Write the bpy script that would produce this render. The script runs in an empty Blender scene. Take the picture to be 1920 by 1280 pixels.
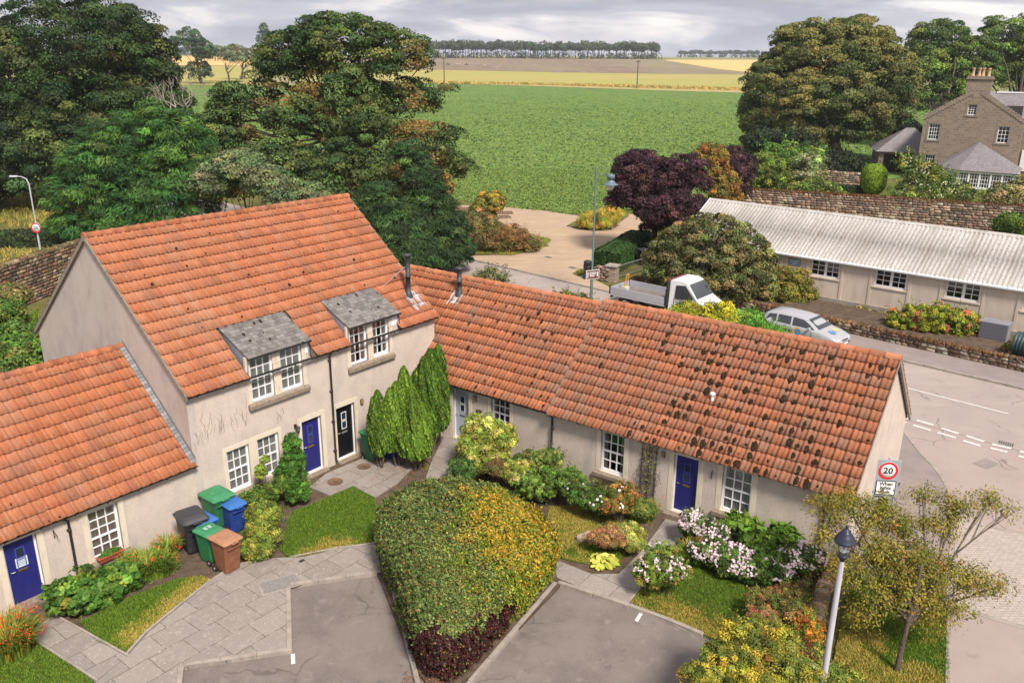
import bpy, bmesh, math, random
import numpy as np
from math import sin, cos, pi, radians, sqrt, atan2
from mathutils import Vector, Matrix
random.seed(7)
SC = bpy.context.scene
COL = SC.collection
# ---------------------------------------------------------------- camera
cam = bpy.data.cameras.new('camera'); camo = bpy.data.objects.new('camera', cam); COL.objects.link(camo)
cam.sensor_width = 36; cam.lens = 36.0*1580.39/1920; cam.clip_end = 12000; cam.clip_start = .1
PITCH, ROLL = .3264, .009
fw = Vector((0, cos(PITCH), -sin(PITCH))); up0 = Vector((0, sin(PITCH), cos(PITCH))); r0 = Vector((1, 0, 0))
rr = r0*cos(ROLL)+up0*sin(ROLL); uu = up0*cos(ROLL)-r0*sin(ROLL)
camo.matrix_world = Matrix(((rr.x, uu.x, -fw.x, 0), (rr.y, uu.y, -fw.y, 0), (rr.z, uu.z, -fw.z, 14.079), (0, 0, 0, 1)))
SC.camera = camo
SC.view_settings.view_transform = 'Standard'; SC.view_settings.look = 'None'
SC.view_settings.exposure = 0.55; SC.view_settings.gamma = 1
# ---------------------------------------------------------------- world: overcast Nishita sky with a broken cloud sheet
W = bpy.data.worlds.new('World'); SC.world = W; W.use_nodes = True
nt = W.node_tree; nt.nodes.clear()
def wn(t, **k):
    n = nt.nodes.new(t)
    for a, b in k.items(): setattr(n, a, b)
    return n
wout = wn('ShaderNodeOutputWorld'); bg = wn('ShaderNodeBackground')
sky = wn('ShaderNodeTexSky', sky_type='NISHITA', sun_disc=False); sky.sun_elevation = radians(52); sky.sun_rotation = radians(154)
sky.air_density = 1.2; sky.dust_density = 2.5
tc = wn('ShaderNodeTexCoord'); mp = wn('ShaderNodeMapping'); mp.inputs['Scale'].default_value = (1.0, 1.0, 5.0)
no = wn('ShaderNodeTexNoise'); no.inputs['Scale'].default_value = 5.2; no.inputs['Detail'].default_value = 7; no.inputs['Roughness'].default_value = .55; no.inputs['Distortion'].default_value = .5
cr = wn('ShaderNodeValToRGB'); e = cr.color_ramp.elements
e[0].position = .40; e[0].color = (4.5, 4.6, 5.5, 1); e[1].position = .64; e[1].color = (10.6, 10.0, 9.6, 1)
m_ = cr.color_ramp.elements.new(.52); m_.color = (6.1, 6.1, 6.8, 1)
mx = wn('ShaderNodeMix', data_type='RGBA'); mx.inputs[0].default_value = .93
nt.links.new(tc.outputs['Generated'], mp.inputs[0]); nt.links.new(mp.outputs[0], no.inputs['Vector']); nt.links.new(no.outputs[0], cr.inputs[0])
nt.links.new(sky.outputs[0], mx.inputs[6]); nt.links.new(cr.outputs[0], mx.inputs[7]); nt.links.new(mx.outputs[2], bg.inputs[0])
bg.inputs[1].default_value = .074; nt.links.new(bg.outputs[0], wout.inputs[0])
sl = bpy.data.lights.new('sun', 'SUN'); sl.energy = 3.9; sl.angle = radians(12); sl.color = (1, .92, .82)
so = bpy.data.objects.new('sun', sl); COL.objects.link(so)
az, el = radians(-64), radians(50)      # towards the viewer's right
sd = Vector((cos(az)*cos(el), sin(az)*cos(el), sin(el)))
so.rotation_euler = sd.to_track_quat('Z', 'Y').to_euler(); so.location = (0, 0, 40)
# ---------------------------------------------------------------- helpers
def lin(c):
    f = lambda x: (x/12.92 if x <= .04045 else ((x+.055)/1.055)**2.4)
    return tuple(f(v/255) for v in c)
def thing(name, label, cat, loc=(0, 0, 0), rz=0, group=None, kind=None):
    o = bpy.data.objects.new(name, None); COL.objects.link(o); o.empty_display_size = .2
    o.location = loc; o.rotation_euler = (0, 0, rz)
    return tag(o, label, cat, group, kind)
def tag(o, label=None, cat=None, group=None, kind=None):
    if label: o['label'] = label
    if cat: o['category'] = cat
    if group: o['group'] = group
    if kind: o['kind'] = kind
    return o
def link(name, me, mat, parent=None, label=None, loc=None, rz=None):
    o = bpy.data.objects.new(name, me); COL.objects.link(o)
    if mat:
        for m in (mat if isinstance(mat, (list, tuple)) else [mat]): me.materials.append(m)
    if parent: o.parent = parent
    if label: o['label'] = label
    if loc is not None: o.location = loc
    if rz is not None: o.rotation_euler = (0, 0, rz)
    return o
def copy_tree(o, loc, rz, label=None, parent=None):
    c = o.copy(); COL.objects.link(c); c.parent = parent
    if parent is None:
        c.location = loc; c.rotation_euler = (0, 0, rz)
        if label: c['label'] = label
    for ch in list(o.children): copy_tree(ch, None, None, None, c)
    return c
def mesh_np(name, V, F, cols=None, smooth=False):
    """F: list of (n,k) int arrays"""
    V = np.asarray(V, np.float32)
    if isinstance(F, np.ndarray): F = [F]
    me = bpy.data.meshes.new(name)
    me.vertices.add(len(V)); me.vertices.foreach_set('co', V.ravel())
    idx = np.concatenate([f.ravel() for f in F]).astype(np.int32)
    tot = np.concatenate([np.full(len(f), f.shape[1], np.int32) for f in F])
    st = np.concatenate([[0], np.cumsum(tot)[:-1]]).astype(np.int32)
    me.loops.add(len(idx)); me.loops.foreach_set('vertex_index', idx)
    me.polygons.add(len(tot)); me.polygons.foreach_set('loop_start', st); me.polygons.foreach_set('loop_total', tot)
    if smooth: me.polygons.foreach_set('use_smooth', np.ones(len(tot), bool))
    if cols is not None:
        a = me.attributes.new('Col', 'FLOAT_COLOR', 'FACE')
        cc = np.ones((len(tot), 4), np.float32); cc[:, :3] = cols; a.data.foreach_set('color', cc.ravel())
    me.update(calc_edges=True); return me
class MB:
    def __init__(s): s.v = []; s.f = []; s.c = []; s.sm = []; s.M = None; s.col = None
    def add(s, vs, fs, col=None, smooth=False):
        n = len(s.v)
        if s.M is not None: vs = [s.M @ Vector(v) for v in vs]
        s.v += [tuple(v) for v in vs]; s.f += [tuple(i+n for i in f) for f in fs]
        c = col or s.col or (1, 1, 1); s.c += [c]*len(fs); s.sm += [smooth]*len(fs); return s
    def box(s, x0, y0, z0, x1, y1, z1, col=None):
        v = [(x, y, z) for z in (z0, z1) for y in (y0, y1) for x in (x0, x1)]
        return s.add(v, [(0, 2, 3, 1), (4, 5, 7, 6), (0, 1, 5, 4), (2, 6, 7, 3), (0, 4, 6, 2), (1, 3, 7, 5)], col)
    def bar(s, a, b, w, h=None, col=None):
        a = Vector(a); b = Vector(b); h = h or w; d = (b-a).normalized()
        x = d.cross(Vector((0, 0, 1)));
        if x.length < .05: x = Vector((1, 0, 0))
        x.normalize(); y = x.cross(d)
        v = [p+x*(i*w/2)+y*(j*h/2) for p in (a, b) for i, j in ((-1, -1), (1, -1), (1, 1), (-1, 1))]
        return s.add(v, [(3, 2, 1, 0), (4, 5, 6, 7), (0, 1, 5, 4), (1, 2, 6, 5), (2, 3, 7, 6), (3, 0, 4, 7)], col)
    def tube(s, pts, rad, n=8, col=None, cap=True, smooth=True):
        pts = [Vector(p) for p in pts]
        if not hasattr(rad, '__len__'): rad = [rad]*len(pts)
        vs = []; pu = None
        for i, p in enumerate(pts):
            d = (pts[min(i+1, len(pts)-1)]-pts[max(i-1, 0)]).normalized()
            u = (pu - d*pu.dot(d)) if pu is not None else (d.orthogonal())
            if u.length < 1e-4: u = d.orthogonal()
            u.normalize(); pu = u; w = d.cross(u)
            vs += [p+(u*cos(2*pi*k/n)+w*sin(2*pi*k/n))*rad[i] for k in range(n)]
        fs = [(i*n+k, i*n+(k+1) % n, (i+1)*n+(k+1) % n, (i+1)*n+k) for i in range(len(pts)-1) for k in range(n)]
        s.add(vs, fs, col, smooth)
        if cap: s.add(vs[:n], [tuple(range(n))[::-1]], col); s.add(vs[-n:], [tuple(range(n))], col)
        return s
    def lathe(s, prof, n=16, c=(0, 0, 0), col=None, smooth=True):
        vs = [(c[0]+r*cos(2*pi*k/n), c[1]+r*sin(2*pi*k/n), c[2]+z) for r, z in prof for k in range(n)]
        fs = [(i*n+k, i*n+(k+1) % n, (i+1)*n+(k+1) % n, (i+1)*n+k) for i in range(len(prof)-1) for k in range(n)]
        return s.add(vs, fs, col, smooth)
    def prism(s, poly, z0, z1, col=None):
        n = len(poly); v = [(p[0], p[1], z0) for p in poly]+[(p[0], p[1], z1) for p in poly]
        return s.add(v, [tuple(range(n))[::-1], tuple(range(n, 2*n))]+[(i, (i+1) % n, n+(i+1) % n, n+i) for i in range(n)], col)
    def extr(s, prof, x0, x1, col=None):   # profile in (y,z), extruded along x
        n = len(prof); v = [(x0, p[0], p[1]) for p in prof]+[(x1, p[0], p[1]) for p in prof]
        return s.add(v, [tuple(range(n)), tuple(range(n, 2*n))[::-1]]+[(i, n+i, n+(i+1) % n, (i+1) % n) for i in range(n)], col)
    def build(s, name, mat, parent=None, label=None, bevel=0, loc=None, rz=None, fix=True):
        me = bpy.data.meshes.new(name); me.from_pydata(s.v, [], s.f)
        a = me.attributes.new('Col', 'FLOAT_COLOR', 'FACE'); a.data.foreach_set('color', np.array([(c[0], c[1], c[2], 1) for c in s.c], np.float32).ravel())
        me.polygons.foreach_set('use_smooth', s.sm)
        if fix or bevel:
            bm = bmesh.new(); bm.from_mesh(me)
            if fix: bmesh.ops.recalc_face_normals(bm, faces=bm.faces)
            if bevel:
                bmesh.ops.remove_doubles(bm, verts=bm.verts, dist=1e-5)
                bmesh.ops.bevel(bm, geom=[e for e in bm.edges if e.calc_face_angle(0) > .6], offset=bevel, segments=2, affect='EDGES', profile=.5)
            bm.to_mesh(me); bm.free()
        me.update(); return link(name, me, mat, parent, label, loc, rz)
# ---------------------------------------------------------------- materials
def mat(name, col=(.5, .5, .5), rough=.8, metal=0, attr=False, noise=None, bump=None, spec=.35, ramp=None, trans=0, extra=None):
    """noise=(scale, amount, col2): blends towards col2 by fractal noise; bump=(scale,strength,dist)"""
    m = bpy.data.materials.new(name); m.use_nodes = True; t = m.node_tree; N = t.nodes; Lk = t.links; b = N['Principled BSDF']
    b.inputs['Roughness'].default_value = rough; b.inputs['Metallic'].default_value = metal; b.inputs['Specular IOR Level'].default_value = spec
    tcn = N.new('ShaderNodeTexCoord'); co = tcn.outputs['Object']
    if attr:
        a = N.new('ShaderNodeAttribute'); a.attribute_name = 'Col'; cur = a.outputs['Color']
    else:
        r = N.new('ShaderNodeRGB'); r.outputs[0].default_value = (*col, 1); cur = r.outputs[0]
    for q in (noise or []):
        sc, lo, hi, c2 = q[:4]; st = q[4] if len(q) > 4 else (1, 1, 1)
        mpn = N.new('ShaderNodeMapping'); mpn.inputs['Scale'].default_value = st; Lk.new(co, mpn.inputs[0])
        n = N.new('ShaderNodeTexNoise'); n.inputs['Scale'].default_value = sc; n.inputs['Detail'].default_value = 6; n.inputs['Roughness'].default_value = .62
        Lk.new(mpn.outputs[0], n.inputs['Vector'])
        mr = N.new('ShaderNodeMapRange'); mr.inputs[1].default_value = lo; mr.inputs[2].default_value = hi; mr.clamp = True; Lk.new(n.outputs[0], mr.inputs[0])
        mm = N.new('ShaderNodeMix'); mm.data_type = 'RGBA'; Lk.new(mr.outputs[0], mm.inputs[0]); Lk.new(cur, mm.inputs[6]); mm.inputs[7].default_value = (*c2, 1); cur = mm.outputs[2]
        if len(q) > 5:
            mr.inputs[4].default_value = q[5]
    if extra: cur = extra(t, co, cur)
    Lk.new(cur, b.inputs['Base Color'])
    if bump:
        n = N.new('ShaderNodeTexNoise'); n.inputs['Scale'].default_value = bump[0]; n.inputs['Detail'].default_value = 5; Lk.new(co, n.inputs['Vector'])
        bp = N.new('ShaderNodeBump'); bp.inputs['Strength'].default_value = bump[1]; bp.inputs['Distance'].default_value = bump[2]
        Lk.new(n.outputs[0], bp.inputs['Height']); Lk.new(bp.outputs[0], b.inputs['Normal'])
    if trans:
        tr = N.new('ShaderNodeBsdfTranslucent'); Lk.new(cur, tr.inputs[0]); mxs = N.new('ShaderNodeMixShader'); mxs.inputs[0].default_value = trans
        Lk.new(b.outputs[0], mxs.inputs[1]); Lk.new(tr.outputs[0], mxs.inputs[2]); Lk.new(mxs.outputs[0], N['Material Output'].inputs[0])
    return m
def brickish(sx, sy, c1, c2, mortar, ms=.02, noise_c=None, off=.5, axis='XZ', rot=0):
    def f(t, co, cur):
        N = t.nodes; L = t.links
        if rot:
            mpr = N.new('ShaderNodeMapping'); mpr.inputs['Rotation'].default_value = (0, 0, -rot); L.new(co, mpr.inputs[0]); co = mpr.outputs[0]
        sp = N.new('ShaderNodeSeparateXYZ'); L.new(co, sp.inputs[0]); cb = N.new('ShaderNodeCombineXYZ')
        # distort a little so courses wander
        nz = N.new('ShaderNodeTexNoise'); nz.inputs['Scale'].default_value = 2.2; L.new(co, nz.inputs['Vector'])
        ad = N.new('ShaderNodeMath'); ad.operation = 'MULTIPLY_ADD'; ad.inputs[1].default_value = .12*sy; L.new(nz.outputs[0], ad.inputs[0]); L.new(sp.outputs[axis[1]], ad.inputs[2])
        L.new(sp.outputs[axis[0]], cb.inputs[0]); L.new(ad.outputs[0], cb.inputs[1])
        br = N.new('ShaderNodeTexBrick'); L.new(cb.outputs[0], br.inputs['Vector']); br.offset = off
        br.inputs['Color1'].default_value = (*c1, 1); br.inputs['Color2'].default_value = (*c2, 1); br.inputs['Mortar'].default_value = (*mortar, 1)
        br.inputs['Scale'].default_value = 1; br.inputs['Brick Width'].default_value = sx; br.inputs['Row Height'].default_value = sy; br.inputs['Mortar Size'].default_value = ms; br.inputs['Mortar Smooth'].default_value = .3; br.inputs['Bias'].default_value = 0
        cur = br.outputs[0]
        n = N.new('ShaderNodeTexNoise'); n.inputs['Scale'].default_value = 6; n.inputs['Detail'].default_value = 8; n.inputs['Roughness'].default_value = .7; L.new(co, n.inputs['Vector'])
        mr = N.new('ShaderNodeMapRange'); mr.inputs[1].default_value = .5; mr.inputs[2].default_value = .72; L.new(n.outputs[0], mr.inputs[0])
        mm = N.new('ShaderNodeMix'); mm.data_type = 'RGBA'; L.new(mr.outputs[0], mm.inputs[0]); L.new(cur, mm.inputs[6]); mm.inputs[7].default_value = (*(noise_c or c1), 1)
        n2 = N.new('ShaderNodeTexNoise'); n2.inputs['Scale'].default_value = 26; n2.inputs['Detail'].default_value = 3; L.new(co, n2.inputs['Vector']); mr2 = N.new('ShaderNodeMapRange'); mr2.inputs[1].default_value = .66; mr2.inputs[2].default_value = .70; L.new(n2.outputs[0], mr2.inputs[0])
        m2 = N.new('ShaderNodeMix'); m2.data_type = 'RGBA'; L.new(mr2.outputs[0], m2.inputs[0]); L.new(mm.outputs[2], m2.inputs[6]); m2.inputs[7].default_value = (.52, .49, .45, 1)
        return m2.outputs[2]
    return f
def cracks(t, co, cur):
    N = t.nodes; L = t.links; nz = N.new('ShaderNodeTexNoise'); nz.inputs['Scale'].default_value = 1.6; nz.inputs['Detail'].default_value = 5; L.new(co, nz.inputs['Vector']); ad = N.new('ShaderNodeMix'); ad.data_type = 'VECTOR'; ad.inputs[0].default_value = .35; L.new(co, ad.inputs[4]); L.new(nz.outputs[1], ad.inputs[5])
    vo = N.new('ShaderNodeTexVoronoi'); vo.feature = 'DISTANCE_TO_EDGE'; vo.inputs['Scale'].default_value = .55; L.new(ad.outputs[1], vo.inputs['Vector']); mr = N.new('ShaderNodeMapRange'); mr.inputs[1].default_value = .012; mr.inputs[2].default_value = .003; L.new(vo.outputs[0], mr.inputs[0])
    n2 = N.new('ShaderNodeTexNoise'); n2.inputs['Scale'].default_value = .4; L.new(co, n2.inputs['Vector']); m2 = N.new('ShaderNodeMapRange'); m2.inputs[1].default_value = .50; m2.inputs[2].default_value = .60; m2.inputs[4].default_value = .6; L.new(n2.outputs[0], m2.inputs[0]); mu = N.new('ShaderNodeMath'); mu.operation = 'MULTIPLY'; L.new(mr.outputs[0], mu.inputs[0]); L.new(m2.outputs[0], mu.inputs[1])
    mm = N.new('ShaderNodeMix'); mm.data_type = 'RGBA'; L.new(mu.outputs[0], mm.inputs[0]); L.new(cur, mm.inputs[6]); mm.inputs[7].default_value = (.08, .07, .06, 1); return mm.outputs[2]
M = {}
M['stem'] = mat('dry_stem', (.20, .16, .13), .95)
M['harl'] = mat('roughcast', (.64, .545, .475), .95, noise=[(1.2, .42, .62, (.56, .48, .425)), (3, .52, .72, (.47, .40, .35), (1, 1, .5), .5), (34, .50, .68, (.38, .32, .275)), (1.1, .55, .72, (.40, .36, .33), (1, 1, .3), .7)], bump=(45, .9, .02), spec=.15)
M['harl_grey'] = mat('grey_roughcast', (.55, .48, .44), .95, noise=[(1.6, .44, .68, (.44, .38, .35), (1, 1, .55)), (38, .56, .74, (.36, .31, .28)), (.8, .5, .7, (.58, .51, .45), (1, 1, .5))], bump=(45, .9, .02), spec=.15)  # greyer, slightly darker roughcast with mottling, for the tall house gable
M['margin'] = mat('cream_margin', (.66, .58, .47), .8, noise=[(5, .5, .75, (.50, .43, .35), (1, 1, .4))], bump=(20, .3, .01))
M['sill'] = mat('sandstone_sill', (.27, .21, .155), .95, noise=[(9, .45, .65, (.16, .13, .10)), (24, .6, .68, (.5, .47, .42))], bump=(20, .6, .01))
M['white'] = mat('white_paint', (.80, .80, .82), .45, noise=[(7, .55, .8, (.66, .65, .63))])
M['tile'] = mat('clay_tile', rough=.9, attr=True, noise=[(7, .52, .78, (.46, .29, .20), (1, 1, 1), .45), (1.1, .50, .70, (.25, .15, .105), (1, 1, 1), .45), (26, .58, .74, (.17, .10, .07), (1, 1, 1), .75), (60, .66, .74, (.60, .55, .45), (1, 1, 1), .5)], bump=(40, .35, .006), spec=.25)
M['moss'] = mat('dark_moss', (.024, .015, .009), 1, noise=[(18, .48, .66, (.07, .043, .022))], bump=(60, 1, .02), spec=.1)
M['slate'] = mat('slate_attr', rough=.8, attr=True, noise=[(11, .55, .72, (.30, .29, .26), (1, 1, 1), .6), (30, .62, .7, (.10, .085, .06))], bump=(30, .3, .005))
M['lead'] = mat('lead', (.28, .29, .36), .5, noise=[(6, .45, .7, (.20, .21, .25))])
M['gutter'] = mat('black_gutter', (.025, .024, .026), .45, noise=[(9, .5, .8, (.07, .065, .06))])
M['flue'] = mat('flue_metal', (.045, .05, .06), .5, metal=.2, noise=[(8, .5, .7, (.12, .12, .125))])
M['door_blue'] = mat('blue_door', (.018, .020, .15), .4, noise=[(3, .5, .8, (.025, .03, .18), (1, 1, .2))])
M['door_black'] = mat('black_door', (.008, .008, .010), .3)
M['door_grey'] = mat('grey_door', (.42, .47, .56), .45)
M['brass'] = mat('brass', (.50, .34, .12), .35, metal=.9)
M['steel'] = mat('steel', (.55, .55, .57), .4, metal=.8)
M['curtain'] = mat('net_curtain', (.34, .33, .32), .95, noise=[(9, .4, .7, (.20, .195, .19), (3, 3, .2))], trans=.2)
M['curtain_dark'] = mat('lined_curtain', (.15, .10, .085), .95, noise=[(9, .4, .7, (.26, .22, .19), (3, 3, .2))])
M['room'] = mat('room_dark', (.05, .045, .04), .95)
gl = bpy.data.materials.new('window_glass'); gl.use_nodes = True; t = gl.node_tree; t.nodes.clear()
o_ = t.nodes.new('ShaderNodeOutputMaterial'); tr = t.nodes.new('ShaderNodeBsdfTransparent'); tr.inputs[0].default_value = (.93, .95, .95, 1); g_ = t.nodes.new('ShaderNodeBsdfGlossy'); g_.inputs['Roughness'].default_value = .04; g_.inputs[0].default_value = (.7, .75, .8, 1)
ms_ = t.nodes.new('ShaderNodeMixShader'); fr = t.nodes.new('ShaderNodeLayerWeight'); fr.inputs[0].default_value = .35; pw = t.nodes.new('ShaderNodeMapRange'); pw.inputs[3].default_value = .10; pw.inputs[4].default_value = .60; t.links.new(fr.outputs['Facing'], pw.inputs[0])
t.links.new(pw.outputs[0], ms_.inputs[0]); t.links.new(tr.outputs[0], ms_.inputs[1]); t.links.new(g_.outputs[0], ms_.inputs[2]); t.links.new(ms_.outputs[0], o_.inputs[0]); M['glass'] = gl
def warm(t, co, cur):
    m_ = t.nodes.new('ShaderNodeMix'); m_.data_type = 'RGBA'; m_.blend_type = 'MULTIPLY'; m_.inputs[0].default_value = 1; m_.inputs[7].default_value = (1.22, 1.14, .92, 1); t.links.new(cur, m_.inputs[6]); return m_.outputs[2]
M['leaf'] = mat('leaf', rough=.65, attr=True, trans=.10, spec=.2, extra=warm)
M['gloss_leaf'] = mat('waxy_leaf', rough=.5, attr=True, trans=.06, spec=.25, extra=warm)
M['petal'] = mat('petal', rough=.7, attr=True, trans=.25)
M['bark'] = mat('bark', (.11, .085, .065), .95, noise=[(9, .45, .65, (.055, .045, .035), (1, 1, .3)), (20, .6, .7, (.22, .20, .17))], bump=(14, .8, .03))
M['pale_bark'] = mat('pale_bark', (.34, .29, .24), .95, noise=[(9, .45, .65, (.20, .16, .13), (1, 1, .3))], bump=(14, .6, .02))
M['rubble'] = mat('rubble_stone', (.3, .25, .2), .95, noise=[(1.6, .56, .70, (.10, .085, .05), (1, 1, 1), .8)], bump=(9, 1, .08), extra=None)
# ---------------------------------------------------------------- numpy noise
_rg = np.random.default_rng(11); _T = _rg.random((64, 64, 64)).astype(np.float32)
def vnoise(P, s=1.0):
    P = np.asarray(P)*s; i = np.floor(P).astype(int); f = P-i; f = f*f*(3-2*f); i &= 63; j = (i+1) & 63
    x0, y0, z0 = i.T; x1, y1, z1 = j.T; fx, fy, fz = f.T
    a = _T[x0, y0, z0]*(1-fx)+_T[x1, y0, z0]*fx; b = _T[x0, y1, z0]*(1-fx)+_T[x1, y1, z0]*fx
    c = _T[x0, y0, z1]*(1-fx)+_T[x1, y0, z1]*fx; d = _T[x0, y1, z1]*(1-fx)+_T[x1, y1, z1]*fx
    return (a*(1-fy)+b*fy)*(1-fz)+(c*(1-fy)+d*fy)*fz
def unit(A): return A/np.maximum(np.linalg.norm(A, axis=1, keepdims=True), 1e-9)
def leaves(P, Nn, size, aspect=.6, rng=None, tang=None, k=4):
    """flat kite/polygon leaves at P facing Nn; tang: long axis direction"""
    n = len(P); Nn = unit(Nn)
    if tang is None: tang = rng.normal(size=(n, 3))
    T = unit(tang-Nn*np.sum(tang*Nn, 1, keepdims=True)); B = np.cross(Nn, T)
    size = np.broadcast_to(np.asarray(size, float), (n,))[:, None]
    if k == 4:
        cs = [(-.5, 0), (.05, -.5*aspect), (.5, 0), (.05, .5*aspect)]
    elif k == 5:
        cs = [(.5*cos(a), .5*aspect*sin(a)) for a in [2*pi*i/5 for i in range(5)]]
    else:
        cs = [(.5*cos(a), .5*aspect*sin(a)) for a in [2*pi*i/k for i in range(k)]]
    V = np.stack([P+T*size*a+B*size*b for a, b in cs], 1).reshape(-1, 3)
    F = np.arange(n*len(cs)).reshape(n, len(cs)); return V, F
def pick(pal, w, n, rng, jit=.18):
    pal = np.array(pal, float); idx = rng.choice(len(pal), n, p=np.array(w)/sum(w)); c = pal[idx]
    return np.clip(c*(1+rng.normal(0, jit, (n, 1)))*(1+rng.normal(0, jit*.35, (n, 3))), .003, .95)
def rdir(n, rng): return unit(rng.normal(size=(n, 3)))
def crown(lobes, ncl, cr, nl, leaf, pal, w, seed, flat=.65, aspect=.6, low=-.45, zone=None, up=.5, tangmode=None, jit=.2, cj=.25, depth=(.78, 1.04), fill=.12, k=4, dense=.7):
    rng = np.random.default_rng(seed); L = np.array(lobes, float)
    ar = L[:, 3]*L[:, 5]+L[:, 4]*L[:, 5]+L[:, 3]*L[:, 4]; li = rng.choice(len(L), ncl*4, p=ar/ar.sum())
    d = rdir(len(li), rng); ok = d[:, 2] > low; d = d[ok]; li = li[ok]
    rad = rng.uniform(depth[0], depth[1], (len(li), 1)); C = L[li, :3]+d*L[li, 3:6]*rad
    ins = np.zeros(len(C), bool)
    for j in range(len(L)):
        q = np.sum(((C-L[j, :3])/L[j, 3:6])**2, 1); ins |= (q < .62) & (li != j)
    C = C[~ins][:ncl]; d = d[~ins][:ncl]; lr = L[li[~ins][:ncl], 3:6].mean(1)
    n = len(C); crs = cr*rng.uniform(.6, 1.35, n)
    if zone is not None: cc = zone(C, rng)
    else: cc = pick(pal, w, n, rng, cj)
    ci = np.repeat(np.arange(n), nl)
    q = unit(d[ci]*.55+np.array([0, 0, up])+rng.normal(size=(len(ci), 3))*.75)
    rr_ = crs[ci][:, None]*rng.uniform(dense, 1.05, (len(ci), 1))
    P = C[ci]+q*rr_*np.array([1, 1, flat]); Nn = q+rng.normal(size=(len(ci), 3))*.45
    tg = None
    if tangmode == 'droop': tg = d[ci]*1.0+np.array([0, 0, -.55])+rng.normal(size=(len(ci), 3))*.35
    if tangmode == 'up': tg = np.array([0, 0, 1.0])+d[ci]*.2+rng.normal(size=(len(ci), 3))*.18
    if tangmode == 'out': tg = d[ci]+rng.normal(size=(len(ci), 3))*.4
    col = np.clip(cc[ci]*(1+rng.normal(0, jit, (len(ci), 1))), .003, .95)
    nf = int(len(ci)*fill)
    if nf:
        lj = rng.choice(len(L), nf, p=ar/ar.sum()); dd = rdir(nf, rng)
        P2 = L[lj, :3]+dd*L[lj, 3:6]*rng.uniform(.45, .85, (nf, 1)); P = np.vstack([P, P2]); Nn = np.vstack([Nn, dd+rng.normal(size=(nf, 3))*.5])
        if tg is not None: tg = np.vstack([tg, rdir(nf, rng)])
        col = np.vstack([col, pick(pal, w, nf, rng, .2)])
    V, F = leaves(P, Nn, leaf*rng.uniform(.7, 1.3, len(P)), aspect, rng, tg, k)
    return V, F, col, C
def branches(mb, base, top, C, rng, r0=.3, n=14, wob=.08, rmin=.02, sides=6, start=(.3, .95)):
    base = Vector(base); top = Vector(top); L = (top-base).length
    mb.tube([base, base.lerp(top, .35)+Vector((rng.normal()*wob*L*.3, rng.normal()*wob*L*.3, 0)), base.lerp(top, .7)+Vector((rng.normal()*wob*L*.3, 0, 0)), top], [r0*1.25, r0, r0*.7, r0*.25], 9)
    if len(C) == 0: return
    for i in rng.choice(len(C), min(n, len(C)), replace=False):
        t_ = rng.uniform(*start); a = base.lerp(top, t_); b = Vector(C[i]); m = a.lerp(b, .5)+Vector(rng.normal(0, wob*L*.25, 3)); m.z += (b-a).length*.06
        r = max(rmin, r0*.42*(1-t_*.5)); mb.tube([a, m, b], [r, r*.6, rmin*.5], sides, cap=False)
G_ = lambda r, g, b: lin((r, g, b))

# ================================================================= SETTING
def terr(x, y):
    s = min(max((y-120)/980, 0), 1); return s*(13+.004*min(max(x, -600), 900))
def drape(name, poly, dz, m, label=None, parent=None, kind='structure', cell=70):
    bm = bmesh.new(); bm.faces.new([bm.verts.new((p[0], p[1], 0)) for p in poly])
    xs = [p[0] for p in poly]; ys = [p[1] for p in poly]
    def cut(no_, v):
        bmesh.ops.bisect_plane(bm, geom=bm.verts[:]+bm.edges[:]+bm.faces[:], plane_co=(v, v, 0), plane_no=no_, dist=1e-4)
    if max(ys) > 120:
        y = 120
        while y < min(max(ys), 1200): cut((0, 1, 0), y) if y > min(ys) else None; y += cell
        cut((0, 1, 0), 1100); x = -630
        while x < 980: cut((1, 0, 0), x) if min(xs) < x < max(xs) else None; x += cell
    bmesh.ops.triangulate(bm, faces=bm.faces)
    for v in bm.verts: v.co.z = terr(v.co.x, v.co.y)+dz
    bmesh.ops.recalc_face_normals(bm, faces=bm.faces)
    if sum(f.normal.z for f in bm.faces) < 0: bmesh.ops.reverse_faces(bm, faces=bm.faces)
    me = bpy.data.meshes.new(name); bm.to_mesh(me); bm.free()
    o = link(name, me, m, parent)
    if kind: o['kind'] = kind
    return o
def slab(name, poly, z0, z1, m, kind='structure', parent=None):
    mb = MB(); mb.prism([p[:2] for p in poly], z0, z1); o = mb.build(name, m, parent)
    if kind: o['kind'] = kind
    return o
M['soil'] = mat('earth', (.13, .095, .07), 1, spec=.04, noise=[(3, .42, .62, (.085, .06, .045)), (30, .58, .72, (.24, .18, .13))], bump=(22, .9, .04))
M['rough_grass'] = mat('rough_grass', (.115, .12, .035), 1, spec=.04, noise=[(.9, .42, .62, (.20, .165, .065)), (12, .5, .7, (.06, .08, .02))], bump=(25, 1, .05))
M['lawn'] = mat('lawn_base', (.085, .115, .022), 1, spec=.04, noise=[(1.3, .45, .62, (.15, .13, .045)), (20, .5, .7, (.045, .07, .014))], bump=(60, 1, .02))
M['tarmac'] = mat('court_tarmac', (.20, .168, .150), .92, extra=cracks, spec=.15, noise=[(.7, .42, .66, (.15, .125, .113)), (2.6, .56, .72, (.235, .20, .18)), (1.2, .62, .66, (.10, .085, .08), (1, 1, 1), .5), (90, .58, .68, (.34, .31, .29)), (90, .42, .30, (.08, .07, .07))], bump=(120, .5, .006))
M['road'] = mat('road_asphalt', (.33, .275, .25), .92, extra=cracks, noise=[(.5, .42, .66, (.29, .245, .225)), (.35, .5, .7, (.36, .30, .27), (.3, 2, 1)), (1.4, .60, .66, (.24, .205, .19), (1, 1, 1), .6), (90, .58, .70, (.45, .39, .36))], bump=(90, .3, .006))
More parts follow.
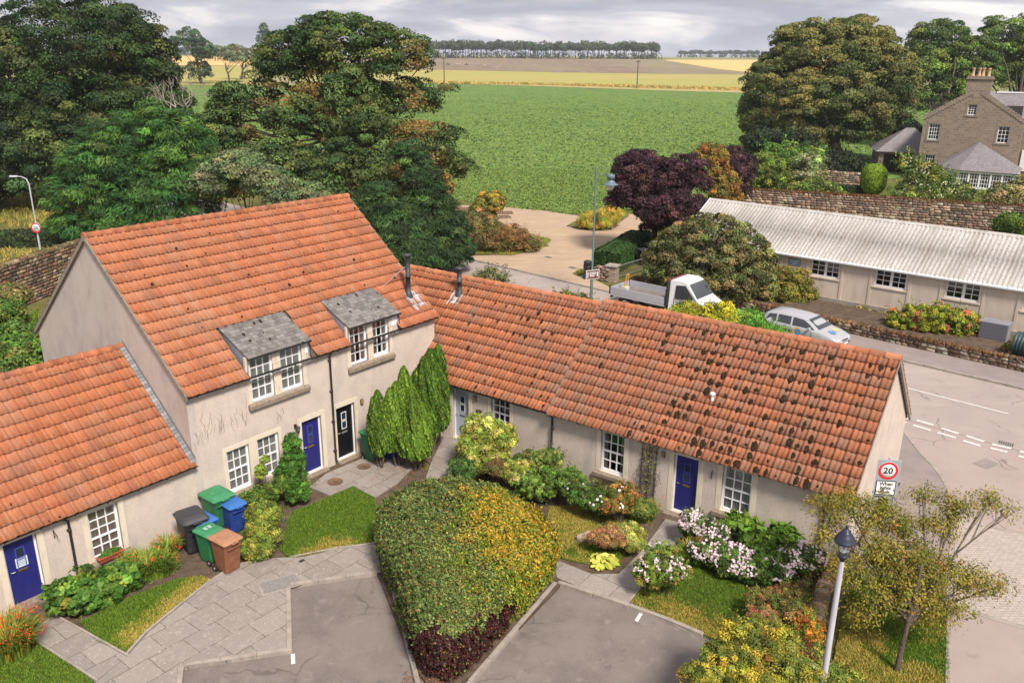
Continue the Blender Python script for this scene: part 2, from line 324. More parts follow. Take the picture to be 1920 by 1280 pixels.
M['sideroad'] = mat('side_road_asphalt', (.345, .275, .25), .92, extra=cracks, noise=[(.5, .42, .66, (.30, .245, .225)), (1.1, .60, .66, (.24, .20, .19), (1, 1, 1), .6), (80, .58, .70, (.45, .38, .35)), (80, .42, .30, (.24, .20, .19))], bump=(90, .4, .006))
M['foot'] = mat('footway', (.255, .21, .195), .92, noise=[(.9, .42, .66, (.21, .175, .165)), (80, .58, .70, (.33, .29, .27))], bump=(90, .4, .006))
M['kerb'] = mat('concrete_kerb', (.33, .285, .25), .9, noise=[(3, .45, .7, (.22, .19, .165)), (40, .6, .7, (.46, .42, .38))], bump=(40, .4, .01))
M['paint'] = mat('road_paint', (.66, .63, .60), .7, noise=[(22, .46, .66, (.42, .37, .34))])
M['dirt'] = mat('sandy_dirt', (.40, .295, .20), 1, spec=.04, noise=[(.25, .42, .66, (.36, .265, .205)), (1.1, .45, .75, (.47, .355, .25), (.3, 1, 1)), (5, .52, .72, (.31, .235, .17), (.3, 1, 1), .7), (30, .60, .70, (.26, .20, .15), (1, 1, 1), .6)], bump=(7, .5, .05))
def slabs_extra(t, co, cur): return brickish(.62, .62, (.29, .255, .235), (.235, .21, .195), (.095, .085, .07), .018, (.34, .30, .28))(t, co, cur)
for _n, _r in (('paving', .9), ('paving2', -.62)): M[_n] = mat(_n, (.3, .26, .24), .9, extra=brickish(.92, .76, (.285, .25, .225), (.225, .195, .175), (.12, .10, .08), .013, (.33, .295, .265), axis='XY', rot=_r), bump=(30, .4, .008), spec=.15)
M['blocks'] = mat('block_paving', (.3, .26, .24), .9, extra=brickish(.22, .11, (.40, .345, .31), (.35, .30, .27), (.26, .215, .19), .012, (.43, .37, .335), axis='XY'), bump=(30, .3, .006))
M['crop'] = mat('potato_crop', (.145, .215, .068), 1, spec=.02, noise=[(.07, .38, .66, (.17, .245, .06)), (.035, .5, .66, (.125, .205, .062), (.4, 1, 1)), (.9, .42, .6, (.11, .185, .055), (1, .35, 1)), (.22, .56, .7, (.16, .22, .055), (.25, 1.6, 1)), (.5, .42, .30, (.03, .06, .02), (.35, 1, 1))], bump=(2.2, 1, .35))
M['barley'] = mat('cut_grass_field', (.33, .31, .10), 1, spec=.04, noise=[(.03, .42, .62, (.38, .31, .12), (.3, 1, 1)), (.3, .5, .7, (.27, .27, .085), (.2, 1, 1))])
M['brownfield'] = mat('ploughed_field', (.20, .145, .115), 1, spec=.04, noise=[(.012, .42, .62, (.235, .205, .125), (1, .4, 1)), (.15, .5, .68, (.26, .20, .165), (1, .06, 1))])
M['gold'] = mat('ripe_barley', (.62, .42, .17), 1, spec=.04, noise=[(.04, .42, .62, (.56, .38, .17), (.3, 1, 1))])
M['verge'] = mat('dry_verge', (.40, .32, .16), 1, spec=.04, noise=[(.3, .42, .62, (.28, .26, .10))])
M['farland'] = mat('far_land', (.20, .22, .10), 1, spec=.04, noise=[(.004, .42, .60, (.34, .27, .14), (1, .3, 1)), (.01, .55, .68, (.11, .15, .07), (1, .3, 1))])
# ground sheet to the horizon
xs = [-9000, -3000]+list(range(-1050, 1121, 70))+[3000, 9000]; ys = [-60, 0, 50, 120]+list(range(190, 1100, 70))+[1100, 1600, 3000, 9000]
V = [(x, y, terr(x, y)-.03) for y in ys for x in xs]; nx = len(xs)
F = np.array([(j*nx+i, j*nx+i+1, (j+1)*nx+i+1, (j+1)*nx+i) for j in range(len(ys)-1) for i in range(nx-1)])
g = link('ground', mesh_np('ground', V, F), M['farland']); g['kind'] = 'structure'
drape('grass_ground', [(-200, -40), (200, -40), (200, 118), (90, 119), (-200, 119)], 0, M['rough_grass'])
# fields
crop = [(-6.51, 87.79), (-3.05, 83.98), (-0.12, 82.88), (3, 81.83), (5.67, 79.06), (7.44, 79.15), (16, 84), (40, 100), (75, 128), (140, 160), (84.5, 302.04), (51.21, 317.63), (15.57, 339.47), (-20.59, 360.41), (-74.43, 337.04), (-190, 330), (-150, 190), (-60, 98), (-30, 88)]
drape('potato_field', crop, .06, M['crop'])
drape('dry_field_margin', [(-39.85, 356.95), (-20.32, 355.69), (15.47, 337.24), (52.9, 316.18), (90.24, 299.75), (99.97, 332.67), (57.86, 346.45), (16.58, 362.07), (-21.3, 372.87), (-41.48, 371.73)], .12, M['verge'])
drape('pale_green_field', [(-84.35, 344.3), (-40.92, 366.67), (-21.15, 370.23), (16.48, 359.69), (57.49, 344.17), (105.95, 326.15), (160.43, 496.89), (82.66, 497.6), (23.28, 511.84), (-54.06, 545.15), (-130.98, 537.18)], .08, M['barley'])
drape('ploughed_field', [(-132.29, 542.63), (-54.28, 547.35), (23.36, 513.66), (82.95, 499.36), (136.26, 496.12), (132.37, 601.93), (152.96, 926.26), (20.73, 981.23), (-158.29, 996.42), (-235.42, 969.16)], .10, M['brownfield'])
drape('barley_field', [(155.9, 927.2), (139.15, 616.06), (141.59, 510.1), (179.84, 500.93), (349.84, 980.14), (252.12, 965.84)], .12, M['gold'])
drape('left_barley_field', [(-240.06, 599.87), (-176.01, 603.25), (-288.22, 990.76), (-396.03, 992.63)], .12, M['gold'])
drape('left_meadow', [(-131.77, 327.07), (-97.76, 332.95), (-172.09, 589.71), (-234.71, 586.41)], .13, M['barley'])
for i, (p, q, m_, dz) in enumerate([(((1250,113), (1340,128), (1426,136), (1426,139), (1335,131), (1235,114)), 0, 'brownfield', .2), (((1270,117), (1350,128), (1350,129), (1268,118)), 0, 'verge', .26)][:0]): pass
# distant low land rising on the left horizon
# court, paths and lawns (z: tarmac 0, paving .10)
drape('court_tarmac', [(-16, -10), (-7.602, 15.892), (-7.84, 16.697), (-5.38, 17.305), (-6.115, 20.067), (-3.902, 20.663), (-3.381, 20.749), (1.275, 20.56), (3.23, 19.243), (4.139, 18.667), (5.097, 18.036), (5.6, 16.8), (6.2, 16.0), (6.4, 10), (5, -10)], .004, M['tarmac'])
pav = MB(); PV = lambda *p: [q[:2] for q in p]
pav_poly = [(-7.825, 16.69), (-7.548, 15.779), (-9.909, 15.579), (-9.675, 16.172), (-9.348, 17.031), (-9.2, 17.94), (-8.744, 19.164), (-8.33, 20.267), (-7.904, 21.063), (-7.126, 21.323), (-6.057, 21.423), (-5.125, 21.863), (-3.944, 22.174), (-3.5, 20.9), (-3.774, 20.648), (-6.096, 20.024), (-5.376, 17.32)]
o = slab('paving', pav_poly, -.05, .10, M['paving']); 
slab('door_path', [(-12.268, 17.835), (-11.969, 18.615), (-9.348, 17.031), (-9.709, 16.19)], -.05, .096, M['paving'])
slab('entrance_paving', [(-6.876, 25.654), (-6.5, 26.633), (-5.3, 28.0), (-4.2, 29.4), (-3.278, 27.818), (-3.913, 25.975), (-4.527, 24.962), (-5.401, 25.757), (-6.064, 25.078)], -.05, .10, M['paving'])
slab('side_path', [(-2.5, 30.6), (-1.6, 30.0), (-2.109, 27.842), (-1.983, 26.012), (-2.994, 25.993), (-2.9, 27.5)], -.05, .10, M['paving2'])
slab('cottage_path', [(1.236, 21.484), (2.345, 20.69), (3.108, 20.702), (3.975, 21.954), (4.968, 23.756), (5.724, 23.348), (4.568, 21.678), (3.43, 19.7), (3.15, 19.221), (1.344, 20.467)], -.05, .10, M['paving2'])
def kerb(name, pts, w=.12, z=.125, side=1):
    mb = MB()
    for i in range(len(pts)-1):
        a = Vector((*pts[i][:2], 0)); b = Vector((*pts[i+1][:2], 0)); L = (b-a).length; n = max(1, round(L/.9)); d = (b-a)/n; nn = Vector((-d.y, d.x, 0)).normalized()*w*side
        for k in range(n):
            p = a+d*(k+.006*(k > 0)); q = a+d*(k+1-.012*(k < n-1)); mb.prism([(p.x, p.y), (q.x, q.y), (q.x+nn.x, q.y+nn.y), (p.x+nn.x, p.y+nn.y)], -.05, z+.002*(k % 3), None)
    o = mb.build(name, M['kerb'], bevel=.012); o['kind'] = 'structure'; return o
kerb('kerb', [(-7.602, 15.892, 0), (-7.84, 16.697, 0), (-5.38, 17.305, 0), (-6.096, 19.993, 0), (-3.894, 20.611, 0), (-3.53, 20.721, 0)], side=1)
kerb('kerb', [(-3.522, 20.669, 0), (-2.804, 18.265, 0), (-2.181, 16.135, 0), (-2.55, 15.0)], side=1)
kerb('kerb', [(-1.2, 15.0), (-0.871, 16.24, 0), (1.335, 20.23, 0)], side=1)
kerb('kerb', [(1.335, 20.23, 0), (3.224, 19.197, -0), (4.132, 18.623, 0), (4.933, 18.034, 0)], side=1)
# lawns: soil sheet + base turf
def lawn(name, poly, z=.085): return slab(name, poly, -.05, z, M['lawn'])
lawn1 = [(-11.135, 18.341), (-10.198, 17.514), (-9.415, 17.186), (-9.284, 18.045), (-8.833, 19.209), (-8.405, 20.266), (-8.766, 20.44), (-9.373, 20.251), (-10.247, 19.496)]
lawn2 = [(-6.855, 21.778), (-6.433, 21.361), (-6.07, 21.479), (-5.136, 21.921), (-3.953, 22.233), (-3.6, 22.0), (-4.527, 24.962), (-5.424, 25.681), (-6.049, 25.006), (-7.083, 23.944)]
lawn3 = [(1.272, 24.432), (2.336, 24.625), (3.299, 23.793), (3.855, 22.846), (3.155, 21.102), (2.385, 21.145), (1.163, 21.623), (.9, 21.5)]
lawn4 = [(3.521, 19.823), (4.553, 21.124), (5.797, 21.144), (6.846, 19.872), (7.373, 18.714), (5.914, 17.432), (5.048, 18.033), (4.203, 18.668), (3.231, 19.292)]
lawn5 = [(-12.931, 17.178), (-12.084, 17.796), (-9.771, 16.189), (-9.667, 15.582), (-12.5, 15)]
verge_poly = [(9.367, 19.91), (10.366, 20.554), (12.427, 20.586), (10.35, 16.179), (10.3, 13), (8.2, 13), (7.842, 16.877)]
# soil beds under everything (one sheet per garden)
slab('garden_bed', [(-14.5, 16.5), (-12.15, 15.835), (-9.405, 16.043), (-9.432, 17.192), (-8.39, 20.412), (-7.961, 21.214), (-5.081, 22.021), (-3.6, 21), (-2.9, 27), (-5.6, 28.3), (-9.75, 23.15)], -.05, .05, M['soil'])
slab('garden_bed', [(-3.7, 28.5), (-2.9, 27.5), (-1.3, 25.8), (1.25, 20.55), (1.344, 20.407), (3.245, 19.36), (4.158, 18.779), (5.042, 18.162), (5.5, 16.9), (6.3, 15.8), (7.445, 16.257), (9.6, 21.0), (1.4, 26.9), (-3.6, 30.5)], -.05, .05, M['soil'])
for nm, p in (('lawn', lawn1), ('lawn', lawn2), ('lawn', lawn3), ('lawn', lawn4), ('lawn', lawn5), ('verge', verge_poly)): lawn(nm, p)
# ---------------------------------------------------------------- main road, side road, footways
K0 = Vector((-2.75, 59.55)); KD = Vector((.7298, -.6836)); KN = Vector((.6836, .7298))       # far kerb line of the road
def kr(s, d): p = K0+KD*s+KN*d; return (p.x, p.y)
drape('main_road', [kr(-70, -7.1), kr(24.5, -7.1), kr(60, -7.1), kr(60, 0), kr(-70, 0)], .012, M['road'])
sr = [kr(24.8, -7.12), (15.675, 30.647), (15.464, 28.836), (15.433, 27.618), (15.31, 26.641), (15.047, 25.607), (13.861, 23.022), (12.28, 19.972), (10.45, 16.295), (9.0, 10), (7, -10), (40, -10), kr(60, -7.12)]
drape('side_road', sr, .008, M['sideroad'])
kerb('kerb', sr[1:10], w=.13, z=.11, side=-1)
slab('footway', [kr(-40, -7.2), kr(24.4, -7.2), sr[1], sr[2], sr[3], sr[4], sr[5], sr[6], sr[7], (10.284, 20.315), (9.539, 20.95), (9.75, 21.3), (13.6, 26.3), kr(18, -9.2), kr(-40, -9.2)], -.05, .095, M['foot'])
slab('far_footway', [kr(12, .14), kr(60, .14), kr(60, 2.3), kr(12, 2.3)], -.05, .10, M['foot'])
kerb('kerb', [kr(-6, 0), kr(60, 0)], w=.13, z=.115, side=1)
slab('block_paved_ramp', [(14.49, 24.024), (16.161, 23.09), (30, 18.6), (28, 14), (13.501, 18.467), (12.813, 18.898), (12.049, 19.39), (13.858, 22.99)], -.03, .020, M['blocks'])
kerb('flush_kerb', [(14.527, 24.091, 0), (15.361, 23.615, 0), (16.202, 23.154, 0), (30, 18.7)], w=.16, z=.03, side=-1)
kerb('flush_kerb', [(12.054, 19.394, 0), (12.819, 18.902, 0), (13.507, 18.472, 0), (28, 13.9)], w=.16, z=.03, side=1)
def dash(pts, name='road_marking', z=.017, lab=None):
    o = drape(name, pts, z, M['paint']); return o
def line(a, b, w, name='road_marking', z=.018):
    a = Vector(a[:2]); b = Vector(b[:2]); n = (b-a).orthogonal().normalized()*w/2; return dash([a-n, b-n, b+n, a+n], name, z)
line((17.915, 35.476, 0), (20.912, 32.664, 0), .10)
for a, b in (((1720,784), (1751,800)),): pass
for (u0, v0, u1, v1) in [(1719,789,1751,799), (1712,798,1746,807)]: pass
line((16.715, 31.914, 0), (17.176, 31.447, 0), .16); line((16.343, 31.429, 0), (16.823, 30.924, 0), .16)
line((17.354, 31.14, 0), (17.795, 30.642, 0), .16); line((17.007, 30.725, 0), (17.489, 30.24, -0), .16)
line((18.014, 30.447, -0), (18.433, 29.92, -0), .16); line((17.662, 30, -0), (18.085, 29.534, -0), .16)
line((18.619, 29.686, 0), (19.159, 29.322, 0), .16); line((18.379, 29.353, -0), (18.835, 28.995, 0), .16)
line((19.358, 29.096, 0), (19.869, 28.656, 0), .16); line((19.084, 28.685, 0), (19.532, 28.253, 0), .16)
line((16.344, 32.122, 0), (16.43, 32.015, -0), .16); line((16.068, 31.793, 0), (16.13, 31.635, 0), .16)
line((-5.362, 17.286, -0), (-5.258, 16.92, 0), .10, 'bay_marking'); line((3.515, 19.017, 0), (3.34, 18.678, 0), .10, 'bay_marking')
# dirt yard and track
drape('dirt_track', [kr(-2, .14), (-0.06, 61.74), (2.85, 64.84), (1.67, 68.26), (-3.13, 79.19), (-5.39, 83.23), (-3.03, 83.36), (-0.12, 82.27), (2.96, 80.63), (5.63, 78.48), (7.69, 76.42), (10.98, 79.32), (13.17, 77.24), (11.99, 69.81), (8.95, 63.56), (6.51, 59.59), (5.17, 55.21), (6.71, 51.46), kr(12, .14)], .035, M['dirt'])
drape('grass_mound', [(4.66, 72.97), (7.48, 79.7), (10.03, 84.38), (10.87, 78.48), (9.4, 74.46), (6.93, 70.71)], .09, M['rough_grass'])
drape('grass_verge', [(-5.39, 83.23), (-3.11, 78.6), (1.04, 69.77), (3.12, 67.28), (2.19, 63.67), (-0.06, 61.38), kr(-3, .3), kr(-22, .3), (-25, 75)], .045, M['rough_grass'])
slab('hall_garden_soil', [kr(15, 2.55), kr(60, 2.55), kr(60, 7.5), kr(10, 7.5)], -.05, .12, M['soil'])
drape('house_garden_lawn', [(28.68, 87.69), (43.33, 81.53), (50, 76.38), (80, 90), (52, 105), (37.06, 98.75)], .02, M['lawn'])
# second road beyond the left-hand field
drape('side_road', [(-75, 99), (-38, 87), (-36, 91), (-75, 104)], .03, M['road'])
# drain covers and worn dark strip
M['rust'] = mat('rust_cover', (.17, .10, .065), .9, noise=[(20, .45, .65, (.10, .065, .05))])
def cover(name, label, u, x, y, r, mt='rust', z=.11, sq=False, rz=0, grp=None):
    t = thing(name, label, 'drain cover', (x, y, z), rz, grp)
    mb = MB(); 
    if sq:
        mb.box(-r, -r*.7, 0, r, r*.7, .008); fr = mb.build('frame', M['kerb'], t)
        mb = MB()
        for i in range(7): mb.box(-r*.86+i*r*.27, -r*.55, .008, -r*.86+i*r*.27+r*.14, r*.55, .014)
        mb.build('grate', M['gutter'], t)
    else:
        mb.lathe([(0, .004), (r*.86, .004), (r*.88, .012), (r, .012), (r, 0)], 24); mb.build('rim', M[mt], t)
        mb = MB(); mb.box(-r*.3, -.02, .0045, r*.3, .02, .010); mb.build('key_slot', M['gutter'], t)
    return t
cover('manhole_cover', 'round rust-brown cover in the paving below the blue door of the two-storey house', 0, -6.06, 26.006, .27, z=.10)
cover('manhole_cover', 'round rust-brown cover in the paving below the black door', 0, -5.261, 27.175, .25, z=.10)
cover('drain_grate', 'iron drain grate between the give-way dashes', 0, 19.188, 29.745, .28, z=.014, sq=True, rz=-.66)
cover('drain_grate', 'dark drain grate in the sandy track nearest the litter bin', 0, 4.222, 57.711, .32, z=.04, sq=True, rz=-.75)
cover('drain_grate', 'small drain grate farther up the sandy track', 0, 2.623, 60.954, .28, z=.04, sq=True, rz=-.75)
sc_ = thing('inspection_cover', 'square two-part cover set flush in the side road asphalt', 'drain cover', (17.505, 28.017, 0.012), .55); mb = MB(); mb.box(-.42, -.3, 0, .42, .3, .006); mb.build('frame', M['kerb'], sc_); mb = MB(); mb.add([(-.39, -.27, .008), (.36, -.27, .008), (-.39, .25, .008)], [(0, 1, 2)]); mb.add([(.39, .27, .008), (-.36, .27, .008), (.39, -.25, .008)], [(0, 1, 2)]); mb.build('plates', M['foot'], sc_, fix=False)
sc_ = thing('stopcock_cover', 'small dark cover in the top edge of the paving near the lawn', 'drain cover', (-6.066, 21.2, 0.101), .9); mb = MB(); mb.box(-.11, -.08, 0, .11, .08, .006); mb.build('frame', M['kerb'], sc_); mb = MB(); mb.box(-.09, -.06, .006, .09, .06, .009); mb.build('lid', M['gutter'], sc_)
ic = thing('inspection_cover', 'rectangular grey inspection cover set into the paving flags beside the bins', 'drain cover', (-6.405, 20.068, 0.101), .5)
mb = MB(); mb.box(-.55, -.33, 0, .55, .33, .006); mb.build('frame', M['kerb'], ic); mb = MB(); mb.box(-.50, -.28, .006, .50, .28, .010); mb.build('lid', mat('cover_lid', (.20, .18, .17), .8, noise=[(20, .5, .7, (.3, .28, .27))]), ic)

def edging(pts, w=.06):
    kerb('edging', pts, w=w, z=.118)
edging([(-9.382, 17.109, 0.1), (-9.25, 17.961, 0.1), (-8.807, 19.139, 0.1), (-8.358, 20.216, 0.1), (-7.887, 21.01, 0.1)]); edging([(-11.969, 18.615, 0.1), (-9.356, 17.051, 0.1)]); edging([(-12.245, 17.794, 0.1), (-9.7, 16.172, 0.1)])
edging([(-6.44, 21.389, 0.1), (-5.13, 21.892, 0.1), (-3.949, 22.204, 0.1)]); edging([(3.15, 19.221, 0.1), (3.521, 19.823, 0.1), (4.647, 21.679, 0.1)])

# ================================================================= BUILDINGS
def holed(mb, x0, x1, z0, z1, holes, y=0.0, t=.22, col=None):
    """wall panel in the xz plane, front at y facing -y, with real openings"""
    X = sorted({x0, x1, *[h[0] for h in holes], *[h[1] for h in holes]}); Z = sorted({z0, z1, *[h[2] for h in holes], *[h[3] for h in holes]})
    X = [x for x in X if x0 <= x <= x1]; Z = [z for z in Z if z0 <= z <= z1]
    inh = lambda x, z: any(h[0] < x < h[1] and h[2] < z < h[3] for h in holes)
    for i in range(len(X)-1):
        for j in range(len(Z)-1):
            if inh((X[i]+X[i+1])/2, (Z[j]+Z[j+1])/2): continue
            a, b, c, d = X[i], X[i+1], Z[j], Z[j+1]
            mb.add([(a, y, c), (b, y, c), (b, y, d), (a, y, d)], [(0, 1, 2, 3)], col); mb.add([(a, y+t, c), (b, y+t, c), (b, y+t, d), (a, y+t, d)], [(3, 2, 1, 0)], col)
    for a, b, c, d in holes:
        d2 = min(d, z1)
        mb.add([(a, y, c), (a, y, d2), (a, y+t, d2), (a, y+t, c)], [(0, 1, 2, 3)], col); mb.add([(b, y, c), (b, y, d2), (b, y+t, d2), (b, y+t, c)], [(3, 2, 1, 0)], col)
        mb.add([(a, y, c), (b, y, c), (b, y+t, c), (a, y+t, c)], [(3, 2, 1, 0)], col)
        if d < z1: mb.add([(a, y, d), (b, y, d), (b, y+t, d), (a, y+t, d)], [(0, 1, 2, 3)], col)
def gable(mb, x0, x1, D, he, hr, z0=0, col=None, yo=0):
    p = [(yo, z0), (D-yo, z0), (D-yo, he), (D/2, hr), (yo, he)]; mb.extr(p, x0, x1, col)
def sash(par, x0, x1, z0, z1, y=.10, nx=3, rows=(2, 2), curtain='curtain', fw=.068, bar=.036, name='window', glassy=True, cs=1.0, bottom=.085):
    mb = MB(); zm = z0+bottom+(z1-z0-bottom-fw)*(rows[0]/sum(rows)) if len(rows) > 1 else None
    mb.box(x0, y, z0, x0+fw, y+.06, z1); mb.box(x1-fw, y, z0, x1, y+.06, z1); mb.box(x0+fw, y, z1-fw, x1-fw, y+.06, z1); mb.box(x0+fw, y-.015, z0, x1-fw, y+.06, z0+bottom)
    a, b = x0+fw, x1-fw
    segs = [(z0+bottom, (zm if zm else z1-fw), rows[0], y+.002)]
    if zm: segs.append((zm, z1-fw, rows[1], y+.026)); mb.box(a, y-.004, zm-.024, b, y+.056, zm+.024)
    for c, d, n, yy in segs:
        for i in range(1, nx): xx = a+(b-a)*i/nx; mb.box(xx-bar/2, yy, c, xx+bar/2, yy+.026, d)
        for j in range(1, n): zz = c+(d-c)*j/n; mb.box(a, yy+.003, zz-bar/2, b, yy+.023, zz+bar/2)
    w = mb.build(name, M['white'], par)
    g = MB(); g.add([(a, y+.030, z0+.03), (b, y+.030, z0+.03), (b, y+.030, z1-.03), (a, y+.030, z1-.03)], [(0, 1, 2, 3)]); g.build('glass', M['glass'], w, fix=False)
    if curtain:
        cm = MB(); n = 36; ru = random.Random(int(x0*100+z0*7)); ph = ru.random()*6
        rngs = [(a, b)] if cs >= 1 else [(a, a+(b-a)*cs/2), (b-(b-a)*cs/2, b)]
        for p, q in rngs:
            pts = [(p+(q-p)*i/n, y+.050+.010*sin(i*1.25+ph)+.005*sin(i*2.9)) for i in range(n+1)]
            cm.add([(u, v, z0+.04) for u, v in pts]+[(u, v, z1-.02) for u, v in pts], [(i, i+1, n+2+i, n+1+i) for i in range(n)], smooth=True)
        cm.build('curtain', M[curtain], w, fix=False)
    return w
def surround(mb, x0, x1, z0, z1, w=.15, head=None, base=True, p=.012, lo=None):
    head = head or w; lo = z0 if lo is None else lo
    mb.box(x0-w, -p, lo, x0, .09, z1); mb.box(x1, -p, lo, x1+w, .09, z1); mb.box(x0-w, -p-.002, z1, x1+w, .09, z1+head)
def door(par, x0, x1, z0, z1, m, y=.12, label=None, plate=(.5, 1.03), frame='white', knocker=False, notice=False, panes=2):
    W_ = x1-x0; mb = MB(); mb.box(x0, y-.03, z0, x0+.05, y+.06, z1); mb.box(x1-.05, y-.03, z0, x1, y+.06, z1); mb.box(x0+.05, y-.03, z1-.05, x1-.05, y+.06, z1)
    fr = mb.build('door_frame', M[frame], par)
    a, b = x0+.05, x1-.05; mb = MB(); mb.box(a, y, z0+.02, b, y+.045, z1-.05)
    for i in range(1, 7): xx = a+(b-a)*i/7; mb.box(xx-.003, y-.0035, z0+.1, xx+.003, y, z1-.12)
    d = mb.build('door', M[m], par, label)
    mb = MB(); cx = a+(b-a)*.5; zz = z1-.05-.28
    for k in range(panes):
        for s_ in (-1, 1): mb.box(cx+s_*.105-.012, y-.014, zz-.24-k*.34, cx+s_*.105+.012, y-.004, zz+.02-k*.34)
        mb.box(cx-.117, y-.0145, zz+.02-k*.34, cx+.117, y-.004, zz+.045-k*.34); mb.box(cx-.117, y-.0145, zz-.265-k*.34, cx+.117, y-.004, zz-.24-k*.34)
    mb.build('pane_trim', M['white'] if m != 'door_blue' else M['door_trim'], d)
    mb = MB()
    for k in range(panes): mb.box(cx-.093, y-.009, zz-.24-k*.34, cx+.093, y-.003, zz+.02-k*.34)
    mb.build('door_glass', M['pane_dark'], d)
    mb = MB(); mb.box(cx-.13, y-.018, z0+.98-.035, cx+.13, y-.004, z0+.98+.035); mb.box(cx-.10, y-.024, z0+.98-.012, cx+.10, y-.018, z0+.98+.012); mb.build('letterbox', M['brass'] if m == 'door_blue' else M['steel'], d)
    mb = MB(); mb.tube([(a+.07, y-.005, z0+1.02), (a+.07, y-.055, z0+1.02), (a+.17, y-.055, z0+1.02)], .011, 6); mb.build('handle', M['steel'], d)
    mb = MB(); mb.box(a, y-.035, z0, b, y-.001, z0+.045); mb.build('weather_bar', M['white'], d)
    if notice:
        mb = MB(); mb.box(cx-.15, y-.012, z0+1.08, cx+.15, y-.008, z0+1.36); n_ = mb.build('notice', M['paper'], d); mb = MB(); ru = random.Random(3)
        for r in range(6):
            x = cx-.125
            while x < cx+.09: w_ = ru.uniform(.02, .06); mb.box(x, y-.0145, z0+1.325-r*.04, x+w_, y-.0125, z0+1.338-r*.04); x += w_+.012
        mb.build('notice_text', M['ink'], d)
    return d
M['door_trim'] = mat('blue_trim', (.06, .075, .36), .4); M['pane_dark'] = mat('door_pane', (.02, .03, .06), .08, spec=.8)
M['paper'] = mat('paper', (.62, .70, .80), .8); M['ink'] = mat('ink', (.04, .05, .12), .8)
M['tile_back'] = mat('roof_deck', (.10, .075, .06), .95); M['mortar'] = mat('verge_mortar', (.30, .26, .22), .95, noise=[(8, .45, .7, (.17, .14, .11))], bump=(25, .6, .01))
def tiles(name, par, s0, s1, d0, z0, d1, z1, nc, pal, w, seed, holes=(), cw=.30, lift=0.0, lip=.045, mt='tile', zonefn=None, jag=.006):
    rng = np.random.default_rng(seed); n_ = max(1, round((s1-s0)/cw)); cw = (s1-s0)/n_; sg = 1 if d1 > d0 else -1
    e = np.array([d1-d0, z1-z0]); Ls = np.linalg.norm(e); e = e/Ls; nn = np.array([-e[1]*sg, e[0]*sg]);
    if nn[1] < 0: nn = -nn
    K = 12; u = np.linspace(0, 1, K+1); h = .062*np.maximum(0, np.cos(2*pi*(u-.12)))**.8+.030*np.maximum(0, np.cos(2*pi*(u-.60)))**1.4; h[-1] = h[0]
    Vs, Fs, Cs = [], [], []; b = 0; g = Ls/nc
    for i in range(nc):
        for k in range(n_):
            sc = s0+(k+.5)*cw; dc = (d0+e[0]*g*(i+.5))
            if any(a_ < sc < b_ and c_ < dc < d_ for a_, b_, c_, d_ in holes): continue
            j = rng.normal(0, jag, 4); t0 = i*g+j[0]*.8; t1 = (i+1)*g+.04; x = s0+(k+u)*cw+j[1]*.4
            lo = lift+.058+j[2]*.5; hi = lift+.006
            def row(t_, off, hh): q = (off+hh)[:, None]*nn[None]; return np.column_stack([x, d0+e[0]*t_+q[:, 0], z0+e[1]*t_+q[:, 1]])
            R = [row(t0+.004, lo-.020, h), row(t0, lo, h), row(t1, hi, h)]
            Vs.append(np.vstack(R)); K1 = K+1
            for r in range(2): Fs.append(np.array([(b+r*K1+q, b+r*K1+q+1, b+(r+1)*K1+q+1, b+(r+1)*K1+q) for q in range(K)]))
            if zonefn: c = zonefn(sc, (i+.5)/nc, rng)
            else: c = pick(pal, w, 1, rng, .04)[0]
            Cs.append(np.tile(c, (2*K, 1))); b += 3*K1
    V = np.vstack(Vs); F = np.vstack(Fs)
    if sg < 0: F = F[:, ::-1]
    return link(name, mesh_np(name, V, F, np.vstack(Cs), smooth=True), M[mt], par)
def ridge(par, s0, s1, d, z, pal, seed, L=.45, r=.125):
    rng = np.random.default_rng(seed); mb = MB(); n = round((s1-s0)/L); L = (s1-s0)/n; c = list(pick(pal, [1]*len(pal), n, rng, .10))
    for i in range(n):
        a = s0+i*L; dz = rng.normal(0, .004); P = []
        for x, q in ((a, r+.016), (a+.07, r+.018), (a+.075, r), (a+L+.01, r-.004)):
            P += [(x, d+q*sin(t_), z-.035+dz+q*cos(t_)) for t_ in np.linspace(-1.75, 1.75, 10)]
        mb.add(P, [(j*10+k, j*10+k+1, (j+1)*10+k+1, (j+1)*10+k) for j in range(3) for k in range(9)], tuple(c[i]), True)
        mb.add([P[k] for k in range(10)], [tuple(range(10))], tuple(c[i]))
    mb.add([P[30+k] for k in range(10)], [tuple(range(10))[::-1]], tuple(c[-1]))
    return mb.build('ridge_tiles', M['tile'], par, fix=False)
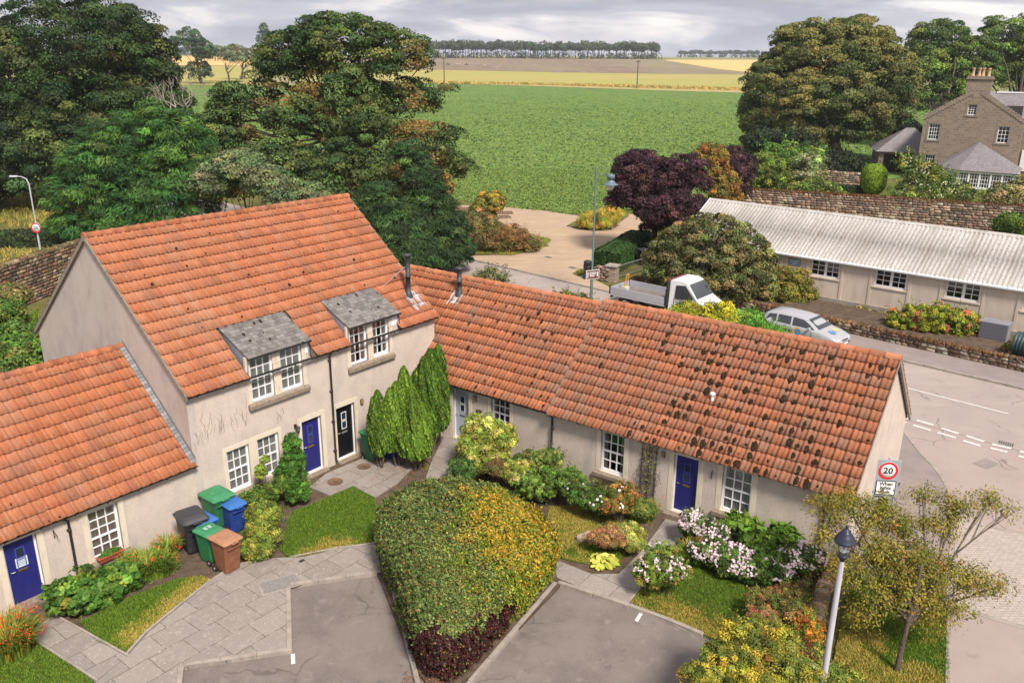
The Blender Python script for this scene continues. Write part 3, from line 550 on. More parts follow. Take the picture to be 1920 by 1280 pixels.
def moss(par, n, s0, s1, d0, z0, d1, z1, nc, seed, size=(.05, .13), dens=None, mt='moss'):
    rng = np.random.default_rng(seed); bm = bmesh.new(); e = Vector((0, d1-d0, z1-z0)); Ls = e.length; e.normalize(); nn = Vector((0, -e.z, e.y)) if e.z > 0 and d1 > d0 else Vector((0, e.z, -e.y))
    if nn.z < 0: nn = -nn
    g = Ls/nc; cnt = 0
    while cnt < n:
        s = rng.uniform(s0, s1); i = rng.integers(0, nc); 
        if dens is not None and rng.random() > dens(s, i/nc): continue
        s = s0+round((s-s0)/.3)*.3+rng.normal(0, .03)+.09; t_ = i*g-.01+abs(rng.normal(0, .035)); r = rng.uniform(*size)*(1 if rng.random() < .75 else .5)
        c = Vector((s, d0, z0))+e*t_+nn*(.052)
        m = bmesh.ops.create_icosphere(bm, subdivisions=2, radius=1)['verts']; rx, ry = r*rng.uniform(.4, .75), r*rng.uniform(.6, 1.25); ph = rng.uniform(0, 9, 3)
        for v in m:
            q = v.co; k = 1+.20*sin(q.x*4+ph[0])*sin(q.y*5+ph[1])+.15*sin(q.z*7+ph[2]+q.x*6); v.co = c+Vector((1, 0, 0))*q.x*rx*k+e*q.y*ry*k+nn*q.z*.028*k
        cnt += 1
    me = bpy.data.meshes.new('moss'); bm.to_mesh(me); bm.free(); me.polygons.foreach_set('use_smooth', [True]*len(me.polygons))
    o = link('moss', me, M[mt], par); o['kind'] = 'stuff'; return o
ORANGE = [lin(c) for c in ((164, 101, 69), (168, 105, 74), (159, 97, 66), (165, 108, 80), (150, 94, 69))]
ORW = [5, 4, 4, 2, 1.2]
REDS = [lin(c) for c in ((153, 96, 70), (148, 95, 71), (145, 97, 75), (144, 101, 81), (158, 100, 71), (140, 100, 81))]
REW = [4, 4, 3, 2.5, 2.5, 1.4]
def roof_base(par, s0, s1, D, he, hr, oh=.14, th=.06, cuts=()):
    """thin deck under the tiles + mortar verges"""
    k = (hr-he)/(D/2); mb = MB(); 
    p = [(-oh, he-k*oh-.0), (D/2, hr), (D+oh, he-k*oh), (D+oh, he-k*oh-th), (D/2, hr-th), (-oh, he-k*oh-th)]
    if cuts:
        yc = 1.42; lo = [(-oh, he-k*oh), (yc, he+k*yc), (yc, he+k*yc-th), (-oh, he-k*oh-th)]; p = [(yc, he+k*yc), (D/2, hr), (D+oh, he-k*oh), (D+oh, he-k*oh-th), (D/2, hr-th), (yc, he+k*yc-th)]; x = s0
        for a, b in list(cuts)+[(s1, None)]: mb.extr(lo, x, a); x = b
    mb.extr(p, s0, s1); return mb.build('roof_deck', M['tile_back'], par)
def verge(par, s, D, he, hr, oh=.16, w=.07):
    k = (hr-he)/(D/2); mb = MB()
    p = [(-oh, he-k*oh+.055), (D/2, hr+.055), (D+oh, he-k*oh+.055), (D+oh, he-k*oh-.10), (D/2, hr-.10), (-oh, he-k*oh-.10)]
    mb.extr(p, s, s+w); return mb.build('verge', M['mortar'], par)
def gutter(par, s0, s1, he, y=-.17, z=None, r=.055, brk=.9):
    z = he-.10 if z is None else z; mb = MB()
    n = 8; P = [(y+r*cos(pi+pi*k/n), z+r*sin(pi+pi*k/n)) for k in range(n+1)]; q = [(y+(r-.008)*cos(pi+pi*k/n), z+(r-.008)*sin(pi+pi*k/n)) for k in range(n+1)]
    mb.extr(P+q[::-1], s0, s1); x = s0+.3
    while x < s1: mb.box(x-.015, y-r-.006, z-r-.01, x+.015, -.002, z-r+.02); x += brk
    return mb.build('gutter', M['gutter'], par)
def pipe(par, s, z0, z1, y=-.05, top=-.17, name='downpipe', swan=True, r=.036, dx=0):
    mb = MB(); pts = ([(s+dx, top, z1), (s+dx*.8, top, z1-.10), (s, y-.02, z1-.28)] if swan else [(s, y-.02, z1)])+[(s, y-.02, z0+.16), (s, y-.09, z0+.06)]
    mb.tube(pts, r, 10); z = z0+.5
    while z < z1-.4: mb.lathe([(r, -.04), (r+.012, -.04), (r+.012, .04), (r, .04)], 10, (s, y-.02, z)); mb.box(s-.06, y, z-.015, s+.06, .0, z+.015); z += 1.15
    return mb.build(name, M['gutter'], par)
def lantern(par, x, z, name='wall_lantern', m='gutter', y=0):
    mb = MB(); mb.box(x-.05, y-.02, z-.1, x+.05, y-.0005, z+.06); mb.tube([(x, y-.02, z), (x, y-.12, z+.05), (x, y-.15, z+.02)], .012, 6); c = (x, y-.15, z-.18)
    mb.lathe([(.0, .24), (.03, .21), (.085, .16), (.085, .14)], 6, c); mb.lathe([(.03, -.06), (.045, -.03), (.05, .0), (0, .0)], 6, c)
    for k in range(6): a = k*pi/3; mb.bar((c[0]+.05*cos(a), c[1]+.05*sin(a), c[2]), (c[0]+.08*cos(a), c[1]+.08*sin(a), c[2]+.14), .008)
    o = mb.build(name, M[m], par); g = MB(); g.lathe([(.045, .0), (.074, .14)], 6, c); g.build('lamp_glass', M['glass'], o, fix=False); return o
def bulkhead(par, x, z, y=0):
    mb = MB(); mb.box(x-.07, y-.03, z-.11, x+.07, y-.0005, z+.11); o = mb.build('wall_lamp', M['flue'], par, bevel=.01); g = MB(); g.box(x-.055, y-.075, z-.095, x+.055, y-.03, z+.095); g.build('lamp_cover', M['amber'], o, bevel=.02); return o
M['amber'] = mat('amber_cover', (.32, .20, .07), .35, noise=[(14, .5, .7, (.18, .11, .05))])
def flue(par, s, d, z0, h, stays=False, cap=True, name='flue', r=.095):
    mb = MB(); mb.lathe([(r*2.1, -.22), (r*1.9, -.05), (r*1.35, .06), (r*1.25, .10), (r, .12), (r, h*.45), (r+.012, h*.45), (r+.012, h*.47), (r, h*.47), (r, h*.93), (r*1.15, h*.94), (r*.95, h*.96)], 16, (s, d, z0))
    mb.lathe([(r*.5, h*.93), (r*1.75, h*.955), (r*1.8, h*.985), (r*1.2, h), (0, h+.01)] if cap else [(r*1.2, h*.94), (r*1.5, h), (r*1.3, h+.02), (0, h+.02)], 16, (s, d, z0))
    o = mb.build(name, M['flue'], par)
    if stays: mb = MB(); mb.tube([(s, d+.05, z0+h*.72), (s-.95, d+.55, z0+.35)], .012, 5); mb.build('stay_rod', M['steel'], o)
    return o
def flash(par, s, d, z, k, w=.42, l=.55, seed=1):
    rng = np.random.default_rng(seed); mb = MB()
    for i in range(9):
        a = -w/2+w*i/9; y0 = -l*rng.uniform(.75, 1.1); mb.add([(s+a, d+.1, z+k*.1+.075), (s+a+w/9*.95, d+.1, z+k*.1+.075), (s+a+w/9*.95, d+y0, z+k*y0+.07), (s+a, d+y0*rng.uniform(.9, 1.1), z+k*y0+.07)], [(0, 1, 2, 3)], tuple(np.array([.33, .33, .34])*rng.uniform(.6, 1.4)))
    return mb.build('lead_flashing', M['slate'], par, fix=False)
# ---------------------------------------------------------------- two-storey house
TM = .8997; OM = (-9.709, 23.219, 0); LM, DM, HE, HR = 10.685, 9.693, 4.543, 8.557
h = thing('two_storey_house', 'tall pale roughcast house with two slate dormers, a blue door and a black door', 'house', OM, TM)
gw = [(1.12, 1.95, .66, 2.14), (2.26, 3.10, .70, 2.15)]; up1 = [(2.26, 3.13, 3.45, 5.0), (3.41, 4.29, 3.45, 5.0)]; up2 = [(6.40, 7.22, 3.52, 5.0), (7.47, 8.28, 3.55, 5.0)]
d1, d2 = (4.09, 4.87, .12, 2.14), (5.60, 6.40, .12, 2.14)
mb = MB(); holed(mb, .24, LM-.24, 0, HE, [g_ for g_ in gw+up1+up2]+[(4.06, 4.90, .1, 2.15), (5.57, 6.43, .1, 2.15)])
gable(mb, LM-.24, LM, DM, HE, HR-.05); mb.box(.24, DM-.24, 0, LM-.24, DM, HE)
wall_ = mb.build('wall', M['harl'], h, fix=False)
mb = MB(); gable(mb, 0, .24, DM, HE, HR-.05); mb.build('gable_wall', M['harl_grey'], h, 'stained grey gable wall')
mb = MB(); mb.box(.25, .3, 0, LM-.25, DM-.25, .02); mb.box(.25, .3, 2.6, LM-.25, DM-.25, 2.62); mb.box(3.3, 1.8, .02, 3.34, DM-.3, 2.6); mb.box(.3, 2.2, .02, LM-.3, 2.24, 2.6); mb.box(.3, 2.2, 2.62, LM-.3, 2.24, 5.5); mb.build('floor', M['room'], h)
mb = MB(); surround(mb, gw[0][0], gw[0][1], gw[0][2], gw[0][3], .13, .15); surround(mb, gw[1][0], gw[1][1], gw[1][2], gw[1][3], .13, .15); mb.box(gw[0][1]+.129, -.010, .68, gw[1][0]-.129, .09, 2.29); mb.build('window_surround', M['margin'], h)
for pr in (up1, up2):
    mb = MB()
    for q in pr: mb.box(q[0]-.15, -.012, q[2], q[0], .09, HE-.02); mb.box(q[1], -.0125, q[2], q[1]+.15, .09, HE-.02)
    mb.box(pr[0][0]-.15, .0, HE-.02, pr[0][0], .09, 5.02); mb.box(pr[0][1], .0, HE-.02, pr[1][0], .09, 5.02); mb.box(pr[1][1], .0, HE-.02, pr[1][1]+.15, .09, 5.02); mb.box(pr[0][0]-.15, .02, pr[0][2]-.04, pr[1][1]+.15, .09, pr[0][2]); mb.build('window_surround', M['margin'], h)
for q in ((4.06, 4.90, .17), (5.57, 6.43, .14)): mb = MB(); surround(mb, q[0], q[1], .1, 2.15, q[2], .17); mb.build('door_surround', M['margin'], h)
for x0, x1, z in ((.97, 3.25, .66), (2.08, 4.47, 3.45), (6.22, 8.46, 3.52)):
    mb = MB(); mb.extr([(-.13, z-.19), (.09, z-.19), (.09, z-.005), (-.10, z-.03), (-.13, z-.05)], x0, x1); mb.build('window_sill', M['sill'], h, bevel=.008)
for q in gw: sash(h, *q, y=.07)
for q in up1: sash(h, *q, y=.07)
for q in up2: sash(h, *q, curtain='curtain_dark', cs=.55)
door(h, 4.06, 4.90, .1, 2.15, 'door_blue', label='blue door with two small panes'); door(h, 5.57, 6.43, .1, 2.15, 'door_black', label='black door')
for x in (4.0, 5.5): mb = MB(); mb.box(x-.02, -.22, -.02, x+.98, .09, .098); mb.build('door_step', M['sill'], h, bevel=.01)
k = (HR-HE)/(DM/2)
roof_base(h, -.04, LM+.04, DM, HE, HR, cuts=[(2.15, 4.62), (6.28, 8.78)])
holesM = [(2.15, 4.62, -1, 1.45), (6.28, 8.78, -1, 1.45)]
def zM(s, t_, rng):
    c = pick(ORANGE, ORW, 1, rng, .035)[0]; f = np.clip(.30*(s < 2.8)+1.6*max(0, vnoise([[s*.6, t_*2.5, 3]], 1)[0]-.5), 0, 1)*rng.uniform(0, .7)
    return c*(1-f)+np.array(lin((180, 132, 104)))*f
rf = tiles('roof', h, -.06, LM+.08, -.20, HE-k*.20, DM/2, HR, 16, ORANGE, ORW, 1, holesM, zonefn=zM)
tiles('rear_roof', h, -.06, LM+.08, DM+.20, HE-k*.20, DM/2, HR, 16, ORANGE, ORW, 2, zonefn=zM)
ridge(rf, -.08, LM+.10, DM/2, HR+.05, ORANGE, 3)
moss(rf, 34, 0, LM, -.1, HE, DM/2-.3, HR-.2, 15, 4, (.03, .07), dens=lambda s, t_: (t_ > .3)*1.)
verge(h, -.085, DM, HE, HR); verge(h, LM+.02, DM, HE, HR)
gutter(h, -.05, LM+.05, HE-.04)
pipe(h, 5.40, .1, HE-.08)
for (a, b) in ((2.15, 4.62), (6.28, 8.78)):
    dm = MB(); ky = .47; zt = 5.02; yt = -.12
    # slate sheet with individual slates
    rng = np.random.default_rng(int(a*10)); dm.M = None
    y1 = 1.43; L_ = y1-yt; nr = 11; wdt = (b-a)
    z_ = lambda y: zt+ky*(y-yt)
    sl_ = MB(); sl_.extr([(yt, zt-.03), (yt, zt), (y1, z_(y1)), (y1, z_(y1)-.03)], a, b, (.12, .115, .12))
    for r in range(nr):
        x = a-rng.uniform(0, .1) if r % 2 else a
        while x < b:
            w_ = rng.uniform(.14, .22); x0_, x1_ = max(x, a), min(x+w_-.006, b); g0 = yt-.02+L_*r/nr; g1 = g0+L_/nr+.03; v_ = rng.uniform(.11, .22); cc = (v_*1.03, v_*.95, v_*.90)
            if x1_-x0_ > .03:
                j = rng.normal(0, .006); sl_.add([(x0_, g0+j, z_(g0)+.022), (x1_, g0+j, z_(g0)+.022), (x1_, g1, z_(g1)+.006), (x0_, g1, z_(g1)+.006), (x0_, g0+j, z_(g0)+.006), (x1_, g0+j, z_(g0)+.006)], [(0, 1, 2, 3), (4, 5, 1, 0)], cc)
            x += w_
    do = sl_.build('dormer_roof', M['slate'], h, fix=False)
    for c0, c1 in ((a+.02, a+.05), (b-.05, b-.02)):
        fr_ = MB(); fr_.extr([(-.03, 4.45), (y1+.05, HE+k*(y1+.05)), (y1+.05, z_(y1+.05)-.035), (-.03, z_(-.03)-.035)], c0, c1); fr_.build('dormer_cheek', M['lead'], do)
    mb = MB(); mb.box(a-.01, yt-.035, zt-.07, b+.01, yt-.002, zt-.005); mb.box(b-.02, -.05, 4.52, b+.005, .0, zt-.03); mb.build('fascia', M['gutter'], do)
    mb = MB(); mb.box(a+.06, .0, 5.0, b-.06, .14, zt-.035); mb.box(b-.33 if a < 5 else b-.45, .005, 4.55, b-.06, .12, 5.0); mb.build('window_head', M['white'], do)
    moss(do, 8, a+.2, b-.2, yt, zt-.03, y1-.1, z_(y1-.1)-.03, 9, int(a*9), (.04, .08))
flue(h, 10.11, .79, HE+k*.79+.05, 1.62, stays=True); flash(h, 10.2, .75, HE+k*.75+.02, k, .75, .55)
lantern(h, 3.80, 2.12); bulkhead(h, 6.78, 2.05)
# bare creeper stems left on the wall
rng = np.random.default_rng(5); mb = MB()
for i in range(34):
    s = rng.uniform(.1, 2.0); z = rng.uniform(2.5, 3.2)+.12*s; p = [(s, -.010, z)]
    for j in range(rng.integers(3, 7)): s += rng.normal(0, .028); z += rng.uniform(.03, .12); p.append((s, -.012, z))
    mb.tube(p, .0032, 4)
tag(mb.build('creeper_stems', M['stem'], None, loc=OM, rz=TM), 'bare dry creeper stems spreading over the house wall left of the dormer sill', 'creeper')
mb = MB()
for i in range(5):
    s = rng.uniform(3.0, 3.6); z = rng.uniform(2.4, 2.7); mb.tube([(s, -.01, z), (s+.03, -.012, z+.12), (s-.02, -.012, z+.25)], .005, 4)
tag(mb.build('creeper_stems', M['stem'], None, loc=OM, rz=TM), 'few short dry stems on the wall right under the left dormer sill', 'creeper')
# ---------------------------------------------------------------- left-hand cottage (flush with the house)
h = thing('cottage', 'low cottage at the left edge with a paper notice on its blue door', 'house', OM, TM)
kL = .836; DL = 6.9; heL, hrL = 2.32, 2.32+kL*3.45; X0 = -8.5
wd = [(-3.33, -2.46, .40, 1.93)]
mb = MB(); holed(mb, X0+.24, -.002, 0, heL, wd+[(-5.52, -4.68, -.16+.2, 1.98)]); gable(mb, X0, X0+.24, DL, heL, hrL-.05); mb.box(X0+.24, DL-.24, 0, -.002, DL, heL); mb.build('wall', M['harl'], h, fix=False)
mb = MB(); mb.box(X0+.3, .3, 0, -.05, DL-.3, .03); mb.box(X0+.3, 1.9, 0, -.05, 1.94, 2.3); mb.build('floor', M['room'], h)
mb = MB(); surround(mb, *wd[0], .16, .17); mb.build('window_surround', M['margin'], h); mb = MB(); surround(mb, -5.52, -4.68, .04, 1.98, .17, .18); mb.build('door_surround', M['margin'], h)
mb = MB(); mb.extr([(-.15, .22), (.09, .22), (.09, .395), (-.12, .37), (-.15, .35)], -3.52, -2.27); mb.build('window_sill', M['sill'], h, bevel=.008)
sash(h, *wd[0], curtain='curtain_dark', cs=1.0, rows=(2, 3)); door(h, -5.52, -4.68, .04, 1.98, 'door_blue', notice=True)
mb = MB(); mb.box(-5.62, -.20, -.05, -4.58, .09, .038+.08); mb.build('door_step', M['sill'], h)
roof_base(h, X0-.04, -.01, DL, heL, hrL)
rf = tiles('roof', h, X0-.06, -.06, -.20, heL-kL*.20, DL/2, hrL, 12, ORANGE, ORW, 21)
tiles('rear_roof', h, X0-.06, -.06, DL+.20, heL-kL*.20, DL/2, hrL, 12, ORANGE, ORW, 22)
ridge(rf, X0-.06, .0, DL/2, hrL+.05, ORANGE[:3], 23); moss(rf, 40, -6, -.1, -.15, heL-.12, DL/2-.2, hrL-.2, 11, 24, (.02, .055))
mb = MB()
for i in range(34):
    t0 = i/34; t1 = (i+.92)/34; y0 = -.15+t0*3.6; y1 = -.15+t1*3.6; mb.add([(-.16, y0, heL+kL*y0+.10), (.0-.002, y0, heL+kL*y0+.13), (-.002, y1, heL+kL*y1+.13), (-.16, y1, heL+kL*y1+.10)], [(0, 1, 2, 3)], tuple(np.array([.20, .20, .21])*random.uniform(.7, 1.4)))
    mb.add([(-.002, y0, heL+kL*y0+.13), (-.004, y0, heL+kL*y0+.27), (-.004, y1, heL+kL*y1+.27), (-.002, y1, heL+kL*y1+.13)], [(0, 1, 2, 3)], (.22, .22, .24))
mb.build('lead_flashing', M['slate'], h, fix=False)
gutter(h, X0, .02, heL-.04); pipe(h, -3.86, .05, heL-.05, dx=-.25)
mb = MB(); mb.tube([(-4.25, -.01, 2.0-.12), (-4.25, -.02, 1.62)], .012, 5); mb.tube([(-4.25, -.02, 1.85), (-4.25, -.16, 1.78), (-4.25, -.26, 1.74)], .010, 5); mb.tube([(-4.25, -.02, 1.66), (-4.25, -.10, 1.72), (-4.25, -.2, 1.755)], .008, 5); mb.build('hanging_basket_bracket', M['gutter'], h)
# ---------------------------------------------------------------- middle cottage and end cottage (the other range)
TR = -.6202; OR = (1.440, 27.026, 0); LR, DR, HRE, HRR = 10.07, 6.847, 2.486, 5.406; kR = (HRR-HRE)/(DR/2)
h = thing('cottage', 'middle cottage with the pale grey door between the tall house and the end cottage', 'house', OR, TR)
w1 = (-2.69, -1.84, 1.0, 2.28); dr = (-4.52, -3.74, .12, 2.18)
mb = MB(); holed(mb, -6.28, -.002, 0, HRE, [w1, dr]); mb.box(-9.5, DR-.24, 0, -.002, DR, HRE); gable(mb, -9.5, -9.3, DR, HRE, HRR-.05, yo=1.5); mb.build('wall', M['harl'], h, fix=False)
mb = MB(); mb.box(-6, .4, 0, -.3, DR-.3, .03); mb.box(-6.2, 1.9, 0, -.3, 1.94, 2.4); mb.build('floor', M['room'], h)
mb = MB(); surround(mb, *w1, .14, .12); mb.build('window_surround', M['margin'], h); mb = MB(); surround(mb, *dr, .15, .15); mb.build('door_surround', M['margin'], h)
mb = MB(); mb.extr([(-.12, .84), (.09, .84), (.09, .995), (-.10, .97), (-.12, .95)], -2.85, -1.68); mb.build('window_sill', M['sill'], h)
sash(h, *w1, curtain='curtain_dark', cs=.3, rows=(2, 2)); door(h, *dr, 'door_grey', label='pale grey door')
mb = MB(); mb.box(-3.36, -.03, 1.42, -3.10, -.001, 1.60); mb.build('name_plate', M['gutter'], h)
mb = MB()
for x in (-3.33, -3.21): mb.box(x, -.034, 1.44, x+.015, -.0305, 1.58); mb.box(x+.018, -.034, 1.50, x+.075, -.0305, 1.515); mb.box(x+.055, -.034, 1.518, x+.07, -.0305, 1.58)
mb.build('plate_marks', M['steel'], h)
bulkhead(h, -3.42, 2.02)
roof_base(h, -9.6, -.02, DR, HRE, HRR)
def zR(bias):
    def f(s, t_, rng):
        x = np.clip((s+8)/9+rng.normal(0, .15)+bias-.25+.9*(vnoise([[s*.5, t_*4, bias]], 1)[0]-.3), 0, 1); a = pick(ORANGE, ORW, 1, rng, .035)[0]; b_ = pick(REDS, REW, 1, rng, .05)[0]; return (a if rng.random() > x*.95 else b_)
    return f
rf = tiles('roof', h, -9.6, -.03, -.18, HRE-kR*.18, DR/2, HRR, 12, ORANGE, ORW, 31, zonefn=zR(0)); tiles('rear_roof', h, -9.6, -.03, DR+.18, HRE-kR*.18, DR/2, HRR, 12, ORANGE, ORW, 32, zonefn=zR(0))
ridge(rf, -9.6, -.05, DR/2, HRR+.05, ORANGE[:4], 33); moss(rf, 62, -7, -.1, -.1, HRE, DR/2-.2, HRR-.1, 12, 34, (.04, .10), dens=lambda s, t_: .15+.85*(s+7)/7)
gutter(h, -6.2, -.0, HRE-.03)
flue(h, -6.42, 2.81, HRE+kR*2.81+.05, 1.08, cap=True, r=.10); flash(h, -6.45, 2.75, HRE+kR*2.75+.02, kR, .55, .40, 4)
h = thing('cottage', 'end cottage with a weathered moss-dotted red roof, a blue door and two white sash windows', 'house', OR, TR)
w1, w2, dr = (1.98, 2.87, .72, 2.2), (6.29, 7.23, .68, 2.2), (4.66, 5.50, .10, 2.14)
mb = MB(); holed(mb, .0, LR-.24, 0, HRE+.02, [w1, w2, dr], y=-.03); mb.box(0, DR-.24, 0, LR-.24, DR, HRE); mb.build('wall', M['harl'], h, fix=False)
mb = MB(); gable(mb, LR-.24, LR, DR+.03, HRE+.02, HRR-.03, yo=0); 
for i, v in enumerate(mb.v): mb.v[i] = (v[0], v[1]-.03, v[2])
mb.build('gable_wall', M['harl'], h)
mb = MB(); mb.box(.3, .4, 0, LR-.3, DR-.3, .03); mb.box(.3, 1.9, 0, LR-.3, 1.94, 2.4); mb.build('floor', M['room'], h)
for q, n_ in ((w1, 'window_surround'), (w2, 'window_surround'), (dr, 'door_surround')): mb = MB(); mb.M = Matrix.Translation((0, -.03, 0)); surround(mb, *q, .16, .165); mb.build(n_, M['margin'], h)
for x0, x1, z in ((1.78, 3.07, .72), (6.09, 7.44, .68)):
    mb = MB(); mb.extr([(-.17, z-.18), (.06, z-.18), (.06, z-.005), (-.14, z-.03), (-.17, z-.05)], x0, x1); mb.build('window_sill', M['sill'], h, bevel=.008)
sash(h, *w1, y=.07, curtain='curtain', cs=.34); sash(h, *w2, y=.07, curtain='curtain'); door(h, *dr, 'door_blue', y=.09, label='blue door')
mb = MB(); mb.box(4.5, -.30, -.03, 5.65, .06, .095); mb.build('door_step', M['sill'], h)
H3, R3 = HRE+.05, HRR+.09
roof_base(h, .0, LR+.02, DR, H3-.02, R3-.02, oh=.18)
rf = tiles('roof', h, -.03, LR+.12, -.27, H3-kR*.27, DR/2, R3+.02, 13, REDS, REW, 41, lift=.03, zonefn=zR(.72)); tiles('rear_roof', h, -.03, LR+.12, DR+.25, H3-kR*.25, DR/2, R3+.02, 13, REDS, REW, 42, lift=.03)
verge(h, -.10, DR, H3+.02, R3+.03, oh=.25, w=.09)
ridge(rf, -.03, LR+.12, DR/2, R3+.09, ORANGE[:4]+REDS[:2], 43)
moss(rf, 250, .05, LR, -.2, H3-.1, DR/2-.1, R3-.02, 13, 44, (.06, .155), dens=lambda s, t_: (.06+.94*min(1, max(0, s-1.6)/3))*(1 if s < 8.6 else .35)*(.35+.65*(vnoise([[s, t_*5, 0]], .9)[0] > .45)))
moss(rf, 100, .05, LR, -.2, H3-.1, DR/2-.1, R3-.02, 13, 45, (.02, .045), mt='moss')
verge(h, LR+.06, DR, H3, R3+.02, oh=.24, w=.06)
gutter(h, .0, LR+.05, H3-.05, y=-.24); pipe(h, .04, .1, H3-.08, y=-.07, top=-.24); pipe(h, 9.42, .1, H3-.08, y=-.07, top=-.24, dx=.12)
mb = MB(); mb.lathe([(.05, -.1), (.05, .22), (.055, .25), (.09, .27), (.09, .31), (.06, .35), (0, .36)], 12, (5.25, 1.22, H3+kR*1.22+.05)); mb.build('vent_pipe', M['white'], h)
mb = MB(); mb.tube([(5.95, -.04, 1.95), (5.95, -.05, 1.65)], .010, 5); mb.tube([(5.95, -.05, 1.9), (5.95, -.17, 1.82), (5.95, -.25, 1.77)], .008, 5); mb.tube([(5.95, -.05, 1.69), (5.95, -.13, 1.76), (5.95, -.19, 1.80)], .006, 5); mb.build('hanging_basket_bracket', M['gutter'], h)
bulkhead(h, 4.28, 2.0, y=-.03)
# trellis with a bare climber
tr_ = thing('trellis', 'narrow wooden trellis with a straggly climber left of the end cottage door', 'trellis', OR, TR)
mb = MB()
for x in (3.55, 3.80, 4.05): mb.box(x-.012, -.075, .15, x+.012, -.055, 2.15)
for z in np.arange(.3, 2.15, .19): mb.box(3.5, -.093, z-.010, 4.10, -.0755, z+.010)
mb.build('lattice', M['bark'], tr_)
rng = np.random.default_rng(9); mb = MB()
for i in range(26):
    s, z = rng.uniform(3.5, 4.1), rng.uniform(.1, 1.2); p = [(s, -.10, z)]
    for j in range(rng.integers(4, 9)): s += rng.normal(0, .07); z += rng.uniform(.06, .22); p.append((min(max(s, 3.35), 4.3), -.10-.03*rng.random(), min(z, 2.3)))
    mb.tube(p, .007, 4)
st = mb.build('climber_stems', M['bark'], tr_)
P = np.column_stack([np.clip(rng.normal(3.85, .22, 420), 3.3, 4.4), -.12-.06*rng.random(420), rng.uniform(.2, 2.3, 420)]); P = P[(P[:, 2] > 1.9) | (rng.random(420) < .35)]
V, F = leaves(P, np.array([0, -1, .4])+rng.normal(size=(len(P), 3))*.5, .06, .7, rng); link('climber_leaves', mesh_np('climber_leaves', V, F, pick([G_(86, 100, 50), G_(140, 140, 70), G_(110, 80, 50)], [3, 1, 1], len(P), rng)), M['leaf'], tr_)
# ---------------------------------------------------------------- village hall
TH = -.69; OH = (11.65, 55.85, 0)
h = thing('village_hall', 'long single-storey hall with a white corrugated roof across the road', 'hall', OH, TH)
M['hall'] = mat('hall_render', (.60, .51, .43), .9, noise=[(2, .42, .64, (.51, .43, .355), (1, 1, .3)), (.7, .5, .7, (.45, .38, .33), (1, 1, .25), .6)], bump=(30, .3, .01))
M['corr'] = mat('corrugated_white', (.50, .475, .455), .75, noise=[(.8, .42, .62, (.40, .375, .355), (1, .25, .25)), (1.3, .54, .68, (.33, .29, .25), (4.5, .28, .28)), (9, .50, .62, (.33, .30, .27)), (22, .555, .64, (.16, .14, .11))])
HW, HH, HRd, LH = 7.6, 2.72, 4.75, 30
wins = [(4.72+3.83*i, 6.47+3.83*i, 1.50, 2.55) for i in range(7)]
mb = MB(); holed(mb, 0, LH, .0, HH-.12, wins); gable(mb, -.2, 0, HW, HH-.1, HRd-.12); gable(mb, LH, LH+.2, HW, HH-.1, HRd-.12); mb.box(0, HW-.2, 0, LH, HW, HH-.1)
mb.build('wall', M['hall'], h, fix=False)
for a, b, c, d in wins:
    for x in (a-.28, b+.13): mb = MB(); mb.box(x, -.035, .0, x+.15, .1, HH-.13); mb.build('pilaster', M['hall'], h)
    mb = MB(); mb.box(a-.10, -.05, c-.10, b+.10, .08, c-.03); mb.build('window_sill', M['hall'], h)
mb = MB(); mb.box(-.25, -.07, -.1, LH+.25, -.002, .30); mb.build('plinth', M['kerb'], h)
mb = MB(); mb.box(.1, .4, 0, LH-.1, HW-.3, .03); mb.box(.1, 3, 0, LH-.1, 3.04, 2.6); mb.box(.0, .3, 2.62, LH, HW-.3, 2.66); mb.build('floor', M['room'], h)
for a, b, c, d in wins:
    m_ = (a+b)/2; w_ = sash(h, a, m_+.03, c, d, nx=2, rows=(3,), curtain=None, fw=.075, bar=.035, bottom=.09); sash(h, m_+.03, b, c, d, nx=2, rows=(3,), curtain=None, fw=.075, bar=.035, bottom=.09)
kH = (HRd-HH)/(HW/2)
def corr(y0, z0, y1, z1, name):
    n = int(LH/.05); xs_ = np.linspace(-.35, LH+.35, n); e = np.array([y1-y0, z1-z0]); e /= np.linalg.norm(e); nn = np.array([-e[1], e[0]]); nn = nn if nn[1] > 0 else -nn
    hh = .028*np.cos(2*pi*xs_/.24)
    rows_ = []
    for t_, off in ((0, 0), (.5, 0), (.5, .02), (1, .02)): rows_.append(np.column_stack([xs_, y0+(y1-y0)*t_+nn[0]*(hh+off), z0+(z1-z0)*t_+nn[1]*(hh+off)]))
    V = np.vstack(rows_); F = np.array([(r*n+i, r*n+i+1, (r+1)*n+i+1, (r+1)*n+i) for r in range(3) for i in range(n-1)]); return link(name, mesh_np(name, V, F, smooth=False), M['corr'], h)
corr(-.22, HH-kH*.22, HW/2, HRd, 'roof'); corr(HW+.22, HH-kH*.22, HW/2, HRd, 'rear_roof')
mb = MB(); mb.extr([(HW/2-.22, HRd-.07), (HW/2, HRd+.06), (HW/2+.22, HRd-.07), (HW/2+.2, HRd-.10), (HW/2, HRd+.03), (HW/2-.2, HRd-.10)], -.36, LH+.36); mb.build('ridge_cap', M['corr'], h)
for x in (-.42, LH+.36):
    mb = MB(); mb.extr([(-.25, HH-kH*.25+.06), (HW/2, HRd+.07), (HW+.25, HH-kH*.25+.06), (HW+.25, HH-kH*.25-.12), (HW/2, HRd-.11), (-.25, HH-kH*.25-.12)], x, x+.05); mb.build('bargeboard', M['white'], h)
mb = MB(); mb.extr([(-.24, HH-.20), (-.10, HH-.24), (-.10, HH-.06), (-.26, HH-.11)], -.35, LH+.35); mb.build('fascia', M['white'], h)
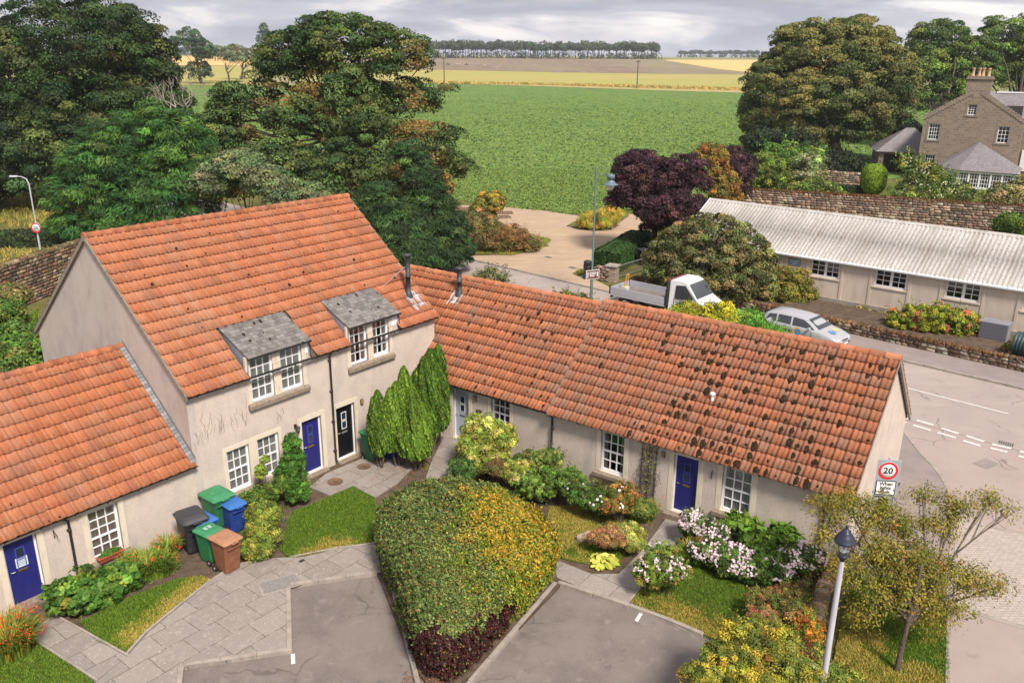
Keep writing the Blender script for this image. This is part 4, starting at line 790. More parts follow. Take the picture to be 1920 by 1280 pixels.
sg = MB(); sg.box(7.15, -.03, 1.93, 7.92, -.002, 2.36); so_ = sg.build('hall_sign', mat('sign_blue_grey', (.16, .23, .30), .5), h)
mb = MB(); ru = random.Random(5)
for z, x0, x1 in ((2.22, 7.22, 7.85), (2.12, 7.25, 7.80), (2.02, 7.40, 7.66)):
    x = x0
    while x < x1: w_ = ru.uniform(.02, .045); mb.box(x, -.034, z, x+w_, -.0305, z+.055); x += w_+.010
mb.build('sign_lettering', M['paper'], so_)
# ---------------------------------------------------------------- stone farmhouse far right
TS = -.555; OS = (50.1, 106.4, 0)
h = thing('stone_house', 'brown sandstone gable-fronted house with a four-pot chimney at the right edge', 'house', OS, TS)
M['ash'] = mat('sandstone', (.25, .19, .15), .95, extra=brickish(.62, .30, (.27, .205, .16), (.185, .14, .115), (.30, .25, .20), .022, (.34, .28, .22)), bump=(8, .6, .03))
M['sl2'] = mat('house_slate', (.2, .18, .19), .8, extra=brickish(.3, .2, (.22, .20, .21), (.17, .155, .165), (.10, .09, .095), .012, (.25, .23, .23), axis='XZ'), bump=(14, .4, .01))
M['sl3'] = mat('house_slate_side', (.2, .18, .19), .8, extra=brickish(.3, .2, (.22, .20, .21), (.17, .155, .165), (.10, .09, .095), .012, (.25, .23, .23), axis='YZ'), bump=(14, .4, .01))
fw_ = [(.70, 1.93, 4.80, 6.72), (8.12, 9.36, 4.80, 6.75), (4.56, 5.54, 7.85, 9.12), (.76, 1.93, 1.2, 3.02)]
E_, A_ = 7.5, 10.9; LW = 10.6
mb = MB(); holed(mb, 0, LW, -.3, E_, [f for f in fw_ if f[3] < E_], t=.4)
# pentagon top with attic window hole
holed(mb, 2.6, 8.0, E_, 9.2, [fw_[2]], t=.4)
sk = (A_-E_)/(LW/2)
mb.add([(0, 0, E_), (2.6, 0, E_), (2.6, 0, E_+sk*2.6)], [(0, 1, 2)]); mb.add([(LW, 0, E_), (8.0, 0, E_), (8.0, 0, E_+sk*2.6)], [(2, 1, 0)])
mb.add([(2.6, 0, 9.2), (8.0, 0, 9.2), (8.0, 0, E_+sk*2.6), (2.6, 0, E_+sk*2.6)][:2]+[(7.94, 0, 9.205), (2.66, 0, 9.205)], [(0, 1, 2, 3)])
mb.add([(2.6, 0, E_+sk*2.6), (2.6, 0, 9.2), (8, 0, 9.2), (8.0, 0, E_+sk*2.6), (LW/2, 0, A_)], [(0, 1, 2, 3, 4)]) if E_+sk*2.6 > 9.2 else mb.add([(2.65, 0, 9.2), (7.95, 0, 9.2), (LW/2, 0, A_)], [(0, 1, 2)])
mb.box(0, .4, -.3, .4, 11, E_); mb.box(LW-.4, .4, -.3, LW, 11, E_); mb.box(0, 11, -.3, LW, 11.4, E_)
mb.build('wall', M['ash'], h, fix=False)
mb = MB(); mb.box(.4, 2, 0, LW-.4, 2.05, 9); mb.box(.4, .5, 3.6, LW-.4, 10.9, 3.65); mb.build('floor', M['room'], h)
for f in fw_: mb = MB(); mb.box(f[0]-.22, -.03, f[2], f[0], .2, f[3]); mb.box(f[1], -.03, f[2], f[1]+.22, .2, f[3]); mb.box(f[0]-.22, -.032, f[3], f[1]+.22, .2, f[3]+.25); mb.box(f[0]-.25, -.07, f[2]-.17, f[1]+.25, .2, f[2]); mb.build('window_surround', M['sill'], h)
for f in fw_: sash(h, *f, y=.15, nx=(4 if f[0] < 4 else 3) if f[0] != .76 else 4, rows=(2, 2), curtain=None, fw=.09, bar=.05, bottom=.12)
mb = MB(); 
for sgn in (0, 1):
    mb = MB()
    for i in range(17):
        t0 = i/17; s0 = t0*LW/2*.93; z = E_+sk*s0; L_ = LW/2*.93/17; a = s0 if not sgn else LW-s0-L_; mb.box(a, -.06, z-.28, a+L_*1.02, .42, z+sk*L_+.10)
    mb.build('stepped_skew', M['ash'], h)
mb = MB(); mb.extr([(.0, 0), (0, 0), (0, 0)], 0, 0) if 0 else None
mb.add([(-.1, .42, E_-.05), (LW/2, .42, A_+.0), (LW/2, 11.5, A_), (-.1, 11.5, E_-.05)], [(0, 1, 2, 3)]); mb.add([(LW+.1, .42, E_-.05), (LW/2, .42, A_), (LW/2, 11.5, A_), (LW+.1, 11.5, E_-.05)], [(3, 2, 1, 0)])
mb.build('roof', M['sl3'], h, fix=False)
mb = MB(); mb.box(4.0, .0-.02, 9.9, 6.6, 1.1, 11.95); mb.box(3.85, -.17, 11.95, 6.75, 1.25, 12.1); mb.box(3.95, -.07, 12.1, 6.65, 1.15, 12.3); ch = mb.build('chimney', M['ash'], h)
for x in (4.45, 5.1, 5.5, 6.1): mb = MB(); mb.lathe([(.20, 0), (.20, .12), (.15, .16), (.14, .75), (.18, .80), (.18, .9), (.12, .9), (.12, .3)], 12, (x, .5, 12.3)); mb.build('chimney_pot', mat('pot_clay', (.52, .32, .20), .9) if x < 4.5 else bpy.data.materials['pot_clay'], ch)
# cross wing behind with slate roof
mb = MB(); mb.box(LW, 3.5, -.3, LW+12, 11, 7.3); mb.build('wing_wall', M['ash'], h)
mb = MB(); mb.extr([(3.2, 7.2), (7.2, 10.3), (11.3, 7.2)], 6.0, LW+12.3); mb.build('wing_roof', M['sl2'], h)
mb = MB(); mb.box(6.9, 7.0, 10.26, LW+12.3, 7.4, 10.42); mb.build('wing_ridge', M['white'], h)
mb = MB(); mb.box(LW+.3, 3.38, 1.4, LW+1.5, 3.49, 3.9); mb.build('wing_window', M['white'], h)
ev = [(2.3, .0), (2.9, -3.6), (5.0, -6.1), (11.1, -6.1), (11.4, 0)]; ap = (6.5, -.6, 4.85)
fr = MB()
pts = [(2.6, 0), (3.1, -3.4), (5.2, -5.8), (10.8, -5.8), (11.1, 0)]
for i in range(4):
    a = Vector((*pts[i], 0)); b = Vector((*pts[i+1], 0)); L = (b-a).length; n = max(2, round(L/1.15)); 
    fr.bar(a+Vector((0, 0, 1.9)), b+Vector((0, 0, 1.9)), .16, .28); fr.bar(a+Vector((0, 0, .0)), b+Vector((0, 0, .0)), .2, .5)
    for k_ in range(n+1): p = a.lerp(b, k_/n); fr.bar(p+Vector((0, 0, -.5)), p+Vector((0, 0, 1.9)), .26 if k_ in (0, n) else .20, .2)
    for k_ in range(n):
        for q in (.25, .5, .75): p = a.lerp(b, (k_+q)/n); fr.bar(p+Vector((0, 0, .2)), p+Vector((0, 0, 1.8)), .05)
        for z in (.65, 1.1, 1.5): fr.bar(a.lerp(b, k_/n)+Vector((0, 0, z)), a.lerp(b, (k_+1)/n)+Vector((0, 0, z)), .05)
cv = fr.build('sunroom', M['white'], h)
g = MB()
for i in range(4): a, b = pts[i], pts[i+1]; g.add([(*a, .2), (*b, .2), (*b, 1.8), (*a, 1.8)], [(0, 1, 2, 3)])
g.build('glass', M['glass'], cv, fix=False)
g = MB(); g.prism(pts+[], -.6, -.25); g.build('sunroom_floor', M['kerb'], cv)
g = MB(); n_ = len(ev)
for i in range(n_-1): g.add([(*ev[i], 2.05), (*ev[i+1], 2.05), ap], [(0, 1, 2)])
g.add([(*p, 2.0) for p in ev], [tuple(range(n_))]); g.build('sunroom_roof', M['sl2'], cv, fix=False)
# garage with pyramid roof
gx, gy, _ = (47.89, 112.88, -0)
h = thing('stone_garage', 'small stone garage with a pyramid slate roof and dark doors beside the farmhouse', 'garage', (gx, gy-1, 0), -.25)
mb = MB(); mb.box(-.3, 0, -.2, .3, .5, 2.7); mb.box(3.9, 0, -.2, 4.6, .5, 2.7); mb.box(6.6, 0, -.2, 7.2, .5, 2.7); mb.box(-.3, .5, -.2, 0, 6, 2.7); mb.box(6.9, .5, -.2, 7.2, 6, 2.7); mb.box(0, 5.7, -.2, 6.9, 6, 2.7); mb.box(-.3, -.02, 2.45, 7.2, .52, 2.8); mb.build('wall', M['ash'], h)
for a, b in ((.3, 3.9), (4.6, 6.6)): mb = MB(); mb.box(a, .3, -.2, b, .36, 2.45); mb.build('garage_door', M['door_black'], h)
mb = MB(); mb.add([(-.8, -.5, 2.75), (7.7, -.5, 2.75), (7.7, 6.5, 2.75), (-.8, 6.5, 2.75), (3.0, 2.8, 5.6), (4.0, 3.1, 5.6)], [(0, 1, 5, 4), (1, 2, 5), (2, 3, 4, 5), (3, 0, 4), (3, 2, 1, 0)]); mb.build('roof', M['sl2'], h, fix=False)
# ---------------------------------------------------------------- rubble walls
def rubble(name, label, pts, z0, z1, w, seed, cop=True, stone=.28, mossy=.0, cols=None, jz=.05, cat='wall', top=None, pal_top=None):
    """wall made of individual rough stones on both faces + coping; one mesh for the stones"""
    rng = np.random.default_rng(seed); cols = cols or [G_(150, 128, 108), G_(128, 108, 92), G_(104, 88, 78), G_(170, 150, 128), G_(120, 96, 80)]
    t = thing(name, label, cat, (pts[0][0], pts[0][1], 0)); o0 = Vector((pts[0][0], pts[0][1], 0)); core = MB(); Vs = []; Fs = []; Cs = []; b_ = 0
    ico = bmesh.new(); bmesh.ops.create_cube(ico, size=2); bmesh.ops.bevel(ico, geom=ico.edges[:], offset=.45, segments=1, affect='EDGES'); bmesh.ops.triangulate(ico, faces=ico.faces)
    IV = np.array([v.co[:] for v in ico.verts]); IF = np.array([[v.index for v in f.verts] for f in ico.faces]); ico.free()
    def stone_(c, ax, sz, col):
        nonlocal b_
        v = IV*(1+rng.normal(0, .10, IV.shape)); v = v*np.array(sz)/2; q = c+v[:, :1]*ax[0]+v[:, 1:2]*ax[1]+v[:, 2:]*np.array([0, 0, 1]); Vs.append(q); Fs.append(IF+b_); b_ += len(IV); Cs.append(np.tile(col, (len(IF), 1)))
    for i in range(len(pts)-1):
        a = Vector((*pts[i][:2], 0))-o0; b = Vector((*pts[i+1][:2], 0))-o0; d = b-a; L = d.length; d /= L; nrm = Vector((-d.y, d.x, 0))
        core.prism([tuple((a+nrm*s_*(w/2-.05)+d*0)[:2]) if 0 else ((a+nrm*(w/2-.06)).x, (a+nrm*(w/2-.06)).y)] and [((a+nrm*(w/2-.06)).x, (a+nrm*(w/2-.06)).y), ((a-nrm*(w/2-.06)).x, (a-nrm*(w/2-.06)).y), ((b-nrm*(w/2-.06)).x, (b-nrm*(w/2-.06)).y), ((b+nrm*(w/2-.06)).x, (b+nrm*(w/2-.06)).y)], z0-.2, z1-.03)
        z = z0; D_ = np.array(d); N_ = np.array(nrm)
        while z < z1-.04:
            hgt = min(rng.uniform(.5, .85)*stone, z1-z+.02)
            for sd_ in (-1, 1):
                s = -rng.uniform(0, stone)
                while s < L:
                    l_ = rng.uniform(.7, 1.9)*stone; c = np.array(a)+D_*(s+l_/2)+N_*sd_*(w/2-.07)+np.array([0, 0, z+hgt/2]); stone_(c, (D_, N_), (l_*.97, .20, hgt*.96), pick(cols, [1]*len(cols), 1, rng, .15)[0]); s += l_
            z += hgt
        if cop:
            s = 0
            while s < L: l_ = rng.uniform(.5, 1.3)*stone; stone_(np.array(a)+D_*(s+l_/2)+np.array([0, 0, z1+rng.uniform(0, jz)]), (D_, N_), (l_*1.02, w*1.04, .16+jz), pick(pal_top or cols, [1]*len(pal_top or cols), 1, rng, .2)[0]); s += l_
    core.build('wall_core', M['mortar'], t); link('stones', mesh_np('stones', np.vstack(Vs), np.vstack(Fs), np.vstack(Cs)), M['stone_attr'], t); return t
M['stone_attr'] = mat('field_stone', rough=.95, attr=True, noise=[(9, .5, .7, (.16, .13, .10), (1, 1, 1), .7), (13, .55, .68, (.50, .47, .41), (1, 1, 1), .75)], bump=(18, .8, .02), spec=.15)
MOSSY = [G_(92, 62, 36), G_(110, 70, 38), G_(70, 48, 32), G_(84, 66, 38)]
def cushions(par, pts, z, w, n, seed, pal, r=(.10, .28), flat=.4, leaf=.05, nl=40):
    rng = np.random.default_rng(seed); seg = np.array([p[:2] for p in pts], float); d = np.diff(seg, axis=0); Ls = np.linalg.norm(d, axis=1); cum = np.r_[0, np.cumsum(Ls)]
    t_ = rng.uniform(0, cum[-1], n); i = np.clip(np.searchsorted(cum, t_)-1, 0, len(Ls)-1); f = (t_-cum[i])/Ls[i]; c = seg[i]+d[i]*f[:, None]; nr = np.column_stack([-d[i][:, 1], d[i][:, 0]])/Ls[i][:, None]; c = c+nr*rng.uniform(-w/2, w/2, (n, 1))
    R = rng.uniform(*r, n); C = np.column_stack([c, np.full(n, z)]); ci = np.repeat(np.arange(n), nl); q = rdir(len(ci), rng); q[:, 2] = np.abs(q[:, 2])*.9; P = C[ci]+q*R[ci][:, None]*np.array([1, 1, flat]); P[:, 2] -= rng.random(len(P))**2*.12
    V, F = leaves(P, q+rng.normal(size=q.shape)*.4, leaf*rng.uniform(.7, 1.4, len(P)), .8, rng); cc = pick(pal, [1]*len(pal), n, rng, .2)[ci]; V = V-np.array([par.location.x, par.location.y, 0]); return link('moss', mesh_np('moss', V, F, np.clip(cc*(1+rng.normal(0, .15, (len(ci), 1))), .005, 1)), M['leaf'], par)
p_ = [kr(12.2, 2.62), kr(20, 2.66), kr(28, 2.62), kr(44, 2.6)]
wl = rubble('roadside_wall', 'low rubble wall capped with rust-brown moss along the far pavement', p_, 0, .55, .42, 51, jz=.06, pal_top=MOSSY, cols=[G_(120, 100, 84), G_(96, 78, 62), G_(76, 58, 44), G_(160, 146, 130), G_(84, 60, 42)]); cushions(wl, p_, .63, .42, 520, 52, MOSSY+[G_(120, 84, 30)], r=(.10, .22), nl=36); 
gp = [(21.586, 80.414), (30.27, 79.71), (39.022, 74.826), (52, 66), (62, 60)]
gp = [(21.69, 80), (29.57, 77), (36.68, 74), (43.43, 71), (56, 66)]
wl = rubble('garden_wall', 'tall lichen-spotted rubble garden wall behind the white hall roof', gp, -.2, 2.35, .55, 53, stone=.36, jz=.06, pal_top=MOSSY+[G_(110, 84, 60)], cols=[G_(140, 118, 100), G_(112, 94, 82), G_(170, 152, 134), G_(96, 78, 66), G_(128, 104, 84)]); cushions(wl, gp, 2.5, .55, 500, 54, MOSSY, r=(.12, .34), nl=36)
lp = [(-29.51, 43.48, -0.01), (-28.92, 45.48, -0), (-28.26, 50.65, -0), (-27.34, 55.18, -0)]
wl = rubble('boundary_wall', 'high old rubble wall crossing behind the tall house gable at the left', lp, 0, 2.601, .5, 55, stone=.32, jz=.05, cols=[G_(128, 104, 84), G_(96, 78, 66), G_(150, 130, 108), G_(110, 72, 56), G_(76, 64, 56)]); cushions(wl, lp, 2.601+.1, .5, 160, 56, [G_(110, 110, 60), G_(90, 80, 50)], nl=30)
gp2 = [(9.55, 21.15), (8.761, 20.042), (8.061, 18.635), (7.503, 17.379), (6.6, 15.7)]
wl = rubble('low_wall', 'narrow crumbling stone edging wall beside the lamp post in the right foreground', gp2, 0, .34, .34, 57, stone=.24, jz=.05, cols=[G_(150, 128, 104), G_(170, 150, 124), G_(120, 100, 80), G_(100, 82, 60)]); cushions(wl, gp2, .42, .34, 60, 58, [G_(120, 120, 60), G_(150, 128, 80)], r=(.08, .2), nl=36)
gp3 = [(5.59, 54.64), (6.19, 54.25)]
wl = rubble('gate_wall', 'short stub of stone wall joining the gate pillar beside the litter bin', gp3, 0, .85, .4, 59, stone=.24)
px_, py_, _ = (6.61, 54.25, -0)
pl = thing('gate_pillar', 'square stone gate pillar with a flat cap beside the track', 'pillar', (px_, py_, 0), -.5)
mb = MB(); mb.box(-.33, -.33, -.1, .33, .33, 1.02); mb.build('shaft', M['ash2'] if 'ash2' in M else mat('pillar_stone', (.25, .2, .16), .95, extra=brickish(.35, .2, (.34, .27, .21), (.24, .19, .15), (.16, .13, .10), .02), bump=(10, .8, .03)), pl, bevel=.02); mb = MB(); mb.box(-.42, -.42, 1.02, .42, .42, 1.12); mb.build('cap', M['kerb'], pl, bevel=.02)
fx = thing('railing', 'low iron railing on a kerb running back from the gate pillar', 'railing', (px_, py_, 0))
mb = MB(); a = Vector((.4, .3, 0)); b = Vector((4.6, 5.2, 0)); 
for z in (.25, .95): mb.bar(a+Vector((0, 0, z)), b+Vector((0, 0, z)), .05)
mb.build('rail', M['steel'], fx); mb = MB()
for i in range(40): p = a.lerp(b, i/39); mb.bar(p+Vector((0, 0, .05)), p+Vector((0, 0, .95)), .02)
mb.build('bars', M['bark'], fx)
fwl = rubble('field_wall', 'distant broken stone wall in the farmhouse garden behind the hedge', [(36.24, 100.89), (40.54, 98.13)], -.1, 1.5, .5, 60, stone=.4)

# ================================================================= VEGETATION
def off(V, b): return V-np.array([b[0], b[1], b[2]])
def tree(name, label, cat, base, lobes, ncl, cr, nl, leaf, pal, w, seed, trunk=.35, topz=.75, nb=16, bark='bark', group=None, mt='leaf', **kw):
    t = thing(name, label, cat, base, 0, group); rng = np.random.default_rng(seed+1000)
    V, F, c, C = crown(lobes, ncl, cr, nl, leaf, pal, w, seed, **kw)
    link('crown', mesh_np('crown', off(V, base), F, c), M[mt], t)
    L = np.array(lobes); top = L[np.argmax(L[:, 2])]; mb = MB()
    tz = base[2]+(L[:, 2].max()-base[2])*topz; cx, cy = np.average(L[:, 0], weights=L[:, 3]), np.average(L[:, 1], weights=L[:, 3])
    branches(mb, (0, 0, -.1), (cx-base[0], cy-base[1], tz-base[2]), C-np.array(base), rng, trunk, nb, rmin=max(.015, trunk*.1))
    mb.build('trunk', M[bark], t, fix=False); return t
def shrub(name, label, lobes, ncl, cr, nl, leaf, pal, w, seed, cat='shrub', group=None, stems=6, mt='leaf', wild=1.0, **kw):
    L = np.array(lobes); z0 = max(0, min(l[2]-l[5] for l in lobes)); base = (float(L[:, 0].mean()), float(L[:, 1].mean()), .05)
    t = thing(name, label, cat, base, 0, group); rng = np.random.default_rng(seed+500)
    kw.setdefault('low', -.75); kw.setdefault('flat', .8); kw.setdefault('depth', (.62, 1.04))
    V, F, c, C = crown(lobes, ncl, cr, nl, leaf, pal, w, seed, **kw)
    # loose shoots break the outline
    if wild:
        ns_ = int(26*len(L)); li_ = rng.integers(0, len(L), ns_); dd = rdir(ns_, rng); dd[:, 2] = np.abs(dd[:, 2])*1.1-.25; dd = unit(dd); P0 = L[li_, :3]+dd*L[li_, 3:6]*rng.uniform(.75, 1.0, (ns_, 1)); gd = unit(dd*.8+[0, 0, .55]+rng.normal(0, .35, (ns_, 3))); ln = rng.uniform(.35, 1.0, ns_)*np.mean(L[:, 3])*.75*wild; m_ = 12
        u_ = np.tile(np.linspace(.1, 1, m_), ns_); ii = np.repeat(np.arange(ns_), m_); PP = P0[ii]+gd[ii]*(ln[ii]*u_)[:, None]+np.array([0, 0, -.25])*(ln[ii]*u_**2)[:, None]+rng.normal(0, leaf*.35, (len(ii), 3)); V2, F2 = leaves(PP, rng.normal(size=PP.shape)+[0, 0, .7], leaf*rng.uniform(.7, 1.3, len(PP)), kw.get('aspect', .6), rng, None, kw.get('k', 4)); c2 = pick(pal, w, ns_, rng, .15)[ii]
        V = np.vstack([V, V2]); F = np.vstack([F, F2+F.max()+1]); c = np.vstack([c, c2])
    V[:, 2] = np.maximum(V[:, 2], .06)
    link('foliage', mesh_np('foliage', off(V, base), F, c), M[mt], t)
    if stems:
        mb = MB(); r = float(L[:, 3].mean())
        for i in rng.choice(len(C), min(stems, len(C)), replace=False):
            p = C[i]-np.array(base); a = np.array([p[0]*.25, p[1]*.25, -.05]); m = (a+p)/2+rng.normal(0, .05*r, 3); mb.tube([a, m, p], [.03*max(.5, r), .02*max(.5, r), .008], 5, cap=False)
        mb.build('stems', M['bark'], t, fix=False)
    return t
def flowers(t, P, Nn, size, pal, w, seed, name='flowers', k=6, aspect=1.0, mt='petal'):
    rng = np.random.default_rng(seed); V, F = leaves(P, Nn, size*rng.uniform(.75, 1.2, len(P)), aspect, rng, None, k)
    V = V-np.array(t.location[:]); o = link(name, mesh_np(name, V, F, pick(pal, w, len(P), rng, .06)), M[mt], t); o['kind'] = 'stuff'; return o
DG = [G_(48, 68, 42), G_(58, 78, 46), G_(40, 58, 38), G_(78, 90, 52)]           # dark sycamore greens
BR = [G_(128, 104, 66), G_(138, 112, 72), G_(112, 96, 60)]
# --- left sycamore
L1 = [(-41, 84, 14.21, 7.55, 6.23, 4.91), (-45.99, 82, 9.66, 5.5, 6.09, 6.68), (-38.56, 84, 8.39, 5.92, 6.13, 6.34), (-36.28, 86, 12.54, 3.11, 3.55, 3.99), (-34.12, 84, 8.92, 2.57, 3.13, 3.69), (-43.56, 80, 4.49, 5.49, 5.05, 4.61), (-37.62, 82, 3.31, 4.11, 3.9, 3.69), (-49.08, 78, 3.23, 3.43, 3.97, 4.52)]
tree('sycamore_tree', 'huge dark green sycamore filling the top left corner', 'tree', (-41.03, 79.53, -0), L1, 760, 1.2, 230, .24, DG, [4, 4, 3, 2], 61, trunk=.7, topz=.7, nb=40, flat=.6, fill=.4, depth=(.70, 1.04))
# --- middle sycamore with brown dieback and open limbs
def zmid(C, rng):
    n = vnoise(C, .28); c = pick([G_(62, 82, 46), G_(76, 94, 52), G_(50, 70, 42), G_(96, 106, 60)], [3, 3, 3, 1.2], len(C), rng, .2); b = pick(BR, [1, 1, 1], len(C), rng, .15)
    f = np.clip((n-.53)*5, 0, .85)[:, None]; return c*(1-f)+b*f
L3 = [(-13.59, 70, 14.76, 4.18, 3.12, 2.06), (-17.28, 71, 13.33, 2.99, 2.59, 2.19), (-9.72, 69, 13.8, 2.57, 2.3, 2.04), (-20.66, 70, 10.47, 3.07, 2.52, 1.97), (-23.3, 68, 7.38, 2.95, 2.51, 2.08), (-13.41, 68, 11.03, 2.9, 2.51, 2.12), (-8.71, 70, 10.57, 2.13, 1.94, 1.75), (-16.37, 66, 9.14, 2.43, 2.05, 1.67), (-10.76, 66, 7.6, 3.27, 2.89, 2.52), (-7.41, 67, 7.13, 2.29, 2.1, 1.92), (-5.65, 68, 5.37, 2.21, 1.76, 1.31), (-9.09, 65, 4.92, 3.67, 2.88, 2.1), (-12.95, 64, 5.42, 3.21, 2.63, 2.06), (-17.46, 63, 5.9, 3.55, 2.68, 1.82), (-20.75, 62, 5.23, 3.12, 2.46, 1.8), (-14.25, 62, 3.34, 3.15, 2.28, 1.41), (-4.87, 69, 11.66, 0.92, 0.68, 0.43), (-4.68, 68, 7.95, 0.59, 0.47, 0.34), (-6.23, 70, 10.68, 0.68, 0.54, 0.39)]
tree('sycamore_tree', 'wide open-crowned sycamore with rusty brown patches behind the tall house', 'tree', (-14.7, 78.6, -0.01), L3, 800, .95, 170, .23, DG, [3, 3, 2, 1], 62, trunk=.55, topz=.62, nb=70, zone=zmid, flat=.5, fill=.12, depth=(.76, 1.05), low=-.4, dense=.7)
# bright feathery conifer
CG = [G_(56, 90, 46), G_(72, 106, 52), G_(42, 72, 40), G_(90, 122, 60)]
Lc = [(-26.12, 63, 9.08, 1.16, 1.34, 1.51), (-27.81, 63, 8.05, 2.73, 2.26, 1.8), (-24.69, 63, 8.07, 1.75, 1.78, 1.8), (-29.17, 62, 6.31, 3.1, 2.54, 1.99), (-24.95, 62, 5.97, 3.1, 2.65, 2.19), (-30.18, 61, 4.14, 2.89, 2.44, 1.98), (-25.62, 61, 3.6, 3.68, 3.03, 2.38), (-30.39, 60, 2.19, 2.38, 1.78, 1.18), (-27.34, 60, 2.02, 3.46, 2.52, 1.58)]
tree('conifer_tree', 'bright green feathery conifer between the two big sycamores', 'conifer', (-28.91, 63.5, -0), Lc, 520, .95, 110, .42, CG, [3, 3, 3, 1], 63, trunk=.3, topz=.9, nb=10, tangmode='droop', aspect=.16, flat=.45, fill=.25, depth=(.75, 1.08))
CD = [G_(46, 68, 40), G_(56, 82, 46), G_(38, 56, 36), G_(72, 96, 52)]
for i, (lb, lobes, base) in enumerate([('dark green conifer in front of the brown sycamore, just right of the house ridge', [(-6.01, 57, 5.89, 0.79, 0.87, 0.96), (-5.86, 57, 4.45, 1.44, 1.39, 1.33), (-5.61, 57, 2.81, 2.11, 1.88, 1.65), (-4.93, 56, 1.37, 1.95, 1.64, 1.34), (-7.22, 60, 7.12, 0.97, 1.06, 1.15)], (-5.58, 55.99, -0.01)), ('lower dark conifer peeping over the right end of the tall roof', [(-8.55, 54, 5.38, 0.68, 0.76, 0.84), (-8.48, 54, 4.42, 1.17, 1.11, 1.06), (-7.49, 54, 3.39, 1.66, 1.54, 1.42), (-6.72, 53, 2.03, 1.71, 1.56, 1.4)], (-7.42, 53.35, -0))]):
    tree('conifer_tree', lb, 'conifer', base, lobes, 380, .7, 120, .36, CD, [3, 3, 3, 1], 64+i, trunk=.22, topz=.9, nb=6, tangmode='droop', aspect=.18, flat=.5, fill=.35)
# grey-green rounded saplings below
SG = [G_(96, 112, 84), G_(80, 98, 70), G_(112, 122, 92), G_(70, 86, 60)]
for i, lb_ in enumerate([(-19.17, 60, 6.35, 1.58, 1.37, 1.16), (-16.98, 59, 5.5, 1.41, 1.2, 0.99), (-21.25, 60, 5.13, 1.44, 1.38, 1.32), (-14.76, 58, 4.68, 2.02, 1.54, 1.05)]):
    b = (lb_[0], lb_[1], 0); tree('sapling_tree', ['grey-green round-headed young tree in the row behind the tall roof, tallest of the four', 'small grey-green young tree right of the tallest one behind the roof', 'grey-green young tree beside the feathery conifer', 'spreading grey-green young tree nearest the middle of the roof ridge'][i], 'tree', b, [lb_], 90, .6, 130, .20, SG, [3, 3, 2, 1], 70+i, trunk=.12, nb=8, group='young trees behind the tall house')
# dead pale limbs
dt = thing('dead_tree', 'bare pale dead branches rising above the feathery conifer', 'dead tree', (-29.3, 72.58, -0)); rng = np.random.default_rng(77); mb = MB(); b = np.array(dt.location[:])
root = np.array((-24.39, 64, 8.83))-b; mb.tube([(0, 0, 0), tuple(root*.6), tuple(root)], [.22, .15, .09], 7)
def limb(p, d, l, r, dep):
    q = p+d*l; m = (p+q)/2+rng.normal(0, l*.10, 3); mb.tube([tuple(p), tuple(m), tuple(q)], [r, r*.8, r*.55], 5, cap=False)
    if dep:
        for k_ in range(rng.integers(2, 4)): dd = d+rng.normal(0, .55, 3); dd[2] += .15; limb(q, dd/np.linalg.norm(dd), l*rng.uniform(.6, .85), r*.55, dep-1)
for d in ((-.8, 0, .6), (-.3, .1, .9), (.1, 0, 1), (-.6, .2, .5), (-1, 0, .35), (.25, 0, .8)): d = np.array(d); limb(root, d/np.linalg.norm(d), 1.5, .09, 3)
mb.build('branches', M['pale_bark'], dt, fix=False)
# --- far left group in the fields
FP = [G_(62, 84, 62), G_(78, 98, 74), G_(52, 72, 56)]
b = (-120.28, 337.88, 2.78)
tree('field_tree', 'tall ivy-clad tree standing in the fields on the left', 'tree', b, [(b[0]-3, b[1], b[2]+15.5, 5.4, 5, 4.6), (b[0]+2.5, b[1], b[2]+11.5, 4.2, 4, 3.8), (b[0]-.3, b[1], b[2]+4.6, 3.8, 3.8, 4.8)], 150, 1.3, 90, .55, FP, [1, 1, 1], 80, trunk=.5, nb=8)
b = (-114.3, 353.14, 2.98)
tree('field_tree', 'leaning grey willow in the fields left of the brown-patched sycamore', 'tree', b, [(b[0]-4, b[1], b[2]+10.5, 5.5, 4, 3), (b[0]+3, b[1], b[2]+9.5, 4.5, 4, 3)], 90, 1.2, 80, .5, [G_(110, 122, 104), G_(92, 104, 88)], [1, 1], 81, trunk=.35, nb=8)
b = (-117.55, 379.12, 3.31)
tree('field_tree', 'forked grey willow at the back of the fields', 'tree', b, [(b[0]-2, b[1], b[2]+11, 5, 4, 3), (b[0]+6, b[1], b[2]+10, 5.5, 4, 3)], 90, 1.2, 80, .5, [G_(118, 124, 104), G_(96, 104, 84)], [1, 1], 82, trunk=.45, nb=8)
b = (-186.04, 665.54, 6.82)
tree('field_tree', 'far pointed tree rising behind the left side of the brown sycamore', 'tree', b, [(b[0], b[1], b[2]+16, 5, 5, 12)], 60, 2, 60, 1.2, FP, [1, 1, 1], 83, trunk=.4, nb=4)
